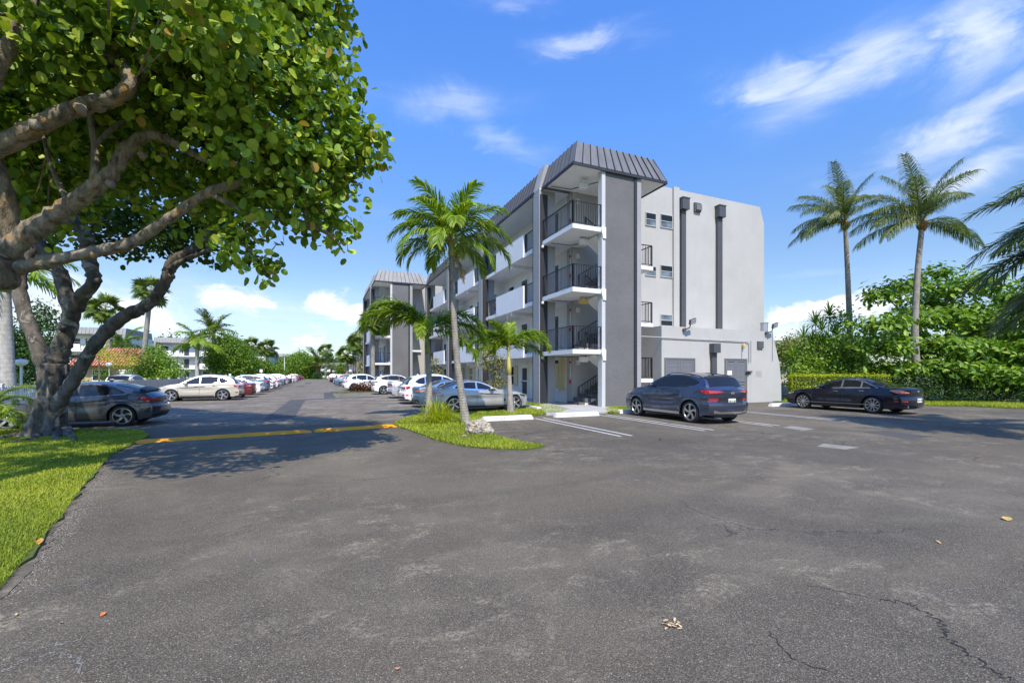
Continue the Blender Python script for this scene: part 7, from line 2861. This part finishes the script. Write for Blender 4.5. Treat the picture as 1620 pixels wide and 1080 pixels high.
# --- left background greenery
leafy_tree('shrub', 'large glossy green bush behind the white picket fence at the left edge', at(40, 25)[:2], [E(20, 545, 25, 1.2), E(60, 530, 26, 1.2), E(50, 570, 25, 1.1), E(75, 575, 24.5, .9), E(10, 585, 25, 1.0), E(60, 500, 27, 1.0), E(25, 600, 24, .8), E(70, 600, 24, .7), E(-30, 560, 25, 1.6)], 'leaf_dark', 0.18, 100, 'oval', cat='shrub', part='foliage')
leafy_tree('shrub', 'big rounded bush with pale blooms left of the beige crossover', at(252, 42)[:2], [E(245, 578, 42, 1.4), E(230, 588, 42, 1.2), E(266, 584, 42, 1.2), E(248, 560, 43, 1.0), E(235, 600, 41, 1.0), E(272, 598, 41, 1.0)], 'leaf_almond', 0.22, 110, 'oval', cat='shrub', part='foliage')
leafy_tree('shrub', 'low bright hedge plant at the beige fence by the hatchback tail', at(230, 33)[:2], [E(225, 613, 33, .6), E(240, 615, 33, .6), E(208, 612, 33, .5), E(248, 622, 32, .45)], 'leaf_bright', 0.14, 170, 'oval', cat='shrub', part='foliage')
leafy_tree('small_tree', 'thin yellow-green tree in front of the terracotta roof', at(157, 38)[:2], [E(150, 555, 38, .9, .6), E(172, 562, 38, .9, .6), E(190, 572, 38.5, .8, .6), E(160, 545, 39, .7, .6), E(205, 570, 39, .8, .6)], 'leaf_lime', 0.15, 75, 'oval', [([(*at(157, 38)[:2], 0), (*at(157, 38)[:2], 1.7), at(156, 38, 558)], .08, .05)], per=7, spread=.25)
leafy_tree('small_tree', 'olive small tree right of the blue umbrellas', at(212, 40)[:2], [E(215, 560, 40, .8, .6), E(200, 555, 40, .8, .6), E(228, 566, 40, .7, .6)], 'leaf_olive', 0.15, 80, 'oval', [([(*at(212, 40)[:2], 0), at(212, 40, 566)], .07, .05)], per=7, spread=.25)
leafy_tree('shrub', 'golden bush under the umbrellas beside the clubhouse', at(165, 40)[:2], [E(165, 592, 40, .6), E(215, 594, 41, .7), E(200, 598, 40, .5), E(140, 606, 36, .4), E(180, 607, 36, .4)], 'leaf_bright', 0.13, 150, 'oval', cat='shrub', part='foliage')
rt = at(345, 74)
leafy_tree('round_tree', 'large light-green round tree behind the beige crossover', rt[:2], [E(358, 560, 74, 2.8), E(345, 562, 75, 2.2), E(376, 567, 74, 2.6), E(362, 546, 75, 2.0), E(390, 577, 74, 2.0), E(345, 582, 73, 1.6)], 'leaf_bright', 0.30, 75, 'oval', [([(*rt[:2], 0), at(342, 74, 585), at(335, 74, 565)], .3, .2), ([(*at(355, 73)[:2], 0), at(360, 73, 580), at(372, 73, 568)], .22, .12)], per=10, spread=.4)
leafy_tree('shrub', 'row of rounded yellow-green shrubs beyond the white sedan on the left', at(395, 80)[:2], [E(380, 590, 80, 2.0), E(398, 588, 80, 2.2), E(412, 584, 82, 2.4), E(388, 602, 78, 1.4), E(425, 595, 84, 1.8), E(436, 592, 95, 2.2)], 'leaf_bright', 0.3, 70, 'oval', cat='shrub', part='foliage', spread=.35)
rt = at(476, 140)
leafy_tree('round_tree', 'dense dark green round tree at the far left of the road end', rt[:2], [E(476, 580, 140, 4.2), E(466, 585, 142, 3.2), E(488, 583, 140, 3.4), E(476, 572, 140, 3.0), E(455, 578, 146, 3.0)], 'leaf_almond', 0.45, 50, 'oval', [([(*rt[:2], 0), at(476, 140, 590)], .4, .3)], per=10, spread=.6)
leafy_tree('treeline', 'far dark trees closing the horizon beyond the drive', at(470, 260)[:2], [E(430 + 12 * i, 582 + 3 * (i % 2), 260, 5.5) for i in range(11)], 'leaf_dark', 0.9, 30, 'oval', per=9, spread=1.1, cat='trees', part='foliage')
leafy_tree('treeline', 'far dark trees behind the pool area on the left', at(120, 120)[:2], [E(-200 + 40 * i, 570 + 4 * (i % 3), 110, 5) for i in range(13)], 'leaf_dark', 0.7, 30, 'oval', per=9, spread=1.0, cat='trees', part='foliage')
leafy_tree('treeline', 'trees beyond the verge at the far right', at(1800, 50)[:2], [E(1560 + 60 * i, 560 + 6 * (i % 3), 46, 3.6) for i in range(9)], 'leaf_dark', 0.4, 45, 'oval', per=9, spread=.6, cat='trees', part='foliage')
for i, (px, d) in enumerate(((500, 128), (520, 132), (535, 128))):
    leafy_tree('shrub', ('low shrub left of the date palm foot', 'low dark shrub right of the date palm foot', 'low shrub by the far white block')[i], at(px, d)[:2], [E(px, 594, d, 1.1), E(px + 6, 595, d, .9)], 'leaf_dark', .3, 60, 'oval', cat='shrub', part='foliage')


# ------------------------------------------------------------------ grass
def inside(P_, poly):
    x, y = P_[:, 0], P_[:, 1]
    c = np.zeros(len(P_), bool)
    n = len(poly)
    for i in range(n):
        x0, y0 = poly[i]
        x1, y1 = poly[(i + 1) % n]
        cond = (y0 > y) != (y1 > y)
        with np.errstate(divide='ignore', invalid='ignore'):
            xi = (x1 - x0) * (y - y0) / (y1 - y0) + x0
        c ^= cond & (x < xi)
    return c


def grass(name, poly, N, h=0.05, z=0.028, dmax=30):
    poly = np.array(poly)
    lo, hi = poly.min(0), poly.max(0)
    pts = []
    got = 0
    while got < N:
        # spread by viewing distance so that the near edge is dense
        q = lo + (hi - lo) * RNG.random((400000, 2))
        d = SY * q[:, 0] + CY * q[:, 1]
        l = CY * q[:, 0] - SY * q[:, 1]
        ok = (d > 1.5) & (d < dmax) & (np.abs(l / np.maximum(d, .1)) < 1.5)
        ok &= RNG.random(len(q)) < np.clip((4.0 / np.maximum(d, 4.0)) ** 1.35, 0, 1)
        q = q[ok]
        q = q[inside(q, poly)]
        pts.append(q)
        got += len(q)
        if len(q) == 0:
            break
    q = np.concatenate(pts)[:N]
    n = len(q)
    d = SY * q[:, 0] + CY * q[:, 1]
    k = np.clip(d / 6, 0.8, 2.4)
    hh = h * RNG.uniform(0.5, 1.25, n) * (0.8 + 0.2 * k)
    w = 0.0042 * k * RNG.uniform(.7, 1.3, n)
    az = RNG.random(n) * 6.283
    ln = RNG.uniform(0.2, 1.1, n) * hh
    dx, dy = np.cos(az), np.sin(az)
    b = np.stack([q[:, 0], q[:, 1], np.full(n, z - 0.01)], 1)
    s_ = np.stack([-dy * w, dx * w, 0 * w], 1)
    m1 = b + np.stack([dx * ln * .35, dy * ln * .35, hh * .6], 1)
    tp = b + np.stack([dx * ln, dy * ln, hh], 1)
    V = np.stack([b - s_, b + s_, m1 + s_ * .8, m1 - s_ * .8, tp], 1).reshape(-1, 3)
    o = (np.arange(n) * 5)[:, None]
    Q = np.array([[0, 1, 2, 3]]) + o
    T = np.array([[3, 2, 4]]) + o
    # broad patches of drier and fresher grass
    pt = 0.5 + 0.5 * np.sin(q[:, 0] * 1.7 + 1.3 * np.sin(q[:, 1] * 1.1)) * np.sin(q[:, 1] * 1.9 + np.sin(q[:, 0] * 2.3))
    rn = np.clip(0.45 * RNG.random(n) + 0.50 * pt, 0, 0.95)
    pt2 = 0.5 + 0.5 * np.sin(q[:, 0] * 3.1 + 2 * np.sin(q[:, 1] * 1.7)) * np.sin(q[:, 1] * 2.7 + np.sin(q[:, 0] * 3.3))
    rn[RNG.random(n) < 0.03 + 0.30 * np.clip(pt2 - 0.72, 0, 1)] = 0.99
    me = np_mesh(name, V, [Q, T], MAT['grass_blade'], False, np.repeat(rn, 5))
    return link(name, me, None, kind='stuff')


grass('grass', LAWN_L, 120000, 0.05)
grass('grass', ISLE, 42000, 0.06, dmax=26)
grass('grass', STRIP_M, 5000, 0.07, dmax=26)
grass('grass', LAWN_R[:6] + [(34, 12), (27, 19)], 26000, 0.10, dmax=32)
grass('grass', [(8.9, 19.0), (10.25, 20.1), (10.25, 46.4), (8.9, 46.4)], 7000, 0.08, dmax=45)
# ------------------------------------------------------------------ small things
def wheel_stop(x0, x1, y, label, text=None, num=None, group='concrete wheel stops', h=0.15, rot=0.0):
    xm = (x0 + x1) / 2
    root = thing('wheel_stop', label, 'wheel stop', (xm, y, 0), rot, group)
    w = (x1 - x0) / 2
    mb = MB()
    vs = [(-w, -.12, 0), (w, -.12, 0), (w, .12, 0), (-w, .12, 0), (-w + .05, -.085, h - .02), (w - .05, -.085, h - .02), (w - .05, .085, h - .02), (-w + .05, .085, h - .02), (-w + .07, -.06, h), (w - .07, -.06, h), (w - .07, .06, h), (-w + .07, .06, h)]
    mb.add(vs, [(0, 1, 5, 4), (1, 2, 6, 5), (2, 3, 7, 6), (3, 0, 4, 7), (4, 5, 9, 8), (5, 6, 10, 9), (6, 7, 11, 10), (7, 4, 8, 11), (8, 9, 10, 11), (3, 2, 1, 0)])
    mb.build('block', MAT['stop_white'], root)
    for s_, x in ((text, -w * .42), (num, w * .55)):
        if not s_:
            continue
        c = bpy.data.curves.new('lettering', 'FONT')
        c.body = s_
        c.size = 0.135
        c.align_x = 'CENTER'
        c.align_y = 'CENTER'
        c.space_character = 1.25
        c.extrude = 0.001
        c.materials.append(MAT['ink_faded'])
        tmp = bpy.data.objects.new('lettering', c)
        COL.objects.link(tmp)
        bpy.context.view_layer.update()
        me = bpy.data.meshes.new_from_object(tmp.evaluated_get(bpy.context.evaluated_depsgraph_get()))
        bpy.data.objects.remove(tmp)
        o = link('lettering', me, root)
        o.location = (x, -.104, h * .47)
        o.rotation_euler = (R(90) - math.atan2(.035, h - .02), 0, 0)
    return root


wheel_stop(4.95, 6.85, 14.15, 'white concrete wheel stop behind the coral rock, stencilled for an owner', 'OWNER', '205')
wheel_stop(7.85, 9.75, 14.35, 'white stencilled wheel stop at the end of the footpath', 'OWNER', '203')
wheel_stop(11.0, 12.8, 14.75, 'wheel stop under the nose of the slate-blue SUV')
wheel_stop(16.9, 18.8, 15.2, 'wheel stop against the white service wall right of the blue SUV')
wheel_stop(20.1, 22.0, 14.9, 'wheel stop ahead of the black sedan')
o = wheel_stop(0, 1.7, 0, 'small wheel stop at the nose of the silver fastback')
o.location = (8.75, 18.2, 0)
o.rotation_euler = (0, 0, R(90))


# coral rock
def rock(label, px, py, w, h, seed, cat='rock'):
    b = gp(px, py)
    rng = np.random.default_rng(seed)
    import bmesh
    bm = bmesh.new()
    bmesh.ops.create_icosphere(bm, subdivisions=4, radius=1.0)
    from mathutils import noise as mn
    for v in bm.verts:
        p = v.co.copy()
        n1 = mn.fractal(p * 1.3 + Vector((seed, 0, 0)), 1.0, 2.0, 4)
        n2 = mn.fractal(p * 5.0 + Vector((0, seed, 0)), 0.9, 2.0, 3)
        cell = mn.voronoi(p * 3.2 + Vector((seed, 3, 1)))[0][0]
        k = 1 + 0.28 * n1 + 0.10 * n2 - 0.42 * max(0, 0.30 - cell) / 0.30
        v.co = Vector((p.x * w / 2 * k, p.y * w * 0.34 * k, max(-0.02, p.z * h * 0.55 * k + h * 0.42)))
    me = bpy.data.meshes.new('rock')
    bm.to_mesh(me)
    bm.free()
    me.materials.append(MAT['coral_rock'])
    o = link('rock', me, None, loc=(b[0], b[1], 0.0), rotz=R(-23))
    tag(o, label, cat)
    return o


rock('pitted pale coral rock at the foot of the leaning island palm', 757, 688, 0.72, 0.42, 3)
rock('small broken coral stone left of the big pitted rock', 735, 694, 0.16, 0.10, 8)
rock('pale stone in front of the dark hedge on the right verge', 1568, 634, 0.9, 0.28, 5)

# fences
def picket_fence(label, x, y0, y1, h, m_, pw, gap, post=2.4, cat='fence', along='y', zb=0.08):
    root = thing('fence', label, cat, (x, y0, 0))
    L = y1 - y0

    def bx(a, b, c, d, e, f):
        return MB().box((a, b, c) if along == 'y' else (b, a, c), (d, e, f) if along == 'y' else (e, d, f))
    k = 0.0
    while k <= L + 0.01:
        mb = bx(-.06, k - .06, 0, .06, k + .06, h + .06)
        q = bx(-.075, k - .075, h + .06, .075, k + .075, h + .10)
        mb.add(q.v, q.f)
        mb.build('post', MAT[m_], root)
        k += post
    for z in (zb + .08, h - .1):
        bx(-.025, 0, z, .025, L, z + .09).build('rail', MAT[m_], root)
    pm = bx(.026, 0, zb, .044, pw, h).mesh('picket', MAT[m_])
    y = 0.08
    while y < L - pw:
        link('picket', pm, root, loc=(0, y, 0) if along == 'y' else (y, 0, 0))
        y += pw + gap
    return root


picket_fence('white picket fence behind the bonnet of the charcoal hatchback', -10.4, 19.0, 30.2, 1.15, 'pvc_white', .05, .075)
picket_fence('solid beige board fence at the nose of the beige crossover', -10.4, 30.4, 47.0, 1.22, 'fence_beige', .145, .01)
picket_fence('white pool railing in front of the tan clubhouse', -19.5, 34.0, 46.0, 1.2, 'pvc_white', .04, .10)
# low concrete wall on the right
mb = MB()
mb.box((24.9, 22.0, 0), (34, 22.3, .85))
mb.box((24.85, 21.95, .85), (34.05, 22.35, .93))
tag(mb.build('low_wall', MAT['concrete']), 'low grey concrete wall between the service wall and the lime hedge', 'wall')

# lamp posts with globes
def lamp_post(label, px, d, py, r=0.24):
    b = at(px, d)
    z = at(px, d, py)[2]
    root = thing('lamp_post', label, 'lamp post', (b[0], b[1], 0), 0, 'globe lamps of the pool area')
    mb = MB()
    mb.lathe([(.09, 0), (.09, .12), (.05, .16), (.045, z - r * .8), (.07, z - r * .75), (.07, z - r * .6)], (0, 0, 0), 12)
    mb.build('post', MAT['pvc_white'], root, smooth=False)
    mb = MB()
    mb.lathe([(.06, z - r * .72), (r * .7, z - r * .55), (r, z - r * .12), (r * .97, z + r * .2), (r * .72, z + r * .52), (r * .3, z + r * .66), (.01, z + r * .68)], (0, 0, 0), 18)
    mb.build('globe', MAT['lamp_globe'], root, smooth=True)
    return root


lamp_post('white globe lamp beside the royal palm trunk at the left', 33.5, 21, 573, .235)
lamp_post('white globe lamp by the blue umbrellas', 173, 40, 577, .3)
# umbrellas
for i, (px, d) in enumerate(((185, 46), (224, 49))):
    b = at(px, d)
    root = thing('umbrella', ('blue pool umbrella with its edge against the clubhouse eave', 'blue pool umbrella partly behind the olive small tree')[i], 'umbrella', (b[0], b[1], 0), 0, 'pool umbrellas')
    MB().lathe([(.03, 0), (.03, 2.75)], (0, 0, 0), 8).build('pole', MAT['pvc_white'], root)
    mb = MB()
    vs = [(0, 0, 2.85)] + [(1.5 * math.cos(k * math.pi / 4), 1.5 * math.sin(k * math.pi / 4), 2.25) for k in range(8)] + [(1.5 * math.cos(k * math.pi / 4), 1.5 * math.sin(k * math.pi / 4), 2.08) for k in range(8)]
    mb.add(vs, [(0, 1 + k, 1 + (k + 1) % 8) for k in range(8)] + [(1 + k, 9 + k, 9 + (k + 1) % 8, 1 + (k + 1) % 8) for k in range(8)])
    mb.build('canopy', MAT['canvas_blue'], root)
    MB().lathe([(.3, 0), (.3, .08), (.08, .14)], (0, 0, 0), 12).build('base', MAT['concrete'], root)
# shed / pump cabinet by umbrellas
b = at(202, 44)
root = thing('cabinet', 'small white cabinet between the blue umbrellas', 'cabinet', (b[0], b[1], 0))
MB().box((-.5, -.4, 0), (.5, .4, 1.9)).build('body', MAT['pvc_white'], root)
MB().box((-.55, -.45, 1.9), (.55, .45, 2.0)).build('lid', MAT['trim_white'], root)
MB().box((-.42, -.415, .1), (.42, -.402, 1.8)).build('door', MAT['trim_white'], root)


# sign posts far along the left row
def sign(label, px, d, pyt, pyb, w):
    b = at(px, d)
    zt, zb = at(px, d, pyt)[2], at(px, d, pyb)[2]
    root = thing('sign', label, 'sign', (b[0], b[1], 0), R(-23), 'white signs along the left row')
    MB().box((-.04, -.04, 0), (.04, .04, zt - .02)).build('post', MAT['pvc_white'], root)
    MB().box((-w / 2, -.07, zb), (w / 2, -.042, zt)).build('panel', MAT['pvc_white'], root)


sign('white sign board on a post above the white cars of the left row', 413.5, 62, 584, 589, .42)
sign('small white sign above the dark red sedan roof', 364.5, 40, 591, 595.5, .2)
b = at(450, 120)
mb = MB()
mb.lathe([(.12, 0), (.1, 4.5), (.09, 6.0)], (b[0], b[1], 0), 8)
tag(mb.build('pole', MAT['pvc_white']), 'slim white pole beside the far galleries', 'pole')

# fallen leaves
fl = [(66, 862, 'large curled orange leaf on the lawn edge at left', (0.50, 0.24, 0.05), .14, .035), (116, 763, 'ochre leaf on the lawn just below the tree shade', (0.45, 0.30, 0.06), .12, .05), (100, 987, 'yellow-brown leaf on the asphalt at bottom left', (0.46, 0.28, 0.06), .05, .006),
      (168, 971, 'red-orange leaf on the asphalt near the lawn', (0.55, 0.13, 0.03), .05, .006), (26, 972, 'small tan leaf closest to the lawn corner', (0.45, 0.32, 0.14), .04, .006), (628, 1062, 'pink-brown leaf at the bottom edge of the asphalt', (0.50, 0.25, 0.15), .05, .006),
      (1555, 729, 'brown leaf in the shade of the palm at right', (0.45, 0.25, 0.09), .22, .006), (1592, 821, 'ochre leaf on the sunlit asphalt at far right', (0.45, 0.32, 0.10), .13, .006), (1480, 858, 'small brown leaf in the middle right of the asphalt', (0.40, 0.24, 0.09), .07, .006),
      (1046, 696, 'tan leaf on the asphalt below the slate-blue SUV', (0.42, 0.30, 0.14), .16, .006)]
for i, (px, py, lab, col, s_, z) in enumerate(fl):
    m_ = simple('fallen_leaf_%d' % i, col, 0.8, var=0.3, vs=20)
    b = gp(px, py)
    me = leaf_mesh('fallen_leaf', np.random.default_rng(i), np.zeros((1, 3)), [s_ * .65], 'round' if i % 2 else 'oval', m_, 8.0)
    zmin = min(v.co.z for v in me.vertices)
    o = link('fallen_leaf', me, None, loc=(b[0], b[1], z - zmin))
    tag(o, lab, 'leaf', 'fallen leaves')
# flattened dry leaf cluster in the foreground
b = gp(1062, 988)
rr = np.random.default_rng(4)
pp = np.stack([rr.normal(size=26) * .028, rr.normal(size=26) * .035, np.full(26, .012) + rr.random(26) * .01], 1)
me = leaf_mesh('leaf_litter', rr, pp, rr.uniform(.02, .045, 26), 'oval', simple('litter', (0.55, 0.42, 0.25), .85, var=.3, vs=40), 3.5)
tag(link('leaf_litter', me, None, loc=(b[0], b[1], 0)), 'flattened pale tan leaf scrap lying on the foreground asphalt', 'leaf')
# crumbs of light gravel washed on the asphalt, thickest along the lawn edge
rr = np.random.default_rng(9)
V, F = [], []
base = np.array([(1, 0, 0), (-.5, .9, 0), (-.5, -.9, 0), (0, 0, .8)])
N = 5200
edge = np.array([gp(0, 945), gp(60, 872), gp(104, 822), gp(136, 778), gp(158, 752), gp(182, 726)])
for i in range(N):
    if i < 4200:
        t = rr.random() * (len(edge) - 1)
        k = int(t)
        p = edge[k] + (edge[k + 1] - edge[k]) * (t - k) + np.array([rr.normal() * .10 + .02, rr.normal() * .05])
    else:
        p = np.array(gp(rr.uniform(0, 1620), 1090 - 300 * rr.random() ** 1.6))
    s_ = rr.uniform(.0025, .007)
    a = rr.random() * 6.28
    c_, sn = math.cos(a), math.sin(a)
    o = len(V)
    for v in base:
        V.append((p[0] + (v[0] * c_ - v[1] * sn) * s_, p[1] + (v[0] * sn + v[1] * c_) * s_, v[2] * s_ + .001))
    F += [(o, o + 1, o + 3), (o + 1, o + 2, o + 3), (o + 2, o, o + 3)]
me = np_mesh('gravel', np.array(V), [np.array(F)], MAT['grit'], False)
link('gravel', me, None, kind='stuff')
